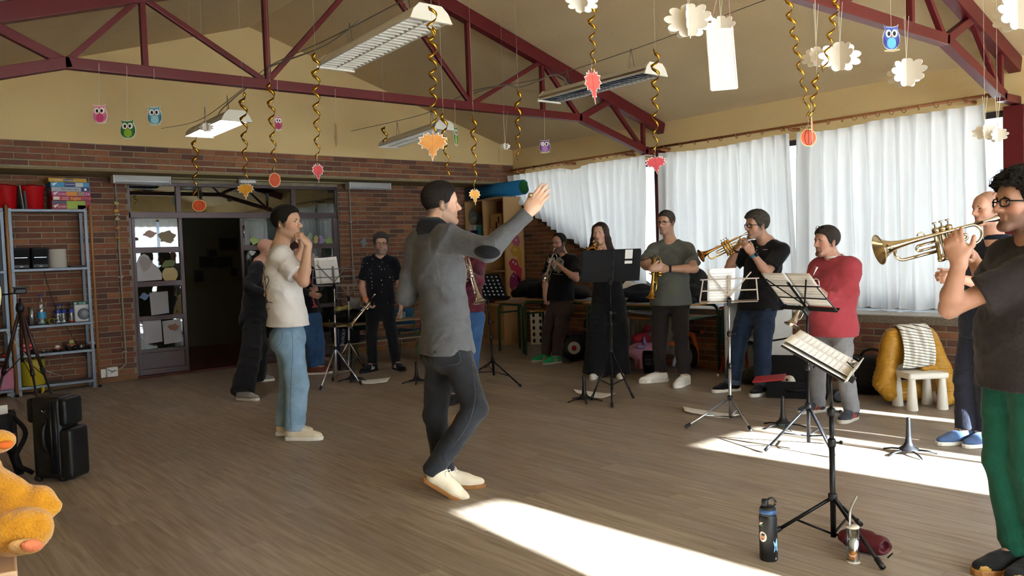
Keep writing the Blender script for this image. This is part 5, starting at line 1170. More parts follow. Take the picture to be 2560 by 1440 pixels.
for y, hh in ((.27, .09), (.19, .03)): MB().box(Q(-.16, y, -.0165), (.07, hh, .001), R_C).build('card', m_paper, fo)
MB().tube([Q(-.28, .2, -.01), Q(-.42, .24, -.01)], .005, 6).build('side_arm', m_black, t)
R_D = deskframe(84, 20); t, Q, P = stand('bright silver folding stand in front of the man in the black henley', (1826, 1048), (1822, 752), 'wire', R_D, m_steel, mat('pale_wire', '#9d948a', .4, metal=.6), .45, .3, .17, .3, foots=((1714, 1072), (1878, 1080), (1856, 1045)), low=.02)
sheet('white page on the bright silver stand of the man in the black henley', Q(.06, .12, .02), R_D, .21, .297)
R_E = deskframe(25, 42); t, Q, P = stand('black wire stand between the man in red and the camera', (2022, 1128), (2018, 772), 'wire', R_E, m_blackm, m_blackm, .5, .34, .30, .3, foots=((1912, 1132), (2072, 1110), (2085, 1145)))
sheet('page on the left half of the black wire stand of the man in red', Q(-.11, .16, .02), R_E, .21, .297); sheet('page on the right half of the black wire stand of the man in red', Q(.11, .16, .02), R_E, .21, .297)
R_F = deskframe(331, 60); t, Q, P = stand('tall black stand in front carrying open music', (2084, 1352), (2076, 905), 'plate', R_F, m_blackm, m_black, .46, .3, .20, .3, foots=((1930, 1340), (2152, 1318), (2208, 1428)), low=.03, off=-.1, ml=mat('ledge_painted_sheen', '#b9b4a8', .5))  # ledge coloured pale to stand in for light reflecting off the metal
# open music on the near stand
Cm = at(2028, 858, depth(flo(2084, 1352)))
r0 = nrm(at(2105, 905, 3.0) - at(1990, 862, 3.16)); 
m1 = sheet('left page of the open music on the near black stand', Q(-.107, .155, .012), R_F, .215, .305, bend=.06); m2 = sheet('right page of the open music on the near black stand', Q(.108, .155, .012), R_F, .215, .305, bend=.06)
sheet('loose pages stacked beneath the open music on the near stand', Q(0, .15, .004), R_F @ rotz(.03), .44, .31, m_paper)
cl = thing('music_clip', 'wire clips holding the open music on the near stand', 'clip', Q(.1, -.1, .03))
for x in (-.02, .19): MB().tube([Q(x, -.01, .03), Q(x + .01, .04, .04), Q(x + .02, .015, .04), Q(x + .04, .01, .035)], .0025, 6).build('wire_arm', m_black, cl, smooth=True)
MB().ball(Q(.06, .02, .04), .012, 10).build('clip_knob', m_chrome, cl, smooth=True)
# trumpet pegs
def peg(label, px_, py_, s=1.0, col=None, a0=200):
    P = flo(px_, py_); t = thing('trumpet_peg', label, 'instrument peg', P, 'trumpet pegs on the floor'); m = m_black
    MB().lathe([(.062 * s, .03), (.058 * s, .036), (.036 * s, .05), (.022 * s, .075), (.016 * s, .12), (.0125 * s, .22), (.011 * s, .232), (.004, .235)], P, n=20).build('cone', m, t, smooth=True)
    MB().lathe([(.02, .018), (.05 * s, .024), (.062 * s, .03)], P, n=20).build('base', mat('peg_green', '#1d5a42', .5) if col else m, t, smooth=True)
    for k in range(5):
        d = ang_(a0 + k * 72); MB().tube([P + d * .03 + _v((0, 0, .026)), P + d * .11 * s + _v((0, 0, .02)), P + d * .165 * s + _v((0, 0, .006))], [.007, .006, .006], 6).build('leg', m, t, smooth=True)
peg('black trumpet peg by the sheet near the dotted man', 882, 952); peg('black trumpet peg left of the conductor', 1042, 957); peg('black trumpet peg in front of the woman\'s stand', 1461, 1003); peg('black and green trumpet peg near the man in red', 1958, 1068, col=1); peg('black trumpet peg standing in the sunlight', 2272, 1134)
# papers on the floor
def fpaper(label, q):
    c = [flo(*p_) for p_ in q]
    tag(MB().grid(lambda u, v: (c[0] * (1 - u) + c[1] * u) * (1 - v) + (c[3] * (1 - u) + c[2] * u) * v + _v((0, 0, .004 + .02 * max(0, .18 - u) * 3 + .004 * math.sin(u * 7))), 14, 6).build('paper_sheet', m_paper, smooth=True, solid=.002), label, 'paper', 'papers on the floor')
fpaper('white paper lying between two pegs near the dotted man', ((976, 946), (905, 950), (904, 960), (968, 958))); fpaper('white paper lying behind the woman\'s stand', ((1433, 976), (1540, 985), (1505, 997), (1440, 985))); fpaper('white paper lying behind the bright silver stand', ((1707, 1020), (1850, 1038), (1822, 1048), (1712, 1032)))
# black water bottle with stickers
P = flo(1922, 1398); t = thing('drinking_bottle', 'black drinking bottle with stickers and a carry loop', 'bottle', P)
MB().lathe([(.036, 0), (.0385, .004), (.0385, .185), (.036, .195), (.034, .2), (.0355, .202), (.0355, .206)], P, n=36).build('flask', mat('bottle_black', '#131315', .4), t, smooth=True); MB().lathe([(.0355, .205), (.0365, .207), (.0365, .221), (.035, .223)], P, n=36).build('blue_band', mat('bottle_blue', '#2b4a74', .4), t, smooth=True); MB().lathe([(.035, .222), (.034, .228), (.026, .236), (.012, .238)], P, n=28).build('lid', m_black, t, smooth=True)
MB().lathe([(.013, .236), (.015, .24), (.015, .262), (.012, .266)], P + ang_(190) * .012, n=16).build('spout', m_black, t, smooth=True); MB().tube(arc(P + ang_(0) * .016 + _v((0, 0, .25)), .019, 0, 340, 18, ang_(0), _v((0, 0, 1))), .0045, 8).build('carry_loop', m_black, t, smooth=True)
tocam = nrm(_v((CAM[0] - P[0], CAM[1] - P[1], 0))); sr = nrm(np.cross(tocam, _v((0, 0, 1)))) * -1
def stick(a_deg, z, pts, m, r=.0388, nm='sticker'):
    """sticker bent round the flask: polygon fan of (angle offset in mm along surface, dz)"""
    a0 = math.atan2(tocam[1], tocam[0]) + math.radians(a_deg); k = len(pts); q = lambda s_, d_: P + _v((r * math.cos(a0 + s_ / .0385), r * math.sin(a0 + s_ / .0385), z + d_))
    mb = MB(); n_ = 5; vs = []; fs = []
    for i in range(n_ + 1):
        for s_, d_ in pts: vs.append(q(s_ * i / n_, d_ * i / n_))
    for i in range(n_):
        for j in range(k): fs.append((i * k + j, i * k + (j + 1) % k, (i + 1) * k + (j + 1) % k, (i + 1) * k + j))
    mb.add(vs, fs).build(nm, m, t, smooth=True)
circ = lambda rx, ry: [(rx * math.cos(i * math.pi / 10), ry * math.sin(i * math.pi / 10)) for i in range(20)]
stick(-38, .108, circ(.019, .022), mat('sticker_white', '#d8d3cc', .4)); stick(-38, .108, circ(.013, .014), mat('sticker_tan', '#b08a5c', .4), .0391); stick(-34, .118, circ(.009, .006), mat('sticker_maroon', '#3d1a24', .4), .0393); stick(-40, .098, circ(.008, .005), mat('sticker_red', '#a3424a', .4), .0393)
stick(-48, .165, [(-.012, .008), (.012, .008), (.004, -.002), (-.012, -.012)][::1], mat('sticker_white', '#d8d3cc')); stick(-56, .166, [(-.006, .006), (.004, .002), (-.006, -.004)], mat('sticker_flagred', '#b32032', .4), .0391); stick(-44, .158, [(-.008, .002), (.008, .002), (.002, -.005), (-.006, -.006)], mat('sticker_green', '#2c7a4a', .4), .0391)
stick(52, .062, [(-.014, .03), (.006, .04), (.012, .03), (.012, -.02), (-.012, -.02), (-.008, .005)], mat('sticker_sky', '#7fb2d6', .4))
aR = math.atan2(tocam[1], tocam[0]) + math.radians(50); nR = _v((math.cos(aR), math.sin(aR), 0)); xR = nrm(np.cross(_v((0, 0, 1)), nR)); text('R', .022, P + nR * .0396 + _v((0, 0, .06)), np.array([xR, _v((0, 0, 1)), nR]).T, m_lk, t); text('A', .014, P + nR * .0392 + _v((0, 0, .014)), np.array([xR, _v((0, 0, 1)), nR]).T, m_lw, t)
# breathing tube with balls
P = flo(2133, 1405); t = thing('breathing_tube', 'clear plastic tube with a bent straw, used for breathing practice', 'tube', P); r = .0265
MB().lathe([(r, .004), (r, .152), (r - .0015, .152), (r - .0015, .006)], P, n=30, cap=False).build('cylinder', m_pet, t, smooth=True); MB().lathe([(r + .001, 0), (r + .001, .006), (.002, .006)], P, n=30).build('base_cap', mat('cap_clear', '#cfc8b8', .3), t, smooth=True); MB().lathe([(r + .001, .15), (r + .001, .156), (.002, .157)], P, n=30).build('top_cap', mat('cap_clear', '#cfc8b8'), t, smooth=True)
MB().tube(spline([P + ang_(180) * .01 + _v((0, 0, .11)), P + ang_(180) * .01 + _v((0, 0, .19)), P + ang_(180) * .004 + _v((0, 0, .235)), P + ang_(0) * .022 + _v((0, 0, .285))], 6), .0065, 10, cap=False).build('straw', glass_mat('straw_clear', '#e6ebec', .25, .15, fres=False), t, smooth=True)
tag(MB().ball(P + _v((0, 0, .027)), .0198, 20).build('practice_ball', mat('ball_orange', '#e8821e', .5), smooth=True), 'orange ball at the bottom of the clear tube', 'ball')
tag(MB().lathe([(.002, -.026), (.018, -.015), (.0205, .0), (.018, .015), (.002, .026)], P + _v((0, 0, .078)) + ang_(0) * .004, _v((0, 0, 1)) + ang_(0) * .1, 18).build('practice_ball', mat('ball_white', '#d6d1cc', .5), smooth=True), 'white ball stuck above the orange one in the clear tube', 'ball')
# burgundy pouch
P = flo(2172, 1392); a_, b_ = at(2105, 1345, depth(P) + .1), at(2198, 1372, depth(P) - .03); f = SDF(P - .25, P + _v((.25, .3, .2)), .006); u_ = nrm(b_ - a_); u_ = nrm((u_[0], u_[1], 0)); s_ = nrm((-u_[1], u_[0], 0)); C_ = flo(2150, 1388) + nrm(_v((P[0], P[1], 0))) * .06
C_ = _v((C_[0], C_[1], .047)); Rp = np.array([u_, s_, _v((0, 0, 1))]).T
f.ell(C_, (.1, .052, .047), Rp, .02); f.cone(C_ + u_ * .02, .045, C_ + u_ * .095, .042, .02); f.cone(C_ + u_ * .1 - s_ * .0 + ang_(270) * .02, .022, C_ + u_ * .16 + ang_(270) * .03, .034, .01, 's')
f.disp(lambda X, Y, Z: .003 * np.sin(X * 70 + Y * 40) * np.sin(Y * 60 + Z * 80)); f.plane((0, 0, .003), (0, 0, -1)); t = thing('leather_pouch', 'burgundy leather pouch lying open behind the clear tube', 'pouch', C_); f.build('pouch_body', mat('burgundy_leather', '#4f121c', .5, noise=.4, nscale=9, col2='#3c0c14'), t); MB().tube([C_ + u_ * .11 - _v((0, 0, .04)) + ang_(270) * .03, C_ + u_ * .125 - _v((0, 0, .01)) + ang_(270) * .045], .003, 6).build('zip', m_black, t)
tag(MB().ball(C_ + u_ * .075 + _v((0, 0, .008)), .018, 14).build('practice_ball', mat('ball_red', '#b3361f', .5), smooth=True), 'red-orange ball inside the burgundy pouch', 'ball')

# ---- tripod, trolley case, open bag and soft toys on the left
P = flo(78, 1090); d = depth(P); t = thing('camera_tripod', 'black camera tripod with bronze legs in front of the shelves', 'tripod', P); m_tl = mat('tripod_bronze', '#3d2b27', .4, metal=.4)
H_ = at(50, 745, d); cn = at(50, 770, d)
for q, dd in (((-35, 1010), .12), ((112, 1085), -.25), ((162, 1060), .1)):
    F_ = flo(q[0], q[1] + 0); F_ = at(q[0], q[1], d + dd); F_[2] = .01
    m_ = cn * .5 + F_ * .5; lg = MB().tube([cn, m_], .014, 8).build('leg', m_tl, t, smooth=True); MB().tube([m_, F_], .0095, 8).build('leg_extension', m_black, lg, smooth=True); MB().lathe([(.017, -.025), (.019, 0), (.017, .025)], m_, F_ - cn, 10).build('leg_lock', m_black, lg, smooth=True); MB().ball(F_ + _v((0, 0, .008)), .014, 8).build('foot', m_black, lg, smooth=True)
    MB().tube([cn * .45 + F_ * .55, at(54, 892, d)], .004, 6).build('spreader', m_black, lg)
MB().tube([at(55, 905, d), at(51, 745, d)], .012, 8).build('centre_column', m_tl, t, smooth=True); MB().lathe([(.03, -.03), (.034, 0), (.026, .04)], cn, n=14).build('spider', m_black, t, smooth=True); MB().box(at(50, 728, d), (.09, .07, .045)).build('pan_head', m_black, t, bevel=.01); MB().box(at(50, 719, d), (.1, .07, .014)).build('quick_plate', m_black, t, bevel=.004); MB().tube([at(45, 732, d), at(0, 738, d - .05)], .007, 8).build('pan_handle', m_black, t, smooth=True)
P = flo(122, 1207); Rk = np.array([nrm(ang_(-8)), nrm(np.cross(_v((0, 0, 1)), nrm(ang_(-8)))), _v((0, 0, 1))]).T; K = lambda x, y, z: P + Rk @ _v((x, y, z))
t = thing('trolley_case', 'black upright trolley case with pockets, beside the yellow soft toy', 'case', P); m_cs = mat('case_black', '#111214', .45, bump=.1, bscale=80)
def sbox(c, hs, rd, nm, m=m_cs):
    f = SDF(_v(c) - max(hs) - .03, _v(c) + max(hs) + .03, .012); f.box(c, hs, Rk, rd, .01); return f.build(nm, m, t)
sbox(K(-.005, .1, .285), (.105, .1, .265), .035, 'case_body'); sbox(K(.12, .1, .18), (.045, .095, .165), .025, 'lower_pocket'); sbox(K(.105, .1, .45), (.03, .09, .09), .02, 'upper_pocket'); sbox(K(-.125, .11, .46), (.03, .085, .08), .02, 'rear_pocket')
for x in (.04, .075): MB().tube([K(x, -.004, .06), K(x, -.004, .52)], .009, 8).build('moulded_rib', m_black, t, smooth=True)
MB().tube(bez(K(-.0, -.0, .38), K(-.0, -.04, .36), K(.0, -.04, .22), K(.0, -.0, .2), 10), .012, 8).build('carry_handle', m_black, t, smooth=True); MB().lathe([(.02, 0), (.02, .008)], K(0, .0, .40), -Rk[:, 1], 16).build('handle_mount', m_black, t); MB().lathe([(.02, 0), (.02, .008)], K(0, .0, .18), -Rk[:, 1], 16).build('handle_mount', m_black, t)
MB().tube(arc(K(-.005, -.004, .47), .012, 180, 360, 8, Rk[:, 0], _v((0, 0, 1))), .0025, 6).build('ring', m_steel, t)
for x in (-.09, .08): MB().lathe([(.02, -.02), (.024, 0), (.02, .02)], K(x, .03, .024), Rk[:, 0], 14).build('wheel', m_black, t, smooth=True)
P = flo(28, 1195); t = thing('open_bag', 'open black bag with red lining and a strap, left of the trolley case', 'bag', P); b0 = P + _v((-.1, .15, 0))
f = SDF(b0 - _v((.25, .25, .02)), b0 + _v((.25, .25, .5)), .013); f.box(b0 + _v((0, 0, .3)), (.16, .11, .13), rotz(-.3), .03, .01); f.box(b0 + _v((0, 0, .42)), (.13, .085, .07), rotz(-.3), .02, .01, 's'); f.cone(b0 + _v((.12, -.05, .2)), .03, b0 + _v((.16, -.08, .02)), .03, .03); f.cone(b0 + _v((-.12, -.02, .2)), .03, b0 + _v((-.15, -.03, .02)), .03, .03); f.build('bag_shell', m_blackf, t); MB().box(b0 + _v((.02, -.1, .26)), (.26, .02, .06), rotz(-.3)).build('red_panel', mat('red_nylon', '#9a2222', .6), t, bevel=.006)
MB().tube(spline([b0 + _v((.14, -.1, .4)), b0 + _v((.2, -.14, .28)), b0 + _v((.12, -.2, .12)), b0 + _v((.22, -.2, .02))], 6), .016, 8).build('strap', m_blackf, t, smooth=True); MB().box(b0 + _v((.09, -.02, .43)), (.06, .02, .08), rotz(.2)).build('white_card', m_paper, t)
# yellow soft toy on a small table
d = 2.3; m_pl = mat('plush_yellow', '#cf8f10', .95, noise=.4, nscale=40, col2='#b3760a', bump=.8, bscale=150, sheen=.4); m_sole = mat('plush_salmon', '#e08058', .95, bump=.5, bscale=180); m_sole2 = mat('plush_tan', '#bd9159', .95, bump=.5, bscale=180)
tp = at(20, 1392, d); t = thing('soft_toy', 'yellow-orange soft toy with salmon foot pad at the lower photo corner', 'soft toy', tp)
q = lambda a, b, dd=0.0: at(a, b, d + dd)
bb = [q(a_, b_, c_) for a_ in (-320, 180) for b_ in (1000, 1440) for c_ in (-.16, .3)]; f = SDF(np.min(bb, 0), np.max(bb, 0), .0065)
f.ell(q(-150, 1215, .08), (.16, .15, .15), None, .03); f.cone(q(-70, 1190), .06, q(28, 1225), .04, .04); f.cone(q(30, 1240, .02), .036, q(100, 1248, .02), .034, .02); f.cone(q(100, 1248, .02), .034, q(132, 1266, .02), .024, .02); f.cone(q(35, 1262, .0), .034, q(108, 1286, .0), .026, .014)
f.ell(q(68, 1328, -.06), (.062, .055, .06), None, .015); f.ell(q(22, 1330, -.09), (.036, .036, .055), None, .007); f.ell(q(60, 1302, -.07), (.05, .045, .035), None, .008); f.ell(q(104, 1316, -.06), (.03, .035, .045), None, .01); f.cone(q(-60, 1310), .075, q(30, 1335, -.04), .06, .03); f.ell(q(-2, 1104, .05), (.042, .04, .028), None, .02); f.cone(q(-80, 1120, .06), .045, q(-5, 1104, .05), .024, .03)
f.disp(lambda X, Y, Z: .0016 * np.sin(X * 300) * np.sin(Y * 310) * np.sin(Z * 290)); f.plane(tp + _v((0, 0, .002)), (0, 0, -1)); f.build('plush_body', m_pl, t)
nfoot = nrm(CAM - q(60, 1365)) * .5 + ang_(10) * .2 - _v((0, 0, .75)); MB().ball(q(64, 1366, -.112), (.06, .03, .014), 20, 0, frame(nfoot, ang_(0) + _v((0, 0, .35))) @ rotz(0)).build('foot_sole', m_sole2, t, smooth=True); MB().ball(q(80, 1364, -.122), (.036, .019, .013), 20, 0, frame(nfoot, ang_(0) + _v((0, 0, .35)))).build('foot_pad', m_sole, t, smooth=True); MB().ball(q(14, 1112, .018), (.02, .012, .01), 14, 0, frame(CAM - q(10, 1112))).build('paw_pad', mat('plush_orange', '#d0682a', .95), t, smooth=True)
tc_ = q(-60, 1395); t = thing('small_table', 'pale wooden table corner under the yellow soft toy', 'table', (tc_[0], tc_[1], 0)); zt_ = tp[2]; ctr = _v((q(-160, 1400, .12)[0], q(-160, 1400, .12)[1], 0)); rv = ray(35, 1400); rv = nrm((rv[0], rv[1], 0)); Rt_ = np.array([nrm((rv[1], -rv[0], 0)), rv, _v((0, 0, 1))]).T
cr = q(42, 1400, -.1); tb = _v((cr[0], cr[1], 0)) + Rt_ @ _v((-.25, .2, zt_ - .02)); MB().box(tb, (.5, .42, .04), Rt_).build('tabletop', mat('birch', '#c9a888', .5, noise=.3, nscale=5, col2='#b8946f'), t, bevel=.006)
for x in (-.22, .22):
    for y in (-.18, .18): p_ = tb + Rt_ @ _v((x, y, 0)); MB().tube([(p_[0], p_[1], 0), (p_[0], p_[1], zt_ - .03)], .02, 10).build('leg', mat('birch', '#c9a888'), t, smooth=True)
Pc = at(-38, 735, 2.6); f = SDF(Pc - .2, Pc + .2, .008); f.ell(Pc, (.04, .045, .09), None, .02); f.ell(Pc + ang_(180) * .06, (.09, .08, .1), None, .03); f.disp(lambda X, Y, Z: .0015 * np.sin(X * 300) * np.sin(Y * 310) * np.sin(Z * 290)); t = thing('soft_toy', 'cream soft toy just showing at the left photo edge', 'soft toy', Pc); f.build('plush_body', mat('plush_cream', '#c9bd8f', .95, bump=.8, bscale=150), t)
t2 = thing('toy_shelf', 'narrow wooden pillar carrying the cream soft toy', 'stand', (Pc[0], Pc[1], 0)); b_ = Pc + ang_(180) * .09; MB().mm((b_[0] - .06, b_[1] - .06, 0), (b_[0] + .06, b_[1] + .06, Pc[2] - .1)).build('pillar', m_beech, t2)

# ---- low table and small chairs by the back wall
t = thing('low_table', 'low children\'s table with blue legs behind the dotted man', 'table', (5.35, 9.45, 0)); zt_ = .56; xa, xb, ya, yb = 4.72, 6.35, 9.16, 9.72
MB().mm((xa, ya, zt_ - .025), (xb, yb, zt_)).build('tabletop', mat('table_beige', '#8f7350', .5), t, bevel=.004)
for x in (xa + .05, xb - .05): MB().tube([(x, ya + .04, 0), (x, ya + .04, zt_ - .08)] + arc((x, ya + .1, zt_ - .08), .06, 180, 90, 5, (0, 1, 0), (0, 0, 1)) + arc((x, yb - .1, zt_ - .08), .06, 90, 0, 5, (0, 1, 0), (0, 0, 1)) + [(x, yb - .04, 0)], .016, 8).build('leg_loop', m_navyt, t, smooth=True)
MB().mm((xa + .03, ya + .06, .3), (xb - .03, yb - .04, .312)).build('under_shelf', mat('shelf_pale', '#8f8878', .5), t)
heap('trumpet_case', 'long soft black case on the low table', 'case', [((5.05, 9.35, .645), (.26, .14, .085)), ((5.3, 9.3, .64), (.2, .12, .08))], m_blackf, 12, .005); heap('snack_bag', 'yellow snack packet on the black case', 'packet', [((4.85, 9.33, .75), (.09, .05, .035)), ((5.0, 9.33, .755), (.08, .05, .035))], mat('packet_yellow', '#a89a52', .5), 13, .014, .01); heap('plastic_bag', 'crumpled white plastic bag on the black case', 'bag', [((5.12, 9.36, .79), (.1, .07, .07)), ((5.05, 9.38, .84), (.05, .04, .05))], mat('bag_white', '#8f8e90', .4), 14, .02, .01)
pbottle(_v((ony(901, 790, 9.3)[0], 9.3, .561)), .28, .032, (.5, .66, '#27357a'), 'clear water bottle on the low table beside the dotted man', group='bottles on the low table')
bgp = _v((4.78, 9.3, .31)); t = thing('cloth_bag', 'black bag with white lettering under the low table', 'bag', bgp); f = SDF(bgp - _v((.1, .2, .1)), bgp + _v((.45, .25, .3)), .013); f.box(bgp + _v((.15, 0, .1)), (.16, .1, .1), None, .04, .01); f.build('bag_shell', m_blackf, t); text('AWAY', .07, bgp + _v((.06, -.106, .1)), FACE_Y @ rotz(math.radians(80)), mat('ink_grey', '#8f8f94', .7), t)
def kchair(label, P, a, col, leg, hh=.32):
    F = ang_(a); Rr = np.array([nrm((F[1], -F[0], 0)), F, _v((0, 0, 1))]).T; t = thing('school_chair', label, 'chair', P, 'small school chairs'); c = lambda x, y, z: _v(P) + Rr @ _v((x, y, z)); m = mat('ply_' + col, col, .5)
    MB().grid(lambda u, v: c((u - .5) * .32, (v - .5) * .3, hh + .02 * (2 * u - 1) ** 2 - .015 * math.sin(v * 3)), 8, 6).build('seat', m, t, smooth=True, solid=.01); MB().grid(lambda u, v: c((u - .5) * .33, -.17 - .03 * v + .03 * (1 - (2 * u - 1) ** 2) * -1, hh + .1 + v * .22), 8, 6).build('backrest', m, t, smooth=True, solid=.01)
    for q_ in (-1, 1):
        MB().tube([c(q_ * .17, .16, 0), c(q_ * .14, .1, hh - .02), c(q_ * .14, -.12, hh - .02), c(q_ * .15, -.17, hh + .1), c(q_ * .15, -.2, hh + .25)], .0105, 8).build('frame_tube', leg, t, smooth=True); MB().tube([c(q_ * .14, -.06, hh - .02), c(q_ * .17, -.2, 0)], .0105, 8).build('leg', leg, t, smooth=True)
m_lg = mat('chair_leg_green', '#4a6a44', .4)
kchair('small green school chair at the low table, left of the dotted man', flo(905, 905), 90, '#1d3a28', m_lg, .34); kchair('small dark blue school chair behind the silver stand', flo(862, 905), 95, '#16283a', m_lg, .34); kchair('small blue school chair at the end of the low table', flo(1022, 890), 80, '#174a6b', m_lg, .36)
for i, (a, dy, c_, lb) in enumerate(((1000, 0, '#b5a888', 'pale mug at the end of the low table'), (1008, .08, '#6d7f8c', 'small glass jar at the end of the low table'))): P_ = _v((ony(a, 800, 9.3 + dy)[0], 9.3 + dy, .561)); tag(MB().lathe([(.03, 0), (.034, .004), (.034, .08), (.03, .08), (.029, .01)], P_, n=16).build('mug', mat('mug_' + c_, c_, .4), smooth=True), lb, 'mug')
# light blue bag glimpsed between the conductor's legs
P = flo(1130, 1000); heap('light_blue_bag', 'light blue bag glimpsed between the legs of the conductor', 'bag', [((P[0], P[1], .09), (.06, .06, .09))], mat('bag_sky', '#4f9cc4', .6), 15, .006, .012)
# ================================================================== lamps and paper decorations
m_lw2 = mat('lamp_white', '#c9c4b6', .45); m_tubeon = mat('tube_lit', '#f4f0ff', .4, emit=9.0); m_louv = mat('louvre', '#cfcbbf', .3, metal=.0); m_mirror = mat('louvre_mirror', '#c8ccd4', .12, metal=1.0); m_wire = mat('wire_steel', '#6d6a60', .4, metal=.6)
def lamp(label, A, B, w=.3, on=False, mirror=False, wire=None):
    """twin-tube lamp from A to B (centre of the bottom, world), hung by chains"""
    A, B = _v(A), _v(B); d = nrm(B - A); L_ = np.linalg.norm(B - A); s = nrm(np.cross(d, _v((0, 0, 1)))); u = np.cross(s, d); C_ = (A + B) / 2
    R = np.array([d, -s if False else np.cross(u, d), u]).T; t = thing('pendant_lamp', label, 'lamp', C_ + u * .05, 'fluorescent lamps hung on wires'); c = lambda x, y, z: C_ + R @ _v((x, y, z)); hl = L_ / 2
    MB().ext([(-w / 2, .0), (-w / 2 + .02, .045), (-w * .28, .085), (w * .28, .085), (w / 2 - .02, .045), (w / 2, .0), (w / 2 - .012, .0), (w * .27, .07), (-w * .27, .07), (-w / 2 + .012, .0)], C_, R[:, 1], R[:, 2], L_).build('housing', m_lw2, t)
    for e in (-1, 1): MB().ext([(-w / 2 - .01, -.012), (-w / 2 + .02, .05), (-w * .28, .092), (w * .28, .092), (w / 2 - .02, .05), (w / 2 + .01, -.012)], c(e * (hl - .004), 0, 0), R[:, 1], R[:, 2], .02).build('end_plate', mat('lamp_end', '#ddd8c8', .45), t)
    for y in (-w * .22, w * .22): MB().tube([c(-hl + .03, y, .035), c(hl - .03, y, .035)], .013, 10).build('tube', m_tubeon if on else mat('tube_off', '#d8d6d2', .3), t, smooth=True)
    ml = m_mirror if mirror else m_louv
    if not on:
        n_ = int(L_ / .055); ob = None
        for i in range(n_):
            for y in (-w * .235, w * .235):
                if ob is None: ob = MB().box((0, 0, 0), (.004, w * .44, .04), R @ roty(.0)).build('louvre_blade', ml, t, world=False); o = ob
                else: o = ob.copy(); COL.objects.link(o)
                o.location = c(-hl + .04 + i * (L_ - .08) / max(1, n_ - 1), y, .018) - root_loc(t)
    for y in (-w * .47, 0, w * .47): MB().bar(c(-hl, y, .016), c(hl, y, .016), .004, .036, up=R[:, 2]).build('louvre_rail', ml, t)
    for x in (-hl * .6, hl * .6):
        k = c(x, 0, .28); k[2] = C_[2] + .27 + (c(x, 0, 0)[2] - C_[2])
        for y in (-.07, .07): MB().tube([c(x + y * .5, 0, .09), k], .003, 5).build('chain', m_wire, t)
    return t
d1 = 5.8
def lampx(label, pa, pb, X, w=.3, **k): return lamp(label, onx(pa[0], pa[1], X), onx(pb[0], pb[1], X), w, **k)
# X positions: rows a quarter of the way from each wall
lampx('large louvred twin-tube lamp with broken end, nearest the camera', (838, 172), (1078, 48), 3.0, .30)
lampx('lit twin-tube lamp, far left above the doors', (498, 341), (592, 300), 3.02, .28, on=True)
lampx('mirror-louvred twin-tube lamp in front of the far truss', (1372, 254), (1640, 184), 5.5, .28, mirror=True)
lampx('switched-off twin-tube lamp near the gable wall', (970, 368), (1112, 322), 5.45, .28)
def wire(label, pts, r=.0035): return tag(MB().tube(spline(pts, 6), r, 5).build('wire', m_wire, smooth=True), label, 'wire')
xa_ = 3.02
wire('steel wire carrying the two left lamps', [_v((xa_, 9.94, 2.95)), onx(498, 300, xa_), onx(600, 228, xa_), onx(674, 165, xa_), onx(820, 98, xa_), onx(1000, 5, xa_), onx(1100, -45, xa_)])
xb_ = 5.48
wire('steel wire carrying the two right lamps', [_v((xb_, 9.94, 3.0)), onx(860, 333, xb_), onx(1060, 285, xb_), onx(1180, 228, xb_), onx(1360, 195, xb_), onx(1600, 118, xb_), onx(1900, 5, xb_), onx(2050, -45, xb_)])
m_cab = mat('cable_grey', '#8f8b80', .5)
tag(MB().tube(spline([onx(545, 290, xa_), onx(553, 275, xa_), onx(580, 250, xa_), onx(610, 225, xa_), onx(668, 180, xa_), onx(680, 165, xa_), onx(780, 128, xa_), onx(835, 100, xa_), onx(900, 50, xa_)], 6), .006, 6).build('lamp_cable', m_cab, smooth=True), 'grey lamp cable following the left wire', 'cable')
tag(MB().tube(spline([onx(1425, 222, xb_), onx(1408, 195, xb_), onx(1380, 188, xb_), onx(1340, 205, xb_), onx(1300, 218, xb_), onx(1260, 213, xb_), onx(1200, 228, xb_), onx(1185, 235, xb_)], 6), .007, 6).build('lamp_cable', m_cab, smooth=True), 'looped pale lamp cable beside the far truss', 'cable')

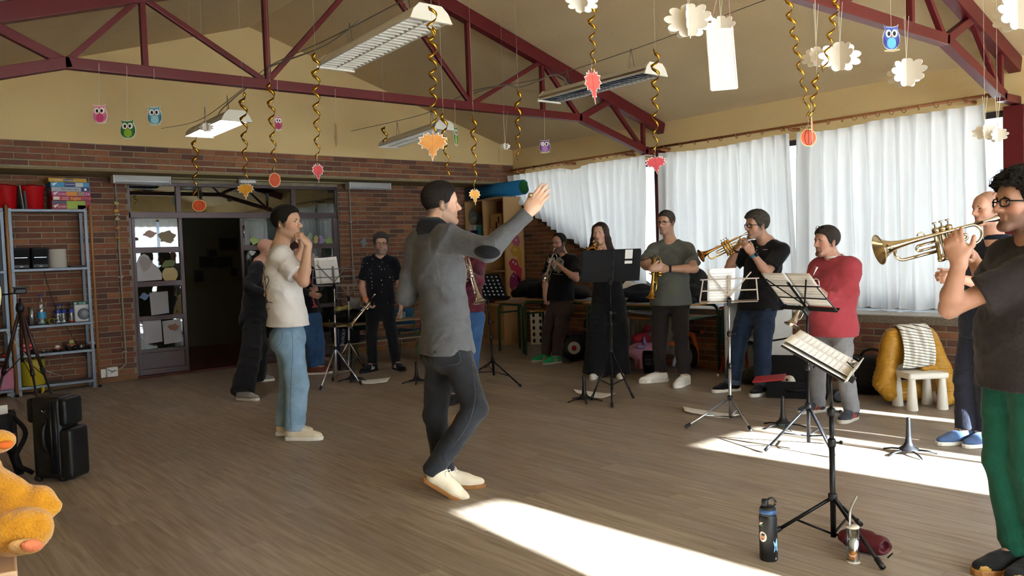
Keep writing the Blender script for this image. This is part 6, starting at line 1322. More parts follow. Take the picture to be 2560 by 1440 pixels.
# hanging pieces --------------------------------------------------------------------------
YT1 = 6.936; YT2 = 2.846
def string(t, a, b, r=.0016, nm='string'): MB().tube([a, b], r, 4).build(nm, mat('string_pale', '#c9c2ac', .8), t)
OWL = [(-.36, .36), (-.44, .56), (-.3, .48), (0, .46), (.3, .48), (.44, .56), (.36, .36), (.5, .1), (.5, -.16), (.38, -.36), (.2, -.46), (-.2, -.46), (-.38, -.36), (-.5, -.16), (-.5, .1)]
def owl(label, px_, py_, Y, w, h, cols, topy, ry=0.0, wink=False):
    P = ony(px_, py_, Y); s = depth(P) / FPX; W, Hh = w * s, h * s; U = rotz(ry) @ nrm((RT[0], RT[1], 0)); V = _v((0, 0, 1)); N_ = np.cross(U, V)
    t = thing('paper_owl', label, 'paper owl', P, 'paper owls hung on strings')
    q = lambda pts, z, m, nm: MB().ext([(a * W, b * Hh) for a, b in pts], P + N_ * z, U, V, .002).build(nm, m, t)
    q([(a * 1.07, b * 1.06) for a, b in OWL], 0, m_paper, 'card'); q(OWL, .0022, mat('owl_' + cols[0], cols[0], .6), 'feathers')
    for e in (-1, 1): q([(e * a, b) for a, b in ((.5, .05), (.5, -.2), (.36, -.4), (.3, -.15), (.4, .05))][::e], .0044, mat('owl_' + cols[1], cols[1], .6), 'wing')
    el = lambda cx_, cy_, rx, ry_, n_=18: [(cx_ + rx * math.cos(2 * math.pi * i / n_), cy_ + ry_ * math.sin(2 * math.pi * i / n_)) for i in range(n_)]
    q(el(0, -.2, .28, .24), .0042, mat('owl_' + cols[2], cols[2], .6), 'belly')
    for e in (-1, 1):
        q(el(e * .19, .2, .18, .17), .0062, m_lw, 'eye')
        if not (wink and e < 0): q(el(e * .17, .19, .09, .1), .0084, m_lblk, 'pupil')
        else: q([(-.28, .19), (-.1, .21), (-.1, .17), (-.28, .16)], .0084, m_lblk, 'closed_lid')
    q([(-.05, .12), (.05, .12), (0, .0)], .0084, mat('owl_beak', '#c9742a', .6), 'beak')
    q([(-.46, -.5), (.5, -.46), (.52, -.52), (.1, -.58), (-.44, -.56)], .003, mat('owl_branch', '#b5ab86', .7), 'branch')
    string(t, P + _v((0, 0, Hh * .5)), ony(px_ + (py_ - topy) * -.02, topy, Y)); return t
YO = YT1 - .06
owl('pink paper owl with magenta belly hanging from the far truss', 250, 286, YO, 34, 44, ('#c97a93', '#b06a84', '#b53a6a'), 158); owl('green paper owl hanging lowest of the three on the left', 320, 324, YO, 36, 44, ('#2f6b33', '#24552a', '#7ba32e'), 165); owl('teal paper owl hanging right of the green owl', 387, 290, YO, 34, 44, ('#5f93a0', '#3f6f7c', '#8fc0cb'), 172)
owl('small pink paper owl hanging between two spirals', 695, 308, YO, 22, 34, ('#b0607a', '#8f4a64', '#a02a52'), 200, .9); owl('purple winking paper owl hanging from the far truss', 1362, 366, YO, 26, 30, ('#7a4f8c', '#5f3a72', '#a87ab0'), 280, 0, True); owl('green paper owl turned edge-on near the far truss middle', 1139, 340, YO, 22, 44, ('#3f7a3f', '#2f5f2f', '#8faa3a'), 258, 1.25)
owl('large bright blue paper owl hanging from the near truss', 2228, 96, YT2 - .06, 40, 58, ('#4a5fb0', '#3a3a86', '#63b4e0'), -20)
P = ony(840, 335, YO); t = thing('paper_owl', 'brown paper piece seen edge-on below the far truss', 'paper owl', P, 'paper owls hung on strings'); MB().ext([(-.02, .1), (.015, .08), (.02, -.06), (-.005, -.12), (-.03, -.05)], P, rotz(1.3) @ nrm((RT[0], RT[1], 0)), (0, 0, 1), .004).build('card', mat('owl_brown', '#8a6a4c', .7), t); string(t, P + _v((0, 0, .1)), ony(838, 222, YO))
# clouds of white card
m_cloud = mat('cloud_card', '#e6e1d6', .85, noise=.15, nscale=6, col2='#d3cec2')
def cloud(label, px_, py_, dep, w, topy=None, n=2, rot=0.0, h=.62, ntop=0):
    P = at(px_, py_, dep); W = w * dep / FPX; t = thing('paper_cloud', label, 'paper cloud', P, 'white paper clouds'); H_ = W * h
    prof = []
    for i in range(90):
        a = 2 * math.pi * i / 90; q_ = .72 + .3 * abs(math.sin(a * 4.5 + .3)) ** .7; prof.append((W / 2 * math.cos(a) * q_, H_ / 2 * math.sin(a) * q_))
    for k in range(n):
        a = rot + math.pi * k / n; U = nrm(nrm((RT[0], RT[1], 0)) * math.cos(a) + nrm((FW[0], FW[1], 0)) * math.sin(a))
        MB().ext(prof, P, U, (0, 0, 1), .0025).build('card_leaf', m_cloud, t)
    if topy is not None:
        for j in (-1, 1): string(t, P + _v((0, 0, H_ * .42)), at(px_ + 6 * j, topy, dep), .0013)
    string(t, P + _v((0, 0, H_ * .4)), _v((P[0], P[1], zc(P[0]))), .0008, 'thread')
    return t
c1 = 3.6
cloud('paper cloud cut by the top edge above the red leaf', 1455, 5, 4.2, 88, None, 2, .3); cloud('white paper cloud left of the hanging white board', 1722, 52, 4.0, 130, -20, 3, .2); cloud('white paper cloud behind the hanging white board', 1802, 70, 4.3, 92, -20, 2, .6)
cloud('white paper cloud with a gold spiral in front of it', 2040, 142, 4.3, 78, 10, 2, .8); cloud('broad white paper cloud beside the gold spiral', 2100, 142, 4.15, 116, 5, 2, .15); cloud('white paper cloud below the blue owl', 2266, 182, 4.6, 112, 40, 2, .5); cloud('large paper cloud cut by the upper right corner', 2545, 30, 3.6, 145, None, 2, .4)
cloud('paper cloud hanging left in front of the bright window gap', 2462, 330, 4.8, 60, 240, 2, .9); cloud('paper cloud hanging right in front of the bright window gap', 2494, 338, 4.7, 56, 240, 2, .5)
cloud('tiny paper cloud in front of the lit lamp', 516, 318, 7.6, 36, 192, 3, .2); cloud('tiny round paper cloud below the far truss', 1263, 366, 8.7, 26, 278, 3, .1)
P = at(1803, 150, 4.1); t = thing('hanging_board', 'white framed board hanging by pink strings', 'board', P); U = nrm((RT[0], RT[1], 0)) * .98 + nrm((FW[0], FW[1], 0)) * .2; s = 4.1 / FPX; V = nrm(_v((0, 0, 1)) - U * -.07); U = nrm(U)
MB().ext([(-36 * s, 74 * s), (30 * s, 76 * s), (40 * s, -68 * s), (-28 * s, -74 * s)], P, U, (0, 0, 1), .004).build('sheet', mat('board_white', '#cfcabf', .7), t)
for a, b in (((-37, 75), (31, 77)), ((31, 77), (41, -69)), ((41, -69), (-29, -75)), ((-29, -75), (-37, 75))): MB().tube([P + U * a[0] * s + _v((0, 0, a[1] * s)), P + U * b[0] * s + _v((0, 0, b[1] * s))], .006, 6).build('frame_edge', m_white, t)
for a, b in ((-30, 1780), (28, 1808)): MB().tube([P + U * a * s + _v((0, 0, 76 * s)), at(b + 14, -10, 4.1)], .0015, 4).build('pink_string', mat('string_pink', '#c98a94', .8), t)
# gold spirals
m_gold = mat('gold_foil', '#b8892a', .22, metal=1.0)
def spiral(label, px_, y0, y1, dep, r=7, turns=None, px2=None, piece=None, seed=0):
    A, B = at(px_, y0, dep), at(px2 if px2 is not None else px_, y1, dep); L_ = np.linalg.norm(B - A); rr = r * dep / FPX; turns = turns or (y1 - y0) / 42.0
    t = thing('foil_spiral', label, 'spiral', B, 'gold foil spirals'); d = (B - A); n_ = int(turns * 16); vs = []; fs = []; X_ = nrm((RT[0], RT[1], 0)); Y_ = nrm((FW[0], FW[1], 0)); rs = random.Random(seed)
    ph = rs.random() * 6
    for i in range(n_ + 1):
        u = i / n_; a = ph + 2 * math.pi * turns * u; R_ = rr * (1.15 - .55 * u) * min(1, .2 + u * 12); w = (.026 * (1 - .4 * u)) * dep / 6
        c = A + d * u + X_ * (R_ * math.cos(a)) + Y_ * (R_ * math.sin(a)); tl = _v((0, 0, 1)) + (X_ * math.cos(a) + Y_ * math.sin(a)) * .35
        vs += [c + tl * w * .5, c - tl * w * .5]
        if i: fs.append((2 * i - 2, 2 * i - 1, 2 * i + 1, 2 * i))
    MB().add(vs, fs).build('foil_ribbon', m_gold, t, smooth=True, solid=.0008)
    string(t, A, _v((A[0], A[1], zc(A[0]))), .0008, 'thread')
    return B
_lf = [(.02, .5), (.05, .33), (.2, .47), (.24, .36), (.36, .4), (.36, .29), (.54, .27), (.45, .15), (.56, .03), (.4, -.03), (.42, -.16), (.23, -.12), (.2, -.21), (.15, -.18), (.14, -.4), (.07, -.36)]
LEAF = _lf + [(0, -.62)] + [(-a, b) for a, b in _lf[::-1]]
def leafp(label, px_, py_, dep, w, h, col, ry=0.0, roll=0.0, col2=None):
    P = at(px_, py_, dep); s = dep / FPX; U = rotz(ry) @ nrm((RT[0], RT[1], 0)); V = _v((0, 0, 1)); N_ = np.cross(U, V); c, sn = math.cos(roll), math.sin(roll); U, V = U * c + V * sn, V * c - U * sn
    t = thing('paper_leaf', label, 'paper leaf', P, 'hanging paper leaves')
    MB().ext([(a * w * s * 1.06, b * h * s * 1.06) for a, b in LEAF], P, U, V, .0015).build('card', m_paper, t); MB().ext([(a * w * s * .97, b * h * s * .97) for a, b in LEAF], P + N_ * .001, U, V, .0018).build('leaf_print', mat('leaf_' + col, col, .5, noise=.6, nscale=14, col2=col2 or col), t)
    string(t, P + V * h * s * .48, P + _v((0, 0, h * s * .5 + .07)), .001, 'thread'); MB().bar(P + N_ * .0025 + V * h * s * .45, P + N_ * .0025 - V * h * s * .5, .002, .0012, up=N_).build('midrib', mat('rib_' + col, col2 or col, .6), t)
def pumpkin(label, px_, py_, dep, w, h, ry=0.0):
    P = at(px_, py_, dep); s = dep / FPX; U = rotz(ry) @ nrm((RT[0], RT[1], 0)); V = _v((0, 0, 1)); N_ = np.cross(U, V); t = thing('paper_pumpkin', label, 'paper pumpkin', P, 'hanging paper pumpkins'); el = lambda k, n_=24: [(w * s * .5 * k * math.cos(2 * math.pi * i / n_), h * s * .5 * k * math.sin(2 * math.pi * i / n_)) for i in range(n_)]
    MB().ext(el(1.06), P, U, V, .0015).build('card', mat('pumpkin_rim', '#d9b47c', .7), t); MB().ext(el(.95), P + N_ * .001, U, V, .002).build('pumpkin_print', mat('pumpkin_orange', '#c4512a', .5, noise=.5, nscale=20, col2='#a83a1e'), t)
    for k in (-.5, 0, .5): MB().tube([P + N_ * .0025 + U * (k * w * s * .5 * math.cos(b)) + V * (h * s * .46 * math.sin(b)) for b in [-1.4 + 2.8 * i / 8 for i in range(9)]], .0016, 4).build('rib_line', mat('pumpkin_rib', '#8f3218', .6), t)
    string(t, P + V * h * s * .5, P + _v((0, 0, h * s * .5 + .07)), .001, 'thread'); MB().tube([P + V * h * s * .5, P + V * h * s * .62 + U * .006], .003, 5).build('stem', mat('pumpkin_stem', '#5a4a22', .7), t)
spiral('gold spiral over the orange pumpkin by the doors', 488, 345, 495, 7.2, 8, seed=1); pumpkin('orange paper pumpkin in front of the door transom', 498, 514, 7.2, 34, 28)
spiral('gold spiral over the yellow leaf by the doors', 607, 232, 452, 6.9, 9, seed=2, px2=614); leafp('yellow-orange paper leaf above the open doorway', 614, 476, 6.9, 36, 36, '#d99a2e', 0, 0, '#b87a1e')
spiral('gold spiral over the striped pumpkin', 675, 205, 430, 6.6, 9, seed=3, px2=686); pumpkin('striped orange paper pumpkin above the man in white', 687, 450, 6.6, 27, 34, .3)
spiral('long gold spiral over the small red leaf', 788, 130, 405, 5.6, 10, seed=4, px2=794); leafp('small red paper leaf above the doors', 795, 430, 5.6, 26, 42, '#b52a2e', .6, .05, '#92201f')
spiral('gold spiral hanging from the broken lamp end', 1078, 20, 95, 4.6, 14, 1.5, seed=5); spiral('long tangled gold spiral in the middle of the room', 1080, 70, 330, 4.9, 12, seed=6, px2=1085); leafp('large pale orange paper leaf above the conductor', 1082, 362, 4.9, 64, 64, '#d99a52', 0, -.05, '#c77f3c'); spiral('gold spiral beside the pale orange leaf', 1108, 285, 440, 6.2, 8, seed=7, px2=1120)
spiral('curled gold spiral end on the lamp near the gable', 962, 318, 358, 7.6, 8, 1.4, seed=8); spiral('gold spiral over the small yellow leaf by the bookcase', 1183, 290, 470, 6.2, 8, seed=9, px2=1188); leafp('small yellow paper leaf beside the rolled mat', 1187, 490, 6.2, 26, 36, '#d9a03a', .4, .05, '#b8842a')
spiral('double gold spiral before the far truss', 1295, 225, 400, 6.6, 8, seed=10); spiral('gold spiral over the red leaf of the mirror lamp', 1478, 10, 178, 4.3, 10, seed=11, px2=1484); leafp('long coral paper leaf in front of the mirror lamp', 1483, 212, 4.3, 40, 76, '#d9584a', .35, .1, '#c2453c')
spiral('gold spiral over the red leaf at the window corner', 1638, 125, 388, 5.4, 10, seed=12); leafp('red maple leaf with a light glint at the far truss foot', 1640, 410, 5.4, 46, 40, '#c23a40', 0, .1, '#a02a36')
spiral('gold spiral left of the paper clouds', 1966, -10, 290, 3.9, 9, seed=13, px2=2022); spiral('gold spiral in front of the broad cloud', 2093, -10, 180, 3.9, 10, seed=14, px2=2060); spiral('lower gold spiral over the pumpkin and leaf', 2042, 185, 320, 3.9, 9, seed=15, px2=2024)
pumpkin('orange paper pumpkin in front of the wide curtain', 2021, 344, 3.9, 42, 42, .2); leafp('pale orange paper leaf edge-on over the pumpkin', 2030, 322, 3.85, 24, 56, '#d98a52', 1.1, .1, '#c27440')
# ================================================================== people
H_R = nrm((RT[0], RT[1], 0)); H_F = nrm((FW[0], FW[1], 0)); ZU = _v((0, 0, 1))
def ang(a):
    """horizontal direction as the photo shows it: 0 = to the right, 90 = away, 180 = to the left, 270 = towards the camera"""
    a = math.radians(a); return H_R * math.cos(a) + H_F * math.sin(a)
def right_of(F): return nrm((F[1], -F[0], 0))
def reach(S, px_, py_, L, sgn):
    d = nrm(ray(px_, py_)); o = CAM - _v(S); b = o @ d; c = o @ o - L * L; q = b * b - c
    return CAM + d * (-b + (sgn * math.sqrt(q) if q > 0 else 0.0))
def headframe(a, pitch, roll):
    F = ang(a); R = right_of(F); M = np.array([R, F, ZU]).T
    return M @ rotx(math.radians(pitch)) @ roty(math.radians(roll))
m_skin = mat('skin', rough=0.5, attr='Col', bump=0.08, bscale=180, spec=0.35)
m_eye = mat('eye_white', '#e8e2da', 0.25); m_iris = mat('iris_dark', '#2a1c14', 0.2)
m_lens = glass_mat('spectacle_lens', '#f8f8f8', 0.05, fres=False)
def fabric(name, col, rough=0.85, col2=None, noise=0.25, nscale=25, bump=0.25, bscale=320, sheen=0.1):
    m = mat(name, col, rough, noise=noise, nscale=nscale, col2=col2 or col, bump=bump, bscale=bscale, spec=0.15, sheen=sheen)
    if m.get('folds'): return m
    m['folds'] = 1; N, L = m.node_tree.nodes, m.node_tree.links       # creases on top of the weave
    bp = N.new('ShaderNodeBump'); bp.inputs['Strength'].default_value = .55; bp.inputs['Distance'].default_value = .02
    nz = N.new('ShaderNodeTexNoise'); nz.inputs['Scale'].default_value = 9; nz.inputs['Detail'].default_value = 3; nz.inputs['Distortion'].default_value = 1.2
    tc = N.new('ShaderNodeTexCoord'); L.new(tc.outputs['Object'], nz.inputs['Vector']); L.new(nz.outputs[0], bp.inputs['Height'])
    old = N['Principled BSDF'].inputs['Normal'].links[0].from_node
    L.new(bp.outputs[0], old.inputs['Normal'])
    return m
HAIRLINE = {'full': ([-.12, -.07, -.035, -.005, .018, .03, .055, .075, .1], [-.075, -.06, -.02, .0, -.035, .0, .052, .072, .082]),
            'receding': ([-.12, -.07, -.035, -.005, .018, .03, .05, .062, .08], [-.075, -.06, -.02, .0, -.03, .02, .075, .105, .12]),
            'high': ([-.12, -.07, -.035, -.005, .02, .04, .055, .075, .1], [-.05, -.03, .02, .045, .045, .055, .07, .082, .09])}

def hand(f, W, d, n, side, curl=(.3, .4, .3), thumb=(.6, .3), sc=1.0, spread=.0, h0=.0, fc=None):
    """hand from wrist W along d; n = direction the palm faces; side = lateral direction of the thumb; curl in radians per joint"""
    d = nrm(d); n = nrm(n - d * (n @ d)); s = nrm(np.cross(d, n)); s = s if s @ side > 0 else -s
    pc = W + d * .047 * sc
    R = np.array([s, d, n]).T
    f.ell(pc + n * .004, (.041 * sc, .056 * sc, .0165 * sc), R, .012)
    f.cone(W - d * .01, .026 * sc, W + d * .025, .027 * sc, .02, R=R, sc=(1.0, 1.0, .72))
    for i, (lat, L) in enumerate(((.029, .92), (.0095, 1.03), (-.0105, .96), (-.029, .76))):
        b = W + d * (.086 - .006 * abs(i - 1)) * sc + s * lat * sc; a = 0.0; P = b
        cc = curl if fc is None else fc[i]
        sd = s * (lat * spread * 8)
        for j, (l, r0, r1) in enumerate(((.043, .0098, .0088), (.026, .0088, .008), (.021, .008, .0068))):
            a += cc[j]
            q = P + nrm(d * math.cos(a) + n * math.sin(a) + sd) * l * L * sc
            f.cone(P, r0 * sc, q, r1 * sc, .009 if j == 0 else .003); P = q
    tb = W + d * .028 * sc + s * .03 * sc + n * .004
    t1 = tb + nrm(d * .75 + s * thumb[0] + n * .35) * .04 * sc
    t2 = t1 + nrm(d * .9 + s * (thumb[0] - .45) + n * thumb[1]) * .033 * sc
    f.cone(W + d * .02 * sc + s * .016 * sc, .017 * sc, tb, .015 * sc, .015); f.cone(tb, .0135 * sc, t1, .0112 * sc, .01); f.cone(t1, .0112 * sc, t2, .0088 * sc, .003)

class Person:
    def __init__(p, label, h, fr, fl, tf, hd, ha, hp=0, hr=0, tr=None, tl=None, hip=None, nk=None, bw=1.0, belly=0.0, skin='#b98a6d', female=False, fine=.0045, hf=None, hsc=1.0):
        p.h = h; s = p.s = h / 1.75
        p.AR = flo(*fr); p.AL = flo(*fl)
        p.F = ang(tf); p.R = right_of(p.F); p.hF = ang(hf if hf is not None else tf); p.hR = right_of(p.hF)
        p.TR = ang(tr if tr is not None else tf); p.TL = ang(tl if tl is not None else tf)
        mid = (p.AR + p.AL) / 2; p.base = mid
        p.t = thing('person', label, 'person', mid)
        p.d0 = depth(mid)
        p.pc = mid + ZU * (.515 * h)
        if hip is not None: p.pc = at(hip[0], hip[1], depth(mid) + (hip[2] if len(hip) > 2 else 0))
        p.nb = p.pc + ZU * (.325 * h) - p.F * .01
        if nk is not None:
            p.nb = at(nk[0], nk[1], depth(p.pc) + (nk[2] if len(nk) > 2 else 0))
        p.u = nrm(p.nb - p.pc)
        Rr = nrm(p.R - p.u * (p.R @ p.u)); p.R = Rr; p.Fu = np.cross(p.u, Rr)
        p.TR_ = np.array([Rr, p.Fu, p.u]).T
        sw = (.152 if female else .166) * s * bw ** .4
        p.tl_ = np.linalg.norm(p.nb - p.pc)
        p.SR = p.nb - p.u * .055 * s + Rr * sw; p.SL = p.nb - p.u * .055 * s - Rr * sw
        hw = .088 * s
        p.HR = p.pc + p.hR * hw; p.HL = p.pc - p.hR * hw
        p.M = headframe(ha, hp, hr); p.hs = .97 * s ** .5 * hsc
        p.hc = at(hd[0], hd[1], depth(p.nb) + (hd[2] if len(hd) > 2 else 0))
        p.skin = lin3(skin); p.fine = fine; p.bw = bw; p.belly = belly; p.female = female
        p.hands = []; p.arms = {}
        p.knee()
    def knee(p, kr=None, kl=None):
        for n, A, H, T, kk in (('R', p.AR, p.HR, p.TR, kr), ('L', p.AL, p.HL, p.TL, kl)):
            an = A + ZU * .09 * p.s
            K = H * .48 + an * .52 + (T * .5 + p.hF * .5) * .035
            if kk is not None: K = reach(H, kk[0], kk[1], np.linalg.norm(H - an) * .5, kk[2])
            setattr(p, 'K' + n, K); setattr(p, 'N' + n, an)
    def arm(p, side, e, w, hd=None, pn=None, th=None, curl=(.35, .5, .4), thumb=(.6, .3), L1=.285, L2=.255, fc=None, spread=0.0, sc=1.0):
        S = p.SR if side == 'R' else p.SL
        E_ = reach(S, e[0], e[1], L1 * p.s, e[2]) if len(e) == 3 else at(e[0], e[1], depth(S) + e[3])
        W = reach(E_, w[0], w[1], L2 * p.s, w[2]) if len(w) == 3 else at(w[0], w[1], depth(S) + w[3])
        fa = nrm(W - E_)
        d = nrm(hd) if hd is not None else fa
        n_ = _v(pn) if pn is not None else (-p.R if side == 'R' else p.R)
        t_ = _v(th) if th is not None else p.F
        p.arms[side] = (S, E_, W); p.hands.append((W, d, n_, t_, curl, thumb, fc, spread, sc))
        return W, d
    def H(p, x, y, z): return p.hc + p.M @ (_v((x, y, z)) * p.hs)
    def bounds(p, pts, m):
        a = np.array(pts); return a.min(0) - m, a.max(0) + m
    # ---------------------------------------------------------------- body
    def torso(p, f, o, k=.05):
        s, T, bw = p.s, p.TR_, p.bw; L = p.tl_ / .57
        fm = .93 if p.female else 1.0
        f.ell(p.pc, ((.163 * bw + o) * s, (.112 * bw ** .5 + o) * s, (.13 + o) * s), np.array([p.hR, p.hF, ZU]).T, k)
        for q in (1, -1): f.ell(p.pc + p.hR * q * .07 * s - p.hF * .045 * s - ZU * .035 * s, ((.085 + o) * s,) * 3, None, .04)
        f.ell(p.pc + p.u * .17 * s * L + p.Fu * .005, ((.142 * bw * fm + o) * s, (.103 * bw + o) * s, .17 * s * L), T, k)
        f.ell(p.pc + p.u * .37 * s * L + p.Fu * .008, ((.168 * bw ** .7 * fm + o) * s, (.116 * bw ** .6 + o) * s, .185 * s * L), T, k)
        f.cone(p.SR - p.R * .02, (.058 + o * .8) * s, p.SL + p.R * .02, (.058 + o * .8) * s, .05)
        f.cone(p.SR - p.R * .03 + p.u * .008, .04 * s + o * .8, p.nb + p.u * .03, .045 * s + o * .3, .05); f.cone(p.SL + p.R * .03 + p.u * .008, .04 * s + o * .8, p.nb + p.u * .03, .045 * s + o * .3, .05)
        if p.belly: f.ell(p.pc + p.u * .13 * s + p.Fu * (.045 + .05 * p.belly), ((.135 * bw + o) * s, (.085 + .03 * p.belly + o) * s, (.15 + o) * s), T, .06)
        if p.female:
            for q in (1, -1): f.ell(p.pc + p.u * .36 * s * L + p.Fu * .085 + p.R * q * .065, ((.055 + o * .7),) * 3, None, .04)
    def body(p, beard=None, bcol='#2b211c', fade=None, fcol='#2a211b', lips='#9a5f52', arms='RL'):
        s, hs = p.s, p.hs
        hp_ = [p.hc + _v(q) * .15 * hs for q in ((1, 1, 1), (-1, -1, -1))]
        fines = [(np.minimum(*hp_) - .0, np.maximum(*hp_), p.fine)]
        pts = [p.hc + ZU * .14, p.AR, p.AL, p.SR, p.SL, p.KR, p.KL]
        for W, d, n, t, *_ in p.hands:
            c = W + d * .08; pts += [c - .09, c + .09]; fines.append((c - .085, c + .085, p.fine))
        for S, E_, W in p.arms.values(): pts += [E_, W]
        lo, hi = p.bounds(pts, .13); lo[2] = .03
        f = SDF(lo, hi, .016, fines)
        p.torso(f, -.004)
        for H_, K, N, T in ((p.HR, p.KR, p.NR, p.TR), (p.HL, p.KL, p.NL, p.TL)):
            f.cone(H_ - ZU * .02, .085 * s, K, .054 * s, .03); f.cone(K, .052 * s, N, .037 * s, .02)
            f.ell(K * .65 + N * .35 - T * .012, (.043 * s, .043 * s, .1 * s), None, .03); f.cone(N, .036 * s, N + T * .1 - ZU * .04, .03 * s, .02)
        for S, E_, W in p.arms.values():
            m_ = S * .5 + E_ * .5
            f.cone(S, .052 * s, m_, .047 * s, .03); f.cone(m_, .047 * s, E_, .039 * s, .02)
            m_ = E_ * .7 + W * .3
            f.cone(E_, .04 * s, m_, .042 * s, .02); f.cone(m_, .042 * s, W, .0265 * s, .02)
        f.cone(p.nb - p.u * .03, .062 * s, p.H(0, -.022, -.05), .056 * hs if not p.female else .048 * hs, .03)
        # head
        M = p.M; E3 = lambda c, r, k=.015, op='u', R=None: f.ell(p.H(*c), _v(r) * hs, M if R is None else M @ R, k, op)
        C2 = lambda a, ra, b, rb, k=.012, op='u': f.cone(p.H(*a), ra * hs, p.H(*b), rb * hs, k, op)
        E3((0, -.014, .045), (.075, .094, .083), .02)
        E3((0, .028, -.02), (.059, .066, .082), .03)
        for q in (1, -1):
            C2((q * .052, -.01, -.045), .02, (q * .018, .066, -.092), .018, .022)
            E3((q * .041, .058, -.014), (.024, .024, .026), .02)
        C2((-.012, .078, -.094), .017, (.012, .078, -.094), .017, .02)
        C2((-.034, .079, .026), .011, (.034, .079, .026), .011, .016)
        E3((0, .058, .05), (.052, .03, .045), .03)
        for q in (1, -1): E3((q * .031, .100, .008), (.018, .016, .0125), .014, 's')
        C2((0, .088, .016), .0075, (0, .112, -.021), .0115, .012); C2((0, .1, -.024), .009, (0, .085, -.032), .009, .01)
        for q in (1, -1): E3((q * .0125, .1, -.0255), (.009, .011, .008), .008)
        C2((-.019, .084, -.0495), .0055, (.019, .084, -.0495), .0055, .008); C2((-.016, .084, -.0615), .0065, (.016, .084, -.0615), .0065, .008)
        C2((0, .092, -.0495), .004, (0, .091, -.0615), .005, .008)
        E3((0, .1, -.0555), (.022, .012, .0014), .003, 's')
        for q in (1, -1):
            E3((q * .077, -.006, -.004), (.011, .019, .031), .006, 'u', rotx(.2) @ rotz(-q * .45)); E3((q * .085, .002, -.002), (.006, .011, .017), .006, 's')
        for W, d, n, t, cu, th, fc, sp, sc in p.hands: hand(f, W, d, n, t, cu, th, s * sc, sp, fc=fc)
        lipc, bc, fcl = lin3(lips), lin3(bcol), lin3(fcol)
        def col(V):
            c = np.tile(p.skin, (len(V), 1)); q = (V - p.hc) @ M / hs; x, y, z = q.T
            near = (np.abs(q) < .17).all(1)
            rosy = np.exp(-(((np.abs(x) - .04) / .025) ** 2 + ((z + .02) / .025) ** 2)) * (y > .03)
            c = c * (1 - .18 * (rosy * near)[:, None] * _v((0, 1, 1)))
            l = near * np.exp(-(x / .021) ** 4) * np.exp(-((z + .0555) / .0115) ** 4) * (y > .075)
            c = c * (1 - l[:, None] * .75) + lipc * (l[:, None] * .75)
            for kind, amt, bcl in (() if beard is None else ((beard[0], beard[1], bc),)):
                jaw = 1 / (1 + np.exp((z - np.interp(y, [-.02, .02, .05, .07, .1], [.0, -.005, -.045, -.04, -.036])) / .004))
                nk_ = 1 / (1 + np.exp(-(z + .118 - .25 * np.minimum(0, y - .05)) / .006))
                m_ = jaw * nk_ * (y > -.012) * near
                if kind == 'goatee': m_ = m_ * (np.abs(x) < .034) * (y > .05)
                m_ = m_ * (1 - l)
                c = c * (1 - m_[:, None] * amt) + bcl * m_[:, None] * amt
            if fade is not None:
                zf = np.interp(y, *[_v(v) for v in HAIRLINE[fade[0]]])
                m_ = near / (1 + np.exp(-(z - zf) / .006)) * (y < .09) * fade[1]
                c = c * (1 - m_[:, None]) + fcl * m_[:, None]
            return c
        p.bodyo = f.build('body', m_skin, p.t, col)
        for q in (1, -1):
            e = MB().ball(p.H(q * .031, .0825, .0075), _v((.0115, .0045, .0042)) * hs, 12, 0, M)
            e.ball(p.H(q * .030, .0855, .0077), _v((.0046, .003, .0042)) * hs, 10, 1, M)
            e.tube([p.H(q * a, b, c) for a, b, c in ((.018, .083, .0085), (.026, .088, .0135), (.036, .087, .0135), (.044, .079, .008))], .0015 * hs, 5, 1)
            e.build('eye', [m_eye, m_iris], p.t, smooth=True)
        return p
    def brows(p, col, th=.0042):
        m = mat('brow_' + col, col, 0.9)
        for q in (1, -1):
            MB().tube([p.H(q * a, b, c) for a, b, c in ((.012, .092, .0235), (.026, .0925, .0285), (.042, .083, .0255), (.05, .073, .02))], [th * .8, th, th * .9, th * .4], 6).build('eyebrow', m, p.t, smooth=True)
    def hair(p, col, style='full', th=.012, top=.0, extra=None, noise=.0016, rough=.7, name='hair', res=.006):
        f = SDF(p.hc - .22, p.hc + .22, res); hs = p.hs; M = p.M
        f.ell(p.H(0, -.014, .045), (_v((.075, .094, .083)) + th) * hs, M, .01)
        if top: f.ell(p.H(0, .005, .07), (_v((.062, .085, .06)) + top) * hs, M, .03)
        if extra: extra(f)
        def clip(X, Y, Z):
            x, y, z = (sum(M[j, i] * c for j, c in enumerate((X - p.hc[0], Y - p.hc[1], Z - p.hc[2]))) / hs for i in range(3))
            zf = np.interp(y.ravel(), *[_v(v) for v in HAIRLINE[style]]).reshape(y.shape)
            return (zf - z) * .7 * hs
        X, Y, Z = f.ax[0][:, None, None], f.ax[1][None, :, None], f.ax[2][None, None, :]
        f.D = np.maximum(f.D, clip(X, Y, Z).astype(np.float32))
        if noise: f.disp(lambda X, Y, Z: noise * (np.sin(X * 260 + 2 * np.sin(Z * 90)) * np.sin(Y * 240 + Z * 150) + .6 * np.sin(Z * 420 + X * 160)))
        return f.build(name, mat('hair_' + col, col, rough, noise=.5, nscale=90, col2='#15100c', bump=.6, bscale=260, stretch=(1, 1, .3), spec=.3), p.t)
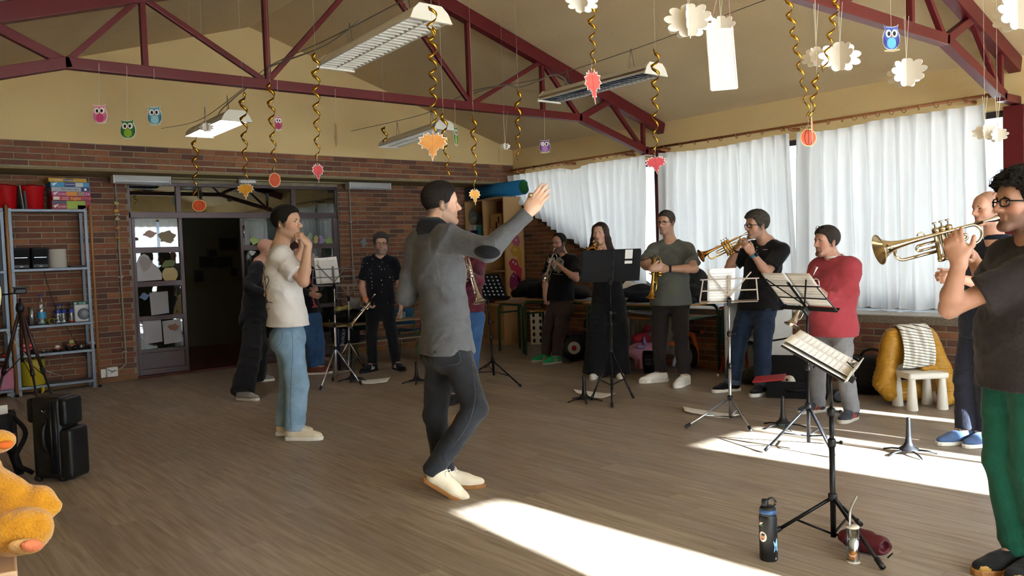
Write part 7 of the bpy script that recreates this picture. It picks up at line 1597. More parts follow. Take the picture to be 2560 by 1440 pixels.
    def glasses(p, col='#15120f', r=.0022, w=.0225, hgt=.0165, up=(0, 0, 0), tilt=0, name='glasses'):
        m = mat('spectacle_' + col, col, 0.3)
        R_ = rotx(tilt); g0 = _v((0, .04, .008))
        T = lambda a: p.H(*(R_ @ (_v(a) - g0) + g0 + _v(up)))
        o = None; mb = MB()
        for q in (1, -1):
            pts = [T((q * .032 + w * (abs(math.cos(t)) ** .6) * math.copysign(1, math.cos(t)), .104 - .012 * abs(q * .032 + w * math.cos(t)) / .05, .006 + hgt * (abs(math.sin(t)) ** .6) * math.copysign(1, math.sin(t)))) for t in [2 * math.pi * i / 20 for i in range(20)]]
            mb.tube(pts, r * p.hs, 6, closed=True)
            mb.tube([T((q * .055, .094, .012)), T((q * .075, .05, .012)), T((q * .082, .0, .01)), T((q * .08, -.018, -.008))], r * p.hs, 6)
        mb.tube([T((-.01, .104, .01)), T((0, .108, .012)), T((.01, .104, .01))], r * p.hs, 6)
        g = mb.build(name, m, p.t, smooth=True)
        for q in (1, -1):
            MB().add([T((q * .032 + a * w * .95, .1, .006 + b * hgt * .95)) for a, b in ((-1, -.8), (1, -.8), (1, .8), (-1, .8))], [(0, 1, 2, 3)]).build('lens', m_lens, g)
        return g
    # ---------------------------------------------------------------- clothes
    def wr(p, f, amp, seed=0, sc=1.0):
        r = np.random.RandomState(seed); a = r.rand(12) * 6.28; o = p.base
        def fn(X, Y, Z):
            X, Y, Z = (X - o[0]) * sc, (Y - o[1]) * sc, Z * sc
            w1 = np.sin(9 * X + 5 * Y + 7 * Z + a[0]) + np.sin(-7 * X + 9 * Y + 11 * Z + a[1])
            w2 = np.sin(16 * X - 8 * Y + 31 * Z + 1.6 * w1 + a[2]) + np.sin(-13 * X + 19 * Y + 24 * Z + 1.8 * w1 + a[3])
            w3 = np.sin(38 * X + 22 * Y - 44 * Z + 1.5 * w2 + a[4])
            r1 = (1 - np.abs(np.sin(.5 * (16 * X - 8 * Y + 31 * Z + 1.6 * w1 + a[2])))) ** 2 + (1 - np.abs(np.sin(.5 * (-15 * X + 21 * Y + 22 * Z + 1.9 * w1 + a[5])))) ** 2
            return -amp * (.4 * w1 + .35 * w2 + .25 * w3 + 1.5 * r1 - .8) * .6
        f.disp(fn)
    def shirt(p, m, hem=None, o=.014, sleeve=.62, long=False, neck=.012, name='shirt', wr=.005, seed=1, res=.010, hemo=.0, vneck=0.0, arms='RL', flare=.02, strapless=False, sl_r=.0, hemw=1.0):
        s = p.s
        pts = [p.pc - ZU * .14, p.nb + ZU * .05, p.SR, p.SL]
        for S, E_, W in p.arms.values():
            pts.append(E_ * 1.0)
            if long: pts.append(W)
        lo, hi = p.bounds(pts, .2); f = SDF(lo, hi, res)
        p.torso(f, o)
        hz = hem if hem is not None else .455 * p.h
        ht = p.pc + (hz - p.pc[2]) * ZU + p.hF * hemo
        f.cone(p.pc + p.u * .22 * s, (.145 * p.bw + o) * s, ht - ZU * .05, (.16 * p.bw * hemw + o + flare * .6) * s, .05, R=np.array([p.hR, p.hF, ZU]).T, sc=(1.0, .72 if not p.belly else .8, 1.0))
        for q, (S, E_, W) in p.arms.items():
            if long:
                f.cone(S, (.056 + o * .6) * s + sl_r * .5, E_, (.043 + o * .6) * s + sl_r * .5, .05); f.cone(E_, (.043 + o * .6) * s + sl_r * .5, W - nrm(W - E_) * .005, (.031 + o * .5) * s, .025, cut1=True)
            elif sleeve:
                B = S + (E_ - S) * sleeve
                f.cone(S, (.057 + o * .5) * s, B, (.052 + o * .6) * s + sl_r * .4 + flare * .3, .04, cut1=True)
        p.wr(f, wr, seed)
        f.plane(ht, -ZU + p.hF * .0)
        f.cone(p.nb + p.u * (.045 if not strapless else -.01), (.06 + neck) * s, p.nb + p.u * .16, (.07 + neck) * s, .012, 's')
        if strapless: f.plane(p.nb - p.u * .125 * s, p.u + p.Fu * .1)
        if vneck: f.cone(p.nb + p.u * .03 + p.Fu * .09, .04, p.nb - p.u * vneck + p.Fu * .13, .012, .01, 's')
        return f.build(name, m, p.t)
    def trousers(p, m, top=None, o=.012, cuff=.06, w=(.012, .02, .03), wr=.004, seed=2, res=.011, name='trousers', wide=0.0, cuffz=None):
        s = p.s; pts = [p.pc + ZU * .15, p.AR, p.AL, p.KR, p.KL, p.HR, p.HL]
        lo, hi = p.bounds(pts, .19); f = SDF(lo, hi, res)
        f.ell(p.pc, ((.163 * p.bw + o) * s, (.112 * p.bw ** .5 + o) * s, (.15 + o) * s), np.array([p.hR, p.hF, ZU]).T, .05)
        for q in (1, -1): f.ell(p.pc + p.hR * q * .07 * s - p.hF * .045 * s - ZU * .035 * s, ((.085 + o) * s,) * 3, None, .04)
        for H_, K, N, A in ((p.HR, p.KR, p.NR, p.AR), (p.HL, p.KL, p.NL, p.AL)):
            f.cone(H_ - ZU * .02, (.088 + w[0]) * s, K, (.056 + w[1]) * s + wide * .5, .03)
            d = nrm(N - K); f.cone(K, (.055 + w[1]) * s + wide * .5, N - d * (cuff - .05), (.042 + w[2]) * s + wide, .02, cut1=True)
        p.wr(f, wr, seed, 1.2)
        tz = top if top is not None else p.pc[2] + .13 * s
        f.plane(_v((p.pc[0], p.pc[1], tz)), ZU)
        return f.build(name, m, p.t)
    def cuffs(p, m, z=.06, r=.07, hgt=.045):
        for K, N in ((p.KR, p.NR), (p.KL, p.NL)):
            d = nrm(N - K); c = N - d * (.0)
            MB().lathe([(r * .96, 0), (r, .004), (r * 1.01, hgt), (r * .96, hgt + .004)], c - d * (hgt - .012), d, 20).build('turn_up', m, p.t, smooth=True)
    def shoes(p, mu, ms, L=.285, lace=None, style='low', stripe=None, pitch=(0, 0), sole_h=.028, toecap=None, lift=(0, 0)):
        for i, (A, T) in enumerate(((p.AR, p.TR), (p.AL, p.TL))):
            s = p.s * L / .285; R_ = right_of(T)
            B = np.array([R_, T, ZU]).T @ rotx(math.radians(-pitch[i]))
            ball = A + T * .13 * s; org = ball + ZU * lift[i] - B @ _v((0, .13 * s, 0))
            P = lambda x, y, z: org + B @ _v((x, y, z)) * s
            lo = np.min([P(a, b, c) for a in (-.08, .08) for b in (-.1, .24) for c in (0, .2)], 0) - .02; hi = np.max([P(a, b, c) for a in (-.08, .08) for b in (-.1, .24) for c in (0, .2)], 0) + .02
            f = SDF(lo, hi, .0065)
            top = .135 if style == 'high' else .095
            f.cone(P(0, -.028, .05), .041 * s, P(0, .11, .036), .042 * s, .03); f.ell(P(0, .145, .036), _v((.044, .068, .03)) * s, B, .03)
            f.cone(P(0, -.02, .06), .04 * s, P(0, -.015, top), .041 * s, .03); f.cone(P(0, .0, .085), .036 * s, P(0, .1, .055), .03 * s, .025)
            f.plane(P(0, 0, .018), -B[:, 2]); f.plane(P(0, 0, top), B[:, 2])
            f.cone(P(0, -.01, top + .03), .033 * s, P(0, -.01, top - .012), .032 * s, .006, 's')
            sh = f.build('shoe', mu, p.t)
            out = [(-.034, -.06), (-.02, -.074), (.0, -.078), (.02, -.074), (.034, -.06), (.038, -.02), (.04, .05), (.048, .11), (.046, .16), (.032, .2), (.01, .216), (-.012, .214), (-.034, .196), (-.046, .155), (-.047, .11), (-.039, .05), (-.037, -.02)]
            so = MB().ext([(a * s * 1.04, b * s * 1.02) for a, b in out], P(0, 0, sole_h / 2), B[:, 0], B[:, 1], sole_h * s).build('sole', ms, sh, bevel=.006)
            if toecap: 
                MB().ball(P(0, .165, .034), _v((.043, .046, .027)) * s, 14, 0, B).build('toe_cap', toecap, sh, smooth=True)
            if lace:
                lm = MB()
                for j in range(5):
                    y = .035 + j * .02; z = .108 - j * .0085
                    lm.tube([P(-.03, y, z - .018), P(-.012, y + .003, z), P(.012, y - .003, z), P(.03, y, z - .018)], .0032, 5)
                lm.tube([P(.0, .03, .115), P(.03, .035, .12), P(.035, .05, .1)], .0028, 5); lm.tube([P(.0, .03, .115), P(-.03, .035, .12), P(-.035, .05, .1)], .0028, 5)
                lm.build('lace', lace, sh, smooth=True)
            if stripe:
                for j in range(3):
                    sm = MB()
                    for q in (1, -1):
                        y = .02 + j * .022
                        sm.tube([P(q * .0425, y, .03), P(q * .042, y - .012, .06), P(q * .03, y - .02, .085)], .0045, 5)
                    sm.build('stripe', stripe, sh, smooth=True)
def onto(o, pts, off=.003):
    """points of the surface of o seen at the photo pixels pts"""
    me = o.data; w = root_loc(o.parent)
    if 'bvh' not in CACHE or CACHE['bvh'][0] != o.name: CACHE['bvh'] = (o.name, BVHTree.FromPolygons([Vector(v.co) + Vector(w) for v in me.vertices], [tuple(p.vertices) for p in me.polygons]))
    out = []
    for x, y in pts:
        d = Vector(nrm(ray(x, y))); h = CACHE['bvh'][1].ray_cast(Vector(CAM), d)
        if h[0] is not None: out.append(_v(h[0]) + _v(h[1]) * off)
    return out
CACHE = {}
def seam(o, lines, m, name, r=.0016, off=.001):
    mb = MB()
    for ln in lines:
        q = onto(o, [tuple(v[:2]) for v in spline([(a, b, 0) for a, b in ln], 8)], off)
        if len(q) > 2: mb.tube(q, r, 5)
    return mb.build(name, m, o, smooth=True)
def decal(o, poly, m, name, off=.003, n=6):
    """patch bent over o: photo polygon filled with rings towards its centre"""
    c = np.mean(poly, 0); k = len(poly); mb = MB(); vs = []
    for i in range(n + 1):
        f = i / n if i else .02
        q = onto(o, [tuple(c + (_v(p) - c) * f) for p in poly], off)
        if len(q) < k: return None
        vs += q
    return mb.add(vs, [(i * k + j, i * k + (j + 1) % k, (i + 1) * k + (j + 1) % k, (i + 1) * k + j) for i in range(n) for j in range(k)] + [tuple(range(k))]).build(name, m, o, smooth=True)
def ellp(cx, cy, rx, ry, rot=0, n=28):
    c, s_ = math.cos(rot), math.sin(rot); return [(cx + rx * math.cos(t) * c - ry * math.sin(t) * s_, cy + rx * math.cos(t) * s_ + ry * math.sin(t) * c) for t in [2 * math.pi * i / n for i in range(n)]]
def part(p, nm): return [o for o in p.t.children if o.name.startswith(nm)][0]
def band_on(p, side, t, m, name, w=.022, r=.034, h0=.0):
    S, E_, W = p.arms[side]; d = nrm(W - E_); c = W - d * t
    return MB().lathe([(r, -w / 2), (r + .003, -w / 2), (r + .003, w / 2), (r, w / 2)], c, d, 20, cap=False).build(name, m, p.t, smooth=True)

# trumpets ------------------------------------------------------------------------------------
m_brass = mat('lacquered_brass', '#c9a04c', 0.16, metal=1.0, noise=.3, nscale=6, col2='#b98d3d')
m_rose = mat('rose_brass', '#b9803c', 0.16, metal=1.0)
m_silver = mat('silver_plate', '#d3d0ca', 0.14, metal=1.0, noise=.3, nscale=6, col2='#b3aea4')
m_nickel = mat('nickel_bronze', '#b9a98c', 0.18, metal=1.0)
def trumpet(label, mouth, bellc, up, m, m2=None, mp=True):
    """mouth: rim of the mouthpiece; bellc: a point the bell points through; up: side of the valve buttons"""
    mouth = _v(mouth); x = nrm(_v(bellc) - mouth); z = nrm(_v(up) - x * (_v(up) @ x)); y = np.cross(z, x)
    P = lambda a, b, c: mouth + x * a + y * b + z * c
    t = thing('trumpet', label, 'trumpet', P(.23, 0, -.03), 'trumpets'); m2 = m2 or m
    F = np.array([y, z, x]).T
    if mp: MB().lathe([(.002, .012), (.009, .004), (.0125, 0), (.0135, .002), (.0135, .006), (.012, .016), (.0085, .03), (.0055, .042), (.0048, .085)], P(0, 0, 0), n=16, F=F).build('mouthpiece', m_silver, t, smooth=True)
    MB().tube([P(.065, 0, 0), P(.4, 0, 0)], .0062, 10).build('lead_pipe', m2, t, smooth=True)
    MB().tube([P(.36, 0, 0), P(.395, 0, 0)] + [P(.395 + .034 * math.sin(a), .0, -.034 + .034 * math.cos(a)) for a in [math.pi * i / 10 for i in range(11)]] + [P(.37, 0, -.068), P(.25, 0.0, -.068)], .0066, 10).build('tuning_slide', m2, t, smooth=True)
    by = .022
    pts = [P(.2, by, -.075), P(.13, by, -.075)] + [P(.125 - .04 * math.sin(a), by, -.035 - .04 * math.cos(a)) for a in [math.pi * i / 12 for i in range(13)]]
    rs = [.0062] * len(pts)
    prof = [(.16, .0064), (.24, .0072), (.31, .0088), (.37, .0115), (.41, .0155), (.44, .021), (.462, .029), (.478, .039), (.49, .051), (.497, .0605)]
    pts += [P(a, by, .005) for a, r in prof]; rs += [r for a, r in prof]
    inner = [(.496, .0595), (.488, .0495), (.476, .0375), (.46, .0275), (.438, .0195), (.408, .014), (.37, .01), (.33, .007)]
    pts += [P(a, by, .005) for a, r in inner]; rs += [r for a, r in inner]
    mb = MB(); mb.tube(pts[:15 + len(prof)], rs[:15 + len(prof)], 24, cap=False)
    mb.lathe([(r, a) for a, r in [(.4975, .0605)] + inner], P(0, by, .005), n=24, F=F, cap=False)
    mb.build('bell', m, t, smooth=True)
    MB().tube([P(.497, by + .0615 * math.cos(a), .005 + .0615 * math.sin(a)) for a in [2 * math.pi * i / 28 for i in range(28)]], .0017, 6, closed=True).build('bell_rim', m, t, smooth=True)
    for i in range(3):
        a = .205 + i * .0265; yy = .011
        v = MB().lathe([(.0115, -.1), (.0135, -.1), (.0135, -.085), (.0115, -.083), (.0115, .02), (.0138, .022), (.0138, .036), (.008, .04)], P(a, yy, -.01), z, 16).build('valve_casing', m2, t, smooth=True)
        MB().lathe([(.0026, .03), (.0026, .055), (.0085, .057), (.009, .062), (.003, .063)], P(a, yy, -.01), z, 12).build('valve_button', m_silver, v, smooth=True)
    for a0, a1, zz in ((.27, .335, -.035), (.195, .15, -.038)):
        q = 1 if a1 > a0 else -1
        MB().tube([P(a0, .011, zz + .011), P(a1, .011, zz + .011)] + [P(a1 + q * .011 * math.sin(b), .011, zz + .011 * math.cos(b)) for b in [math.pi * i / 8 for i in range(9)]] + [P(a0, .011, zz - .011)], .0055, 8).build('valve_slide', m2, t, smooth=True)
    MB().tube([P(.3, 0, .006), P(.3, 0, .016), P(.31, 0, .024), P(.325, 0, .022), P(.33, 0, .014)], .0028, 6).build('finger_hook', m2, t, smooth=True)
    for a in (.17, .345):
        MB().tube([P(a, 0, 0), P(a, by, .005)], .0028, 6).build('brace', m2, t, smooth=True)
    return t, P
# ---- the band ---------------------------------------------------------------------------------
f_black = fabric('cloth_black', '#17171a'); f_navy = fabric('cloth_navy', '#1b1f2c'); f_white = fabric('cloth_white', '#dcd9d6', noise=.2, col2='#c9c6c4')
f_grey = fabric('cloth_grey_marl', '#5a5b5e', noise=.6, nscale=160, col2='#4a4b4f'); f_olive = fabric('cloth_grey_green', '#5b5e58'); f_red = fabric('cloth_brick_red', '#a3414a', col2='#92373f')
f_brownb = fabric('cloth_brown_black', '#2a2423'); f_coffee = fabric('cloth_coffee', '#3c302b'); f_green = fabric('cloth_green', '#15503f', col2='#104436')
f_denim = fabric('denim_light', '#86a3ba', noise=.7, nscale=9, col2='#66859e', bscale=500); f_denimd = fabric('denim_dark', '#1f2b40', noise=.6, nscale=9, col2='#2c3c56', bscale=500)
f_jblack = fabric('denim_black', '#202125', noise=.6, nscale=8, col2='#2e3035', bscale=500); f_tgrey = fabric('denim_grey', '#86868a', noise=.6, nscale=9, col2='#737377', bscale=500)
f_jb2 = fabric('denim_blue', '#33527a', noise=.6, nscale=9, col2='#264064', bscale=500)
f_cream = fabric('canvas_cream', '#d8cdb4', bump=.3, bscale=250); f_wsole = mat('rubber_white', '#dcd8cf', 0.6); f_gum = mat('rubber_gum', '#9a6a3b', 0.6); f_bsole = mat('rubber_black', '#1b1b1d', 0.7)
f_leather_w = mat('leather_white', '#dedad2', 0.5, bump=.1); f_lace_w = mat('lace_white', '#d9d5cb', 0.9); f_lace_r = mat('lace_red', '#c2452c', 0.9); f_lace_k = mat('lace_black', '#131316', 0.9)

def conductor():
    p = Person('bearded man conducting with raised arm, grey long-sleeved top with black elbow patches', 1.765, (1095, 1232), (1128, 1222), 40, (1101, 514, -.0), 18, hp=2,
               hip=(1121, 868), nk=(1083, 580, -.02), tr=-18, tl=5, hf=30, skin='#d0a88f', fine=.004, hsc=1.05)
    p.AR = flo(1082, 1240); p.AL = flo(1120, 1222); p.knee(kr=(1188, 1022, -1), kl=(1088, 1040, 1))
    p.NR = at(1080, 1180, depth(p.AR)); p.NL = at(1112, 1178, depth(p.AL))
    p.arm('R', (1222, 626, -1), (1322, 530, 1), hd=at(1360, 478, 4.75) - at(1322, 532, 4.75), pn=ang(75), th=ang(180) + ZU * .5, fc=((.1, .2, .15), (.12, .22, .15), (.18, .25, .2), (.25, .3, .25)), thumb=(.3, .3), spread=.12, sc=1.05)
    p.arm('L', (1017, 738, 1), (1070, 700, 1), curl=(.5, .6, .5))
    p.body(beard=('full', .42), fade=('full', .7), bcol='#33251c', fcol='#2a201a'); p.hair('#1d1612', 'full', .003, top=.011); p.brows('#1f1713')
    p.shirt(f_grey, hem=.80, o=.018, long=True, neck=.006, wr=.006, seed=4, res=.008, sl_r=.012, flare=.03)
    c = MB(); c.lathe([(.085, -.045), (.096, -.02), (.09, .02), (.078, .048), (.066, .03)], p.nb + p.u * .028, p.u + p.Fu * .15, 24, sx=1.0, sy=1.0); c.build('collar', f_black, p.t, smooth=True)
    decal(part(p, 'shirt'), ellp(1218, 630, 32, 16, .08), f_black, 'elbow_patch', .003)
    p.trousers(f_jblack, cuff=.055, w=(.006, .014, .018), wr=.004, seed=5, res=.009)
    seam(part(p, 'trousers'), [[(1136, 850), (1151, 902), (1121, 914), (1099, 917), (1072, 899)], [(1177, 872), (1184, 940), (1187, 1000), (1170, 1060), (1130, 1120)], [(1190, 860), (1198, 890)]], mat('thread_grey', '#4a4c52', .9), 'seam')
    p.shoes(f_cream, f_gum, style='high', lace=f_lace_w, pitch=(26, 3), lift=(.0, 0), sole_h=.026)
    # ring shaped tool glinting in the raised hand
    W, d = p.hands[0][0], p.hands[0][1]
    g = MB(); c = at(1327, 489, depth(W) + .02); g.ball(c, .017, 12); g.tube([c, W + d * .06], .006, 8)
    tag(g.build('mouthpiece', m_silver, smooth=True), 'shiny silver mouthpiece held in the raised hand of the conductor', 'mouthpiece')
conductor()

def whitetee():
    p = Person('man in a loose white T-shirt and light jeans, buzzing into his raised fist', 1.79, (738, 1100), (715, 1088), 22, (716, 561), -14, hp=3, hip=(722, 842), nk=(697, 628), tr=-8, tl=-2, skin='#c29a80', fine=.004, hsc=1.13)
    p.arm('R', (759, 704, -1), (770, 610, 1), hd=at(748, 582, 6.2) - at(768, 608, 6.25), pn=ang(180), th=ang(180) + ZU * .4, curl=(1.1, 1.2, .8), thumb=(.5, .6), L1=.27)
    p.arm('L', (720, 700, 1), (756, 618, 1), hd=at(748, 586, 6.3) - at(756, 618, 6.3), pn=ang(200), curl=(1.0, 1.2, .8), L1=.27)
    p.body(beard=('full', .18), fade=('full', .8), bcol='#4a3628', fcol='#2a201a'); p.hair('#1c1511', 'full', .0025, top=.012); p.brows('#1f1713')
    p.shirt(f_white, hem=.87, o=.03, sleeve=.72, neck=.016, wr=.008, seed=7, res=.009, flare=.035, sl_r=.018, hemw=1.12)
    p.trousers(f_denim, cuff=.04, w=(.012, .028, .034), wr=.005, seed=8); p.cuffs(fabric('denim_turnup', '#8ba3b8'), r=.076)
    p.shoes(f_cream, f_wsole, lace=f_lace_w, toecap=mat('rubber_toe', '#d9d2c2', .5), sole_h=.03)
    sh = part(p, 'shirt'); m_ink = mat('print_black', '#22222a', .9)
    seam(sh, [[(656, 668), (661, 690), (665, 720), (661, 742), (667, 757)], [(665, 720), (672, 702), (668, 690), (661, 700)], [(661, 742), (669, 752), (665, 760)], [(664, 752), (672, 755), (681, 757)], [(660, 676), (663, 668), (659, 664)], [(658, 705), (660, 712), (659, 722)]], m_ink, 'back_print', .0026)
    seam(sh, [[(664, 776), (669, 772), (674, 770)]], mat('print_blue', '#3f5fa8', .9), 'back_print_blue', .0026)
    seam(part(p, 'trousers'), [[(672, 830), (677, 862), (690, 868), (703, 854), (706, 830)], [(729, 826), (732, 879), (726, 990), (728, 1073)]], mat('thread_denim', '#4a6480', .9), 'seam')
whitetee()

def baldblack():
    p = Person('bald man in loose black clothes, half hidden behind the man in white', 1.66, (607, 1000), (640, 955), 15, (668, 625), 8, hip=(634, 792), nk=(645, 662), hp=0, tr=-25, tl=20, skin='#b48974', fine=.006)
    p.arm('R', (622, 720, -1), (665, 735, -1)); p.arm('L', (660, 720, 1), (690, 700, 1))
    p.body(fade=('full', .25), fcol='#4a3a30', beard=('full', .3))
    p.shirt(f_black, hem=.70, o=.03, long=True, wr=.008, seed=11, res=.013, flare=.03); p.trousers(f_black, wide=.05, cuff=.03, wr=.007, seed=12, res=.013, w=(.02, .03, .03))
    p.shoes(fabric('suede_grey', '#8f8b86'), f_wsole, lace=f_lace_k)
baldblack()

def redunder():
    p = Person('person in black cardigan over a red shirt, behind the man in white', 1.66, (782, 936), (800, 934), 330, (742, 636), 300, hip=(772, 795), nk=(752, 672), tr=0, tl=10, skin='#b08570', fine=.006, female=True)
    p.arm('L', (800, 715, -1), (790, 722, -1), L2=.2); p.arm('R', (752, 725, -1), (778, 735, -1))
    p.body(); p.hair('#4a2f1e', 'full', .02, top=.02, noise=.006)
    p.shirt(f_red, hem=.80, o=.008, sleeve=.5, seed=14, res=.013)
    p.shirt(f_black, hem=.74, o=.022, long=True, seed=15, res=.013, name='cardigan', vneck=.45, neck=.03)
    p.trousers(f_jb2, res=.013, w=(.01, .015, .02)); p.shoes(mat('leather_brown', '#5d2b1d', .5), f_wsole)
redunder()

def dots():
    p = Person('grey-haired man with glasses in a black shirt with white dots', 1.69, (932, 928), (992, 924), 268, (953, 612), 280, hip=(950, 770), nk=(952, 645), tr=235, tl=305, skin='#b48a75', bw=1.03, fine=.0055, hsc=1.1)
    p.arm('R', (905, 718, 1), (915, 752, -1), hd=ZU * -1 + ang(0) * .5, curl=(.8, .8, .6), pn=ang(0), th=ang(270), L2=.22)
    p.arm('L', (1000, 716, 1), (1003, 765, -1), hd=-ZU, curl=(.5, .5, .4), pn=ang(180), th=ang(270))
    p.body(beard=('full', .75), bcol='#6b645e', fade=('full', .3), fcol='#4f4a45'); p.hair('#4b4640', 'full', .01, top=.022, noise=.005); p.glasses('#2a2420', .002); p.brows('#3a332d')
    m_dot = MATS.get('cloth_dots')
    m = fabric('cloth_dots', '#121217')
    nt = m.node_tree; N, L = nt.nodes, nt.links
    vo = N.new('ShaderNodeTexVoronoi'); vo.inputs['Scale'].default_value = 23; vo.inputs['Randomness'].default_value = .35
    tc = N.new('ShaderNodeTexCoord'); L.new(tc.outputs['Object'], vo.inputs['Vector'])
    lt = N.new('ShaderNodeMath'); lt.operation = 'LESS_THAN'; lt.inputs[1].default_value = .13; L.new(vo.outputs['Distance'], lt.inputs[0])
    mx = N.new('ShaderNodeMix'); mx.data_type = 'RGBA'; mx.inputs[6].default_value = lin('#121217'); mx.inputs[7].default_value = lin('#c9c9cc'); L.new(lt.outputs[0], mx.inputs[0])
    L.new(mx.outputs[2], N['Principled BSDF'].inputs['Base Color'])
    p.shirt(m, hem=.80, o=.018, sleeve=.72, seed=17, res=.011, flare=.03, vneck=.05, sl_r=.01)
    p.trousers(f_black, res=.013, w=(.008, .014, .02)); p.shoes(f_black, f_bsole, stripe=f_lace_w)
    band_on(p, 'R', .012, mat('wristband_orange', '#d8762a', .6), 'wristband')
    W = p.arms['R'][2]; a = at(938, 735, depth(W) - .02); b = at(884, 800, depth(W) - .12)
    trumpet('silver trumpet hanging bell-down from the hand of the man in dots', a, b, ang(270) + ZU * .3, m_nickel)
dots()

def hidden():
    p = Person('person with blue jeans holding a trumpet, mostly hidden behind the conductor', 1.66, (1142, 1006), (1176, 1004), 262, (1150, 606), 255, hip=(1166, 792), nk=(1154, 652), tr=240, tl=290, skin='#b48a75', fine=.006)
    p.arm('L', (1196, 705, -1), (1168, 682, -1), curl=(.9, .9, .6)); p.arm('R', (1120, 700, -1), (1150, 690, -1), curl=(.9, .9, .6))
    p.body(); p.hair('#2a1c15', 'full', .012, top=.015)
    p.shirt(fabric('cloth_wine', '#5d1f2c', noise=.8, nscale=14, col2='#22141c'), hem=.84, o=.02, long=True, seed=20, res=.013)
    p.trousers(f_jb2, res=.013, w=(.006, .012, .016)); p.shoes(f_black, f_bsole)
    W = p.arms['L'][2]; dd = depth(W) - .12
    trumpet('silver trumpet with its bell down, beside the conductor', at(1158, 622, dd + .02), at(1190, 745, dd - .08), ang(270), m_silver)
hidden()

def greenshoes():
    p = Person('dark-haired man with glasses, black T-shirt and green trainers, playing by the far tables', 1.62, (1365, 902), (1392, 908), 240, (1398, 609), 225, hip=(1400, 768), nk=(1408, 642), tr=205, tl=212, skin='#b58b77', bw=1.05, fine=.0055)
    p.arm('R', (1364, 700, -1), (1362, 742, -1), hd=-ZU, curl=(1.2, 1.2, .9), pn=ang(0), th=ang(270), L2=.235)
    p.arm('L', (1440, 697, -1), (1402, 668, -1), hd=at(1385, 648, 9) - at(1402, 668, 9), pn=ang(180), th=ZU, curl=(.9, .9, .6), L2=.24)
    p.body(beard=('full', .8), bcol='#231a17', fade=('receding', .4)); p.hair('#1b1512', 'receding', .009, top=.01); p.glasses('#1a1512', .0024); p.brows('#1c1512')
    p.shirt(fabric('cloth_black_tee', '#131316'), hem=.76, o=.022, sleeve=.7, seed=23, res=.011, flare=.03, sl_r=.012)
    decal(part(p, 'shirt'), [(1384, 650), (1400, 638), (1410, 652), (1408, 676), (1396, 684), (1383, 676)], mat('print_pale', '#8f8d88', .9), 'chest_print', .003); seam(part(p, 'shirt'), [[(1382, 684), (1395, 686), (1408, 686)]], f_lace_w, 'chest_lettering', .002)
    p.trousers(f_coffee, res=.012, w=(.02, .028, .024), wr=.006); p.shoes(fabric('suede_green', '#1f8a55'), mat('sole_grey', '#a9a59b', .7), stripe=mat('stripe_pink', '#e08a86', .8), L=.29, lace=f_black)
    m_ = p.H(0, .1, -.056); c = at(1367, 678, depth(m_) - .22)
    trumpet('silver trumpet played pointing down by the man in green trainers', m_, c, ZU + ang(180) * .3, m_silver)
greenshoes()

def woman():
    p = Person('woman with long brown hair in an off-shoulder black top, trumpet at her lips', 1.69, (1488, 943), (1545, 942), 258, (1501, 586), 243, hp=0, hip=(1522, 752), nk=(1515, 634), tr=255, tl=275, skin='#c9a08a', female=True, fine=.005, bw=.98)
    p.arm('L', (1562, 668, 1), (1522, 632, -1), hd=ang(180) + ZU * .3, pn=ang(180) + ang(270), th=ZU, curl=(.9, .9, .6), L2=.24, L1=.27)
    p.arm('R', (1470, 680, -1), (1490, 636, -1), hd=ang(0) * .4 + ZU, pn=ang(0), th=ang(270), curl=(.8, .8, .6), L2=.23, L1=.27)
    p.body(lips='#a2564f'); p.brows('#2f2019', .0036)
    def ex(f):
        for q in (1, -1):
            f.cone(p.H(q * .07, -.02, .03), .034 * p.hs, p.H(q * .105, -.01, -.19), .045 * p.hs, .03)
        f.cone(p.H(0, -.075, .03), .05 * p.hs, p.H(0, -.09, -.19), .06 * p.hs, .04)
    # long hair: cap plus two falls beside the face
    f = SDF(p.hc - _v((.28, .28, .34)), p.hc + _v((.28, .28, .2)), .007)
    f.ell(p.H(0, -.016, .047), (_v((.075, .094, .083)) + .012) * p.hs, p.M, .01)
    for q in (1, -1):
        f.cone(p.H(q * .06, .015, .07), .03 * p.hs, p.H(q * .085, -.005, -.06), .032 * p.hs, .03); f.cone(p.H(q * .085, -.005, -.06), .034 * p.hs, p.H(q * .12, .0, -.2), .04 * p.hs, .03); f.cone(p.H(q * .12, 0, -.2), .042 * p.hs, p.H(q * .12, .02, -.29), .02, .03)
    f.cone(p.H(0, -.06, .0), .075 * p.hs, p.H(0, -.09, -.2), .08 * p.hs, .04)
    f.ell(p.H(0, .075, -.01), _v((.052, .075, .088)) * p.hs, p.M, .012, 's')
    f.disp(lambda X, Y, Z: .0025 * (np.sin(X * 330 + 3 * np.sin(Z * 25)) + np.sin(Y * 350 + 2 * np.sin(Z * 31))))
    f.build('hair', mat('hair_long_brown', '#34211a', .5, noise=.5, nscale=60, col2='#1d120e', stretch=(1, 1, .1), bump=.5, bscale=200), p.t)
    p.shirt(f_black, hem=.80, o=.012, long=True, strapless=True, seed=26, res=.011, sl_r=.01)
    p.trousers(f_black, top=1.02, wide=.045, cuff=.0, w=(.02, .04, .05), res=.012, seed=27); p.shoes(f_leather_w, f_wsole, L=.255)
    m_ = p.H(0, .098, -.056); trumpet('lacquered brass trumpet played by the long-haired woman', m_, at(1474, 634, depth(m_) - .45), ZU + ang(180) * .2, m_brass, m_brass)
woman()

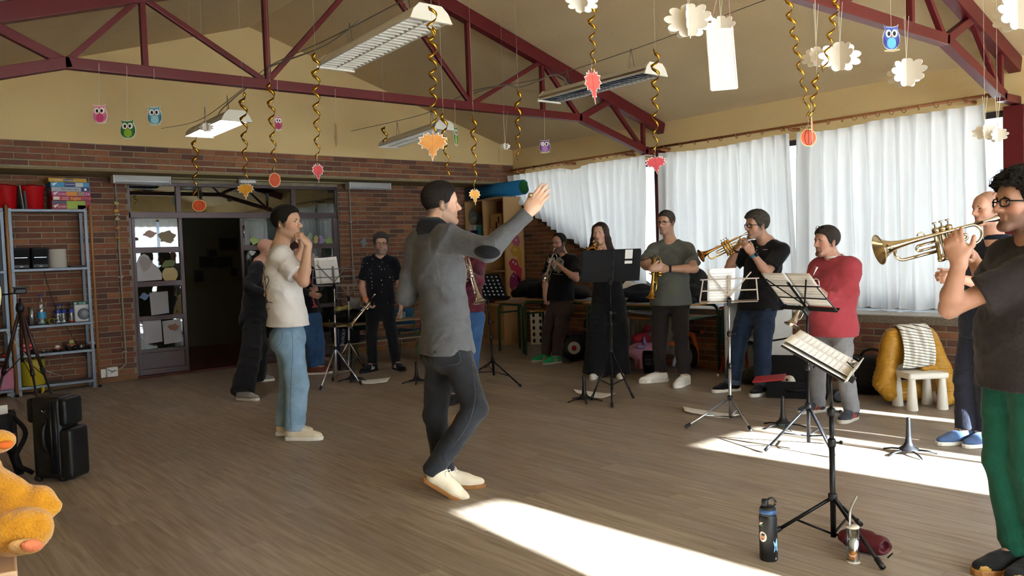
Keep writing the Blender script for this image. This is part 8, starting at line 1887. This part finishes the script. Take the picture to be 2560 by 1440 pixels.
def greytee():
    p = Person('tall man in grey-green T-shirt and dark trousers, holding his trumpet upright', 1.765, (1652, 955), (1712, 962), 248, (1666, 559), 228, hip=(1676, 748), nk=(1677, 612), tr=190, tl=235, skin='#bc937d', bw=1.08, belly=.3, fine=.0045)
    p.arm('R', (1612, 662, -1), (1630, 672, -1), hd=ang(0) + ZU * .2, pn=ang(0) * .4 + ang(90), th=ZU, curl=(.7, .8, .5), L2=.2)
    p.arm('L', (1736, 672, -1), (1668, 672, -1), hd=ang(180), pn=ang(90) + ang(180) * .3, th=ZU, curl=(.6, .8, .5), L2=.25)
    p.body(beard=('full', .35), bcol='#6f6258', fade=('full', .45), fcol='#57504a'); p.hair('#4a423b', 'full', .006, top=.008); p.glasses('#3a2a2a', .0022); p.brows('#43382f')
    p.shirt(f_olive, hem=.79, o=.02, sleeve=.72, seed=30, res=.010, flare=.03, sl_r=.012)
    p.trousers(f_brownb, res=.011, w=(.012, .02, .016), cuff=.07, wr=.006); p.shoes(f_leather_w, f_wsole, lace=f_lace_w, L=.3, sole_h=.038)
    band_on(p, 'L', .03, f_bsole, 'watch_strap')
    d = depth(p.arms['L'][2]) - .03
    trumpet('brass trumpet held bell-down in front of the man in grey-green', at(1637, 620, d), at(1626, 738, d - .03), ang(200) + ang(270) * .3, m_brass, m_brass, mp=False)
greytee()

def henley():
    p = Person('man with black-rimmed glasses, black henley and dark jeans, playing towards the conductor', 1.68, (1832, 978), (1908, 985), 222, (1893, 566), 196, hip=(1893, 762), nk=(1920, 610), tr=195, tl=225, skin='#b98f79', bw=1.05, fine=.0042, hsc=1.1)
    p.arm('L', (1917, 682, -1), (1880, 632, -1), hd=at(1858, 602, 7.3) - at(1880, 632, 7.3), pn=ang(100), th=ZU + ang(0) * .3, curl=(.8, .9, .6), L2=.25)
    p.arm('R', (1822, 670, 1), (1842, 622, -1), hd=at(1850, 596, 7.3) - at(1842, 622, 7.3), pn=ang(0), th=ang(270), curl=(.8, .7, .5), L2=.24)
    p.body(beard=('full', .3), bcol='#57483d', fade=('full', .5), fcol='#55504b'); p.hair('#4c453e', 'full', .008, top=.024, noise=.005); p.glasses('#131313', .0034); p.brows('#3d332b')
    p.shirt(f_black, hem=.76, o=.018, sleeve=.75, seed=33, res=.009, flare=.028, sl_r=.01, vneck=.03)
    seam(part(p, 'shirt'), [[(1907, 624.5), (1912, 624.2), (1919, 624)]], f_lace_w, 'chest_logo', .0025)
    for a, b in ((1893, 618), (1892, 625), (1889, 633)): decal(part(p, 'shirt'), ellp(a, b, 1.7, 1.7, 0, 8), f_lace_w, 'button', .003, 2)
    p.trousers(f_denimd, res=.010, w=(.02, .03, .034), wr=.006, seed=34); p.cuffs(fabric('denim_turnup_dark', '#4a5a72'), r=.078)
    p.shoes(fabric('knit_black', '#16171b'), f_wsole, L=.295, sole_h=.034)
    w = band_on(p, 'L', .02, mat('strap_blue', '#2f7fa8', .6), 'watch_strap'); S, E_, W = p.arms['L']
    MB().lathe([(.02, 0), (.02, .01), (.015, .012)], W - nrm(W - E_) * .02 + ang(300) * .034, ang(300), 16).build('watch_face', f_bsole, w, smooth=True)
    band_on(p, 'R', .01, f_bsole, 'wristband')
    m_ = p.H(0, .1, -.056); trumpet('rose-coloured brass trumpet played by the man in the black henley', m_, at(1812, 611, depth(m_) - .02), ZU + ang(90) * .15, m_rose, m_brass)
henley()

def redman():
    p = Person('stocky man in a brick-red sweater and grey jeans, glasses pushed up on his head', 1.55, (2045, 1030), (2130, 1050), 212, (2067, 607), 197, hp=2, hip=(2082, 812), nk=(2086, 656), tr=200, tl=222, skin='#b68a76', bw=1.16, belly=.8, fine=.004, hsc=1.05)
    p.arm('L', (2122, 752, -1), (2062, 738, -1), hd=ang(180) + ZU * .3, pn=ang(90), th=ZU, curl=(.9, .9, .6), L1=.28, L2=.25)
    p.arm('R', (2022, 745, -1), (2040, 728, -1), hd=ang(180) + ZU * .3, pn=ang(0), th=ZU, curl=(.9, .9, .6), L1=.28, L2=.2)
    p.body(beard=('goatee', .7), bcol='#3a2e29', fade=('full', .5), fcol='#3f352f'); p.hair('#352b25', 'full', .009, top=.014); p.glasses('#2a2a2a', .0018, up=(0, -.02, .09), tilt=.5); p.brows('#2f241e')
    p.shirt(f_red, hem=.63, o=.028, long=True, neck=.012, wr=.006, seed=37, res=.009, sl_r=.014, flare=.01, name='sweater')
    MB().lathe([(.068, 0), (.075, .004), (.073, .016), (.066, .016)], p.nb + p.u * .042, p.u + p.Fu * .2, 24, cap=False).build('undershirt_collar', f_white, p.t, smooth=True)
    p.trousers(f_tgrey, res=.010, w=(.014, .02, .026), cuff=.03, wr=.006, seed=38)
    p.shoes(fabric('mesh_charcoal', '#3a3c44'), mat('sole_offwhite', '#bdb6aa', .6), lace=f_lace_r, stripe=mat('stripe_orange', '#c94b2c', .7), L=.29, sole_h=.034)
    d = depth(p.arms['L'][2]) - .03
    trumpet('silver trumpet held bell-down behind the black stand by the man in red', at(2042, 668, d), at(1982, 800, d - .06), ang(180) + ang(270) * .5, m_silver, m_silver)
redman()

def navyman():
    p = Person('balding man in a navy polo shirt, half hidden behind the curly-haired trumpeter', 1.66, (2412, 1108), (2470, 1112), 190, (2470, 524), 188, hp=-2, hip=(2462, 800), nk=(2492, 612), tr=190, tl=200, skin='#c6967f', bw=1.05, fine=.0045)
    p.arm('R', (2440, 700, 1), (2370, 690, 1), hd=ang(180), pn=ang(270), th=ZU, curl=(.9, .9, .7)); p.arm('L', (2470, 715, -1), (2395, 695, -1), hd=ang(180), pn=ang(90), th=ZU, curl=(.9, .9, .7))
    p.body(beard=('full', .25), bcol='#4d4039', fade=('receding', .35), fcol='#57493f'); p.brows('#4a3a30')
    p.shirt(f_navy, hem=.70, o=.02, sleeve=.7, seed=41, res=.010, vneck=.04); p.trousers(fabric('cloth_ink', '#23242e'), res=.011, w=(.012, .018, .022))
    p.shoes(fabric('canvas_blue', '#4a5f86'), f_wsole, lace=f_lace_k, L=.29)
    MB().lathe([(.068, 0), (.08, .002), (.078, .03), (.066, .034)], p.nb + p.u * .035, p.u + p.Fu * .2, 24, cap=False).build('collar', f_navy, p.t, smooth=True)
    d = depth(p.arms['R'][2]); trumpet('silver trumpet just showing at the forearm of the curly-haired man', at(2395, 686, d), at(2470, 690, d + .3), ang(180) + ZU * .3, m_silver)
navyman()

def curly():
    p = Person('curly-haired trumpeter in black T-shirt and green trousers, nearest to the camera', 1.68, (2545, 1425), (2610, 1440), 186, (2556, 512), 182, hp=3, hip=(2560, 905), nk=(2590, 606), tr=190, tl=200, skin='#a97d66', bw=1.16, belly=.35, fine=.0042, hsc=1.02)
    p.arm('L', (2372, 772, -1), (2398, 655, -1), hd=at(2385, 605, 3.2) - at(2398, 655, 3.2), pn=ang(70) + ang(0) * .4, th=ang(0) + ZU * .3, fc=((.5, .7, .4), (.7, .9, .6), (.8, .9, .6), (.9, 1.0, .7)), thumb=(.8, .2), L1=.30, L2=.25, sc=1.02)
    p.arm('R', (2470, 720, 1), (2430, 640, 1), hd=at(2400, 560, 3.3) - at(2430, 640, 3.5), pn=ang(190), th=ang(270), curl=(.7, .7, .5))
    p.body(beard=('full', .6), bcol='#2a1d18', fade=('full', .5)); p.brows('#171210')
    p.glasses('#121212', .0034)
    def ex(f):
        r = np.random.RandomState(3)
        f.ell(p.H(0, -.02, .085), _v((.105, .125, .085)) * p.hs, p.M, .03)
        for _ in range(150):
            v = nrm(r.randn(3) * _v((1, 1.1, 1))); v[2] = abs(v[2]) * 1.0 - .25
            c = _v((0, -.02, .075)) + v * _v((.108, .128, .1))
            f.ell(p.H(*c), (r.uniform(.012, .024),) * 3, None, .008)
    hr = p.hair('#15110f', 'full', .012, extra=ex, noise=.006, res=.007)
    r = np.random.RandomState(5); mb = MB()
    for _ in range(420):
        v = nrm(r.randn(3)); v[2] = abs(v[2]) - .3
        c = _v((0, -.02, .08)) + v * _v((.118, .14, .108)) * r.uniform(.95, 1.12)
        if c[1] > .06 and c[2] < .085: continue
        C_ = p.H(*c); A = nrm(r.randn(3)); B_ = nrm(np.cross(A, r.randn(3))); rr = r.uniform(.007, .014); n0 = r.uniform(0, 6)
        mb.tube([C_ + (A * math.cos(n0 + t) + B_ * math.sin(n0 + t)) * rr + np.cross(A, B_) * t * .0022 for t in [i * .6 for i in range(11)]], .0013, 4)
    o = mb.build('curls', mat('hair_curl', '#17120f', .45, spec=.4), hr, smooth=True)
    p.shirt(fabric('cloth_charcoal', '#2a2423'), hem=.755, o=.02, sleeve=.72, seed=44, res=.008, flare=.03, sl_r=.016, wr=.006)
    p.trousers(f_green, top=.84, res=.009, w=(.02, .035, .02), wr=.006, cuff=.03, seed=45); p.shoes(fabric('suede_black', '#1a1a1c'), f_gum, toecap=mat('toe_ochre', '#a5813a', .6))
    e = MB().lathe([(.004, 0), (.009, .002), (.009, .008), (.004, .01)], p.H(-.088, -.004, -.03), -p.M[:, 0], 12).build('ear_plug', f_bsole, p.t, smooth=True)
    m_ = p.H(0, .1, -.056); trumpet('large polished trumpet played by the curly-haired man in front', m_, at(2207, 622, depth(m_) + .03), ZU + ang(270) * .12, m_nickel, m_nickel)
curly()
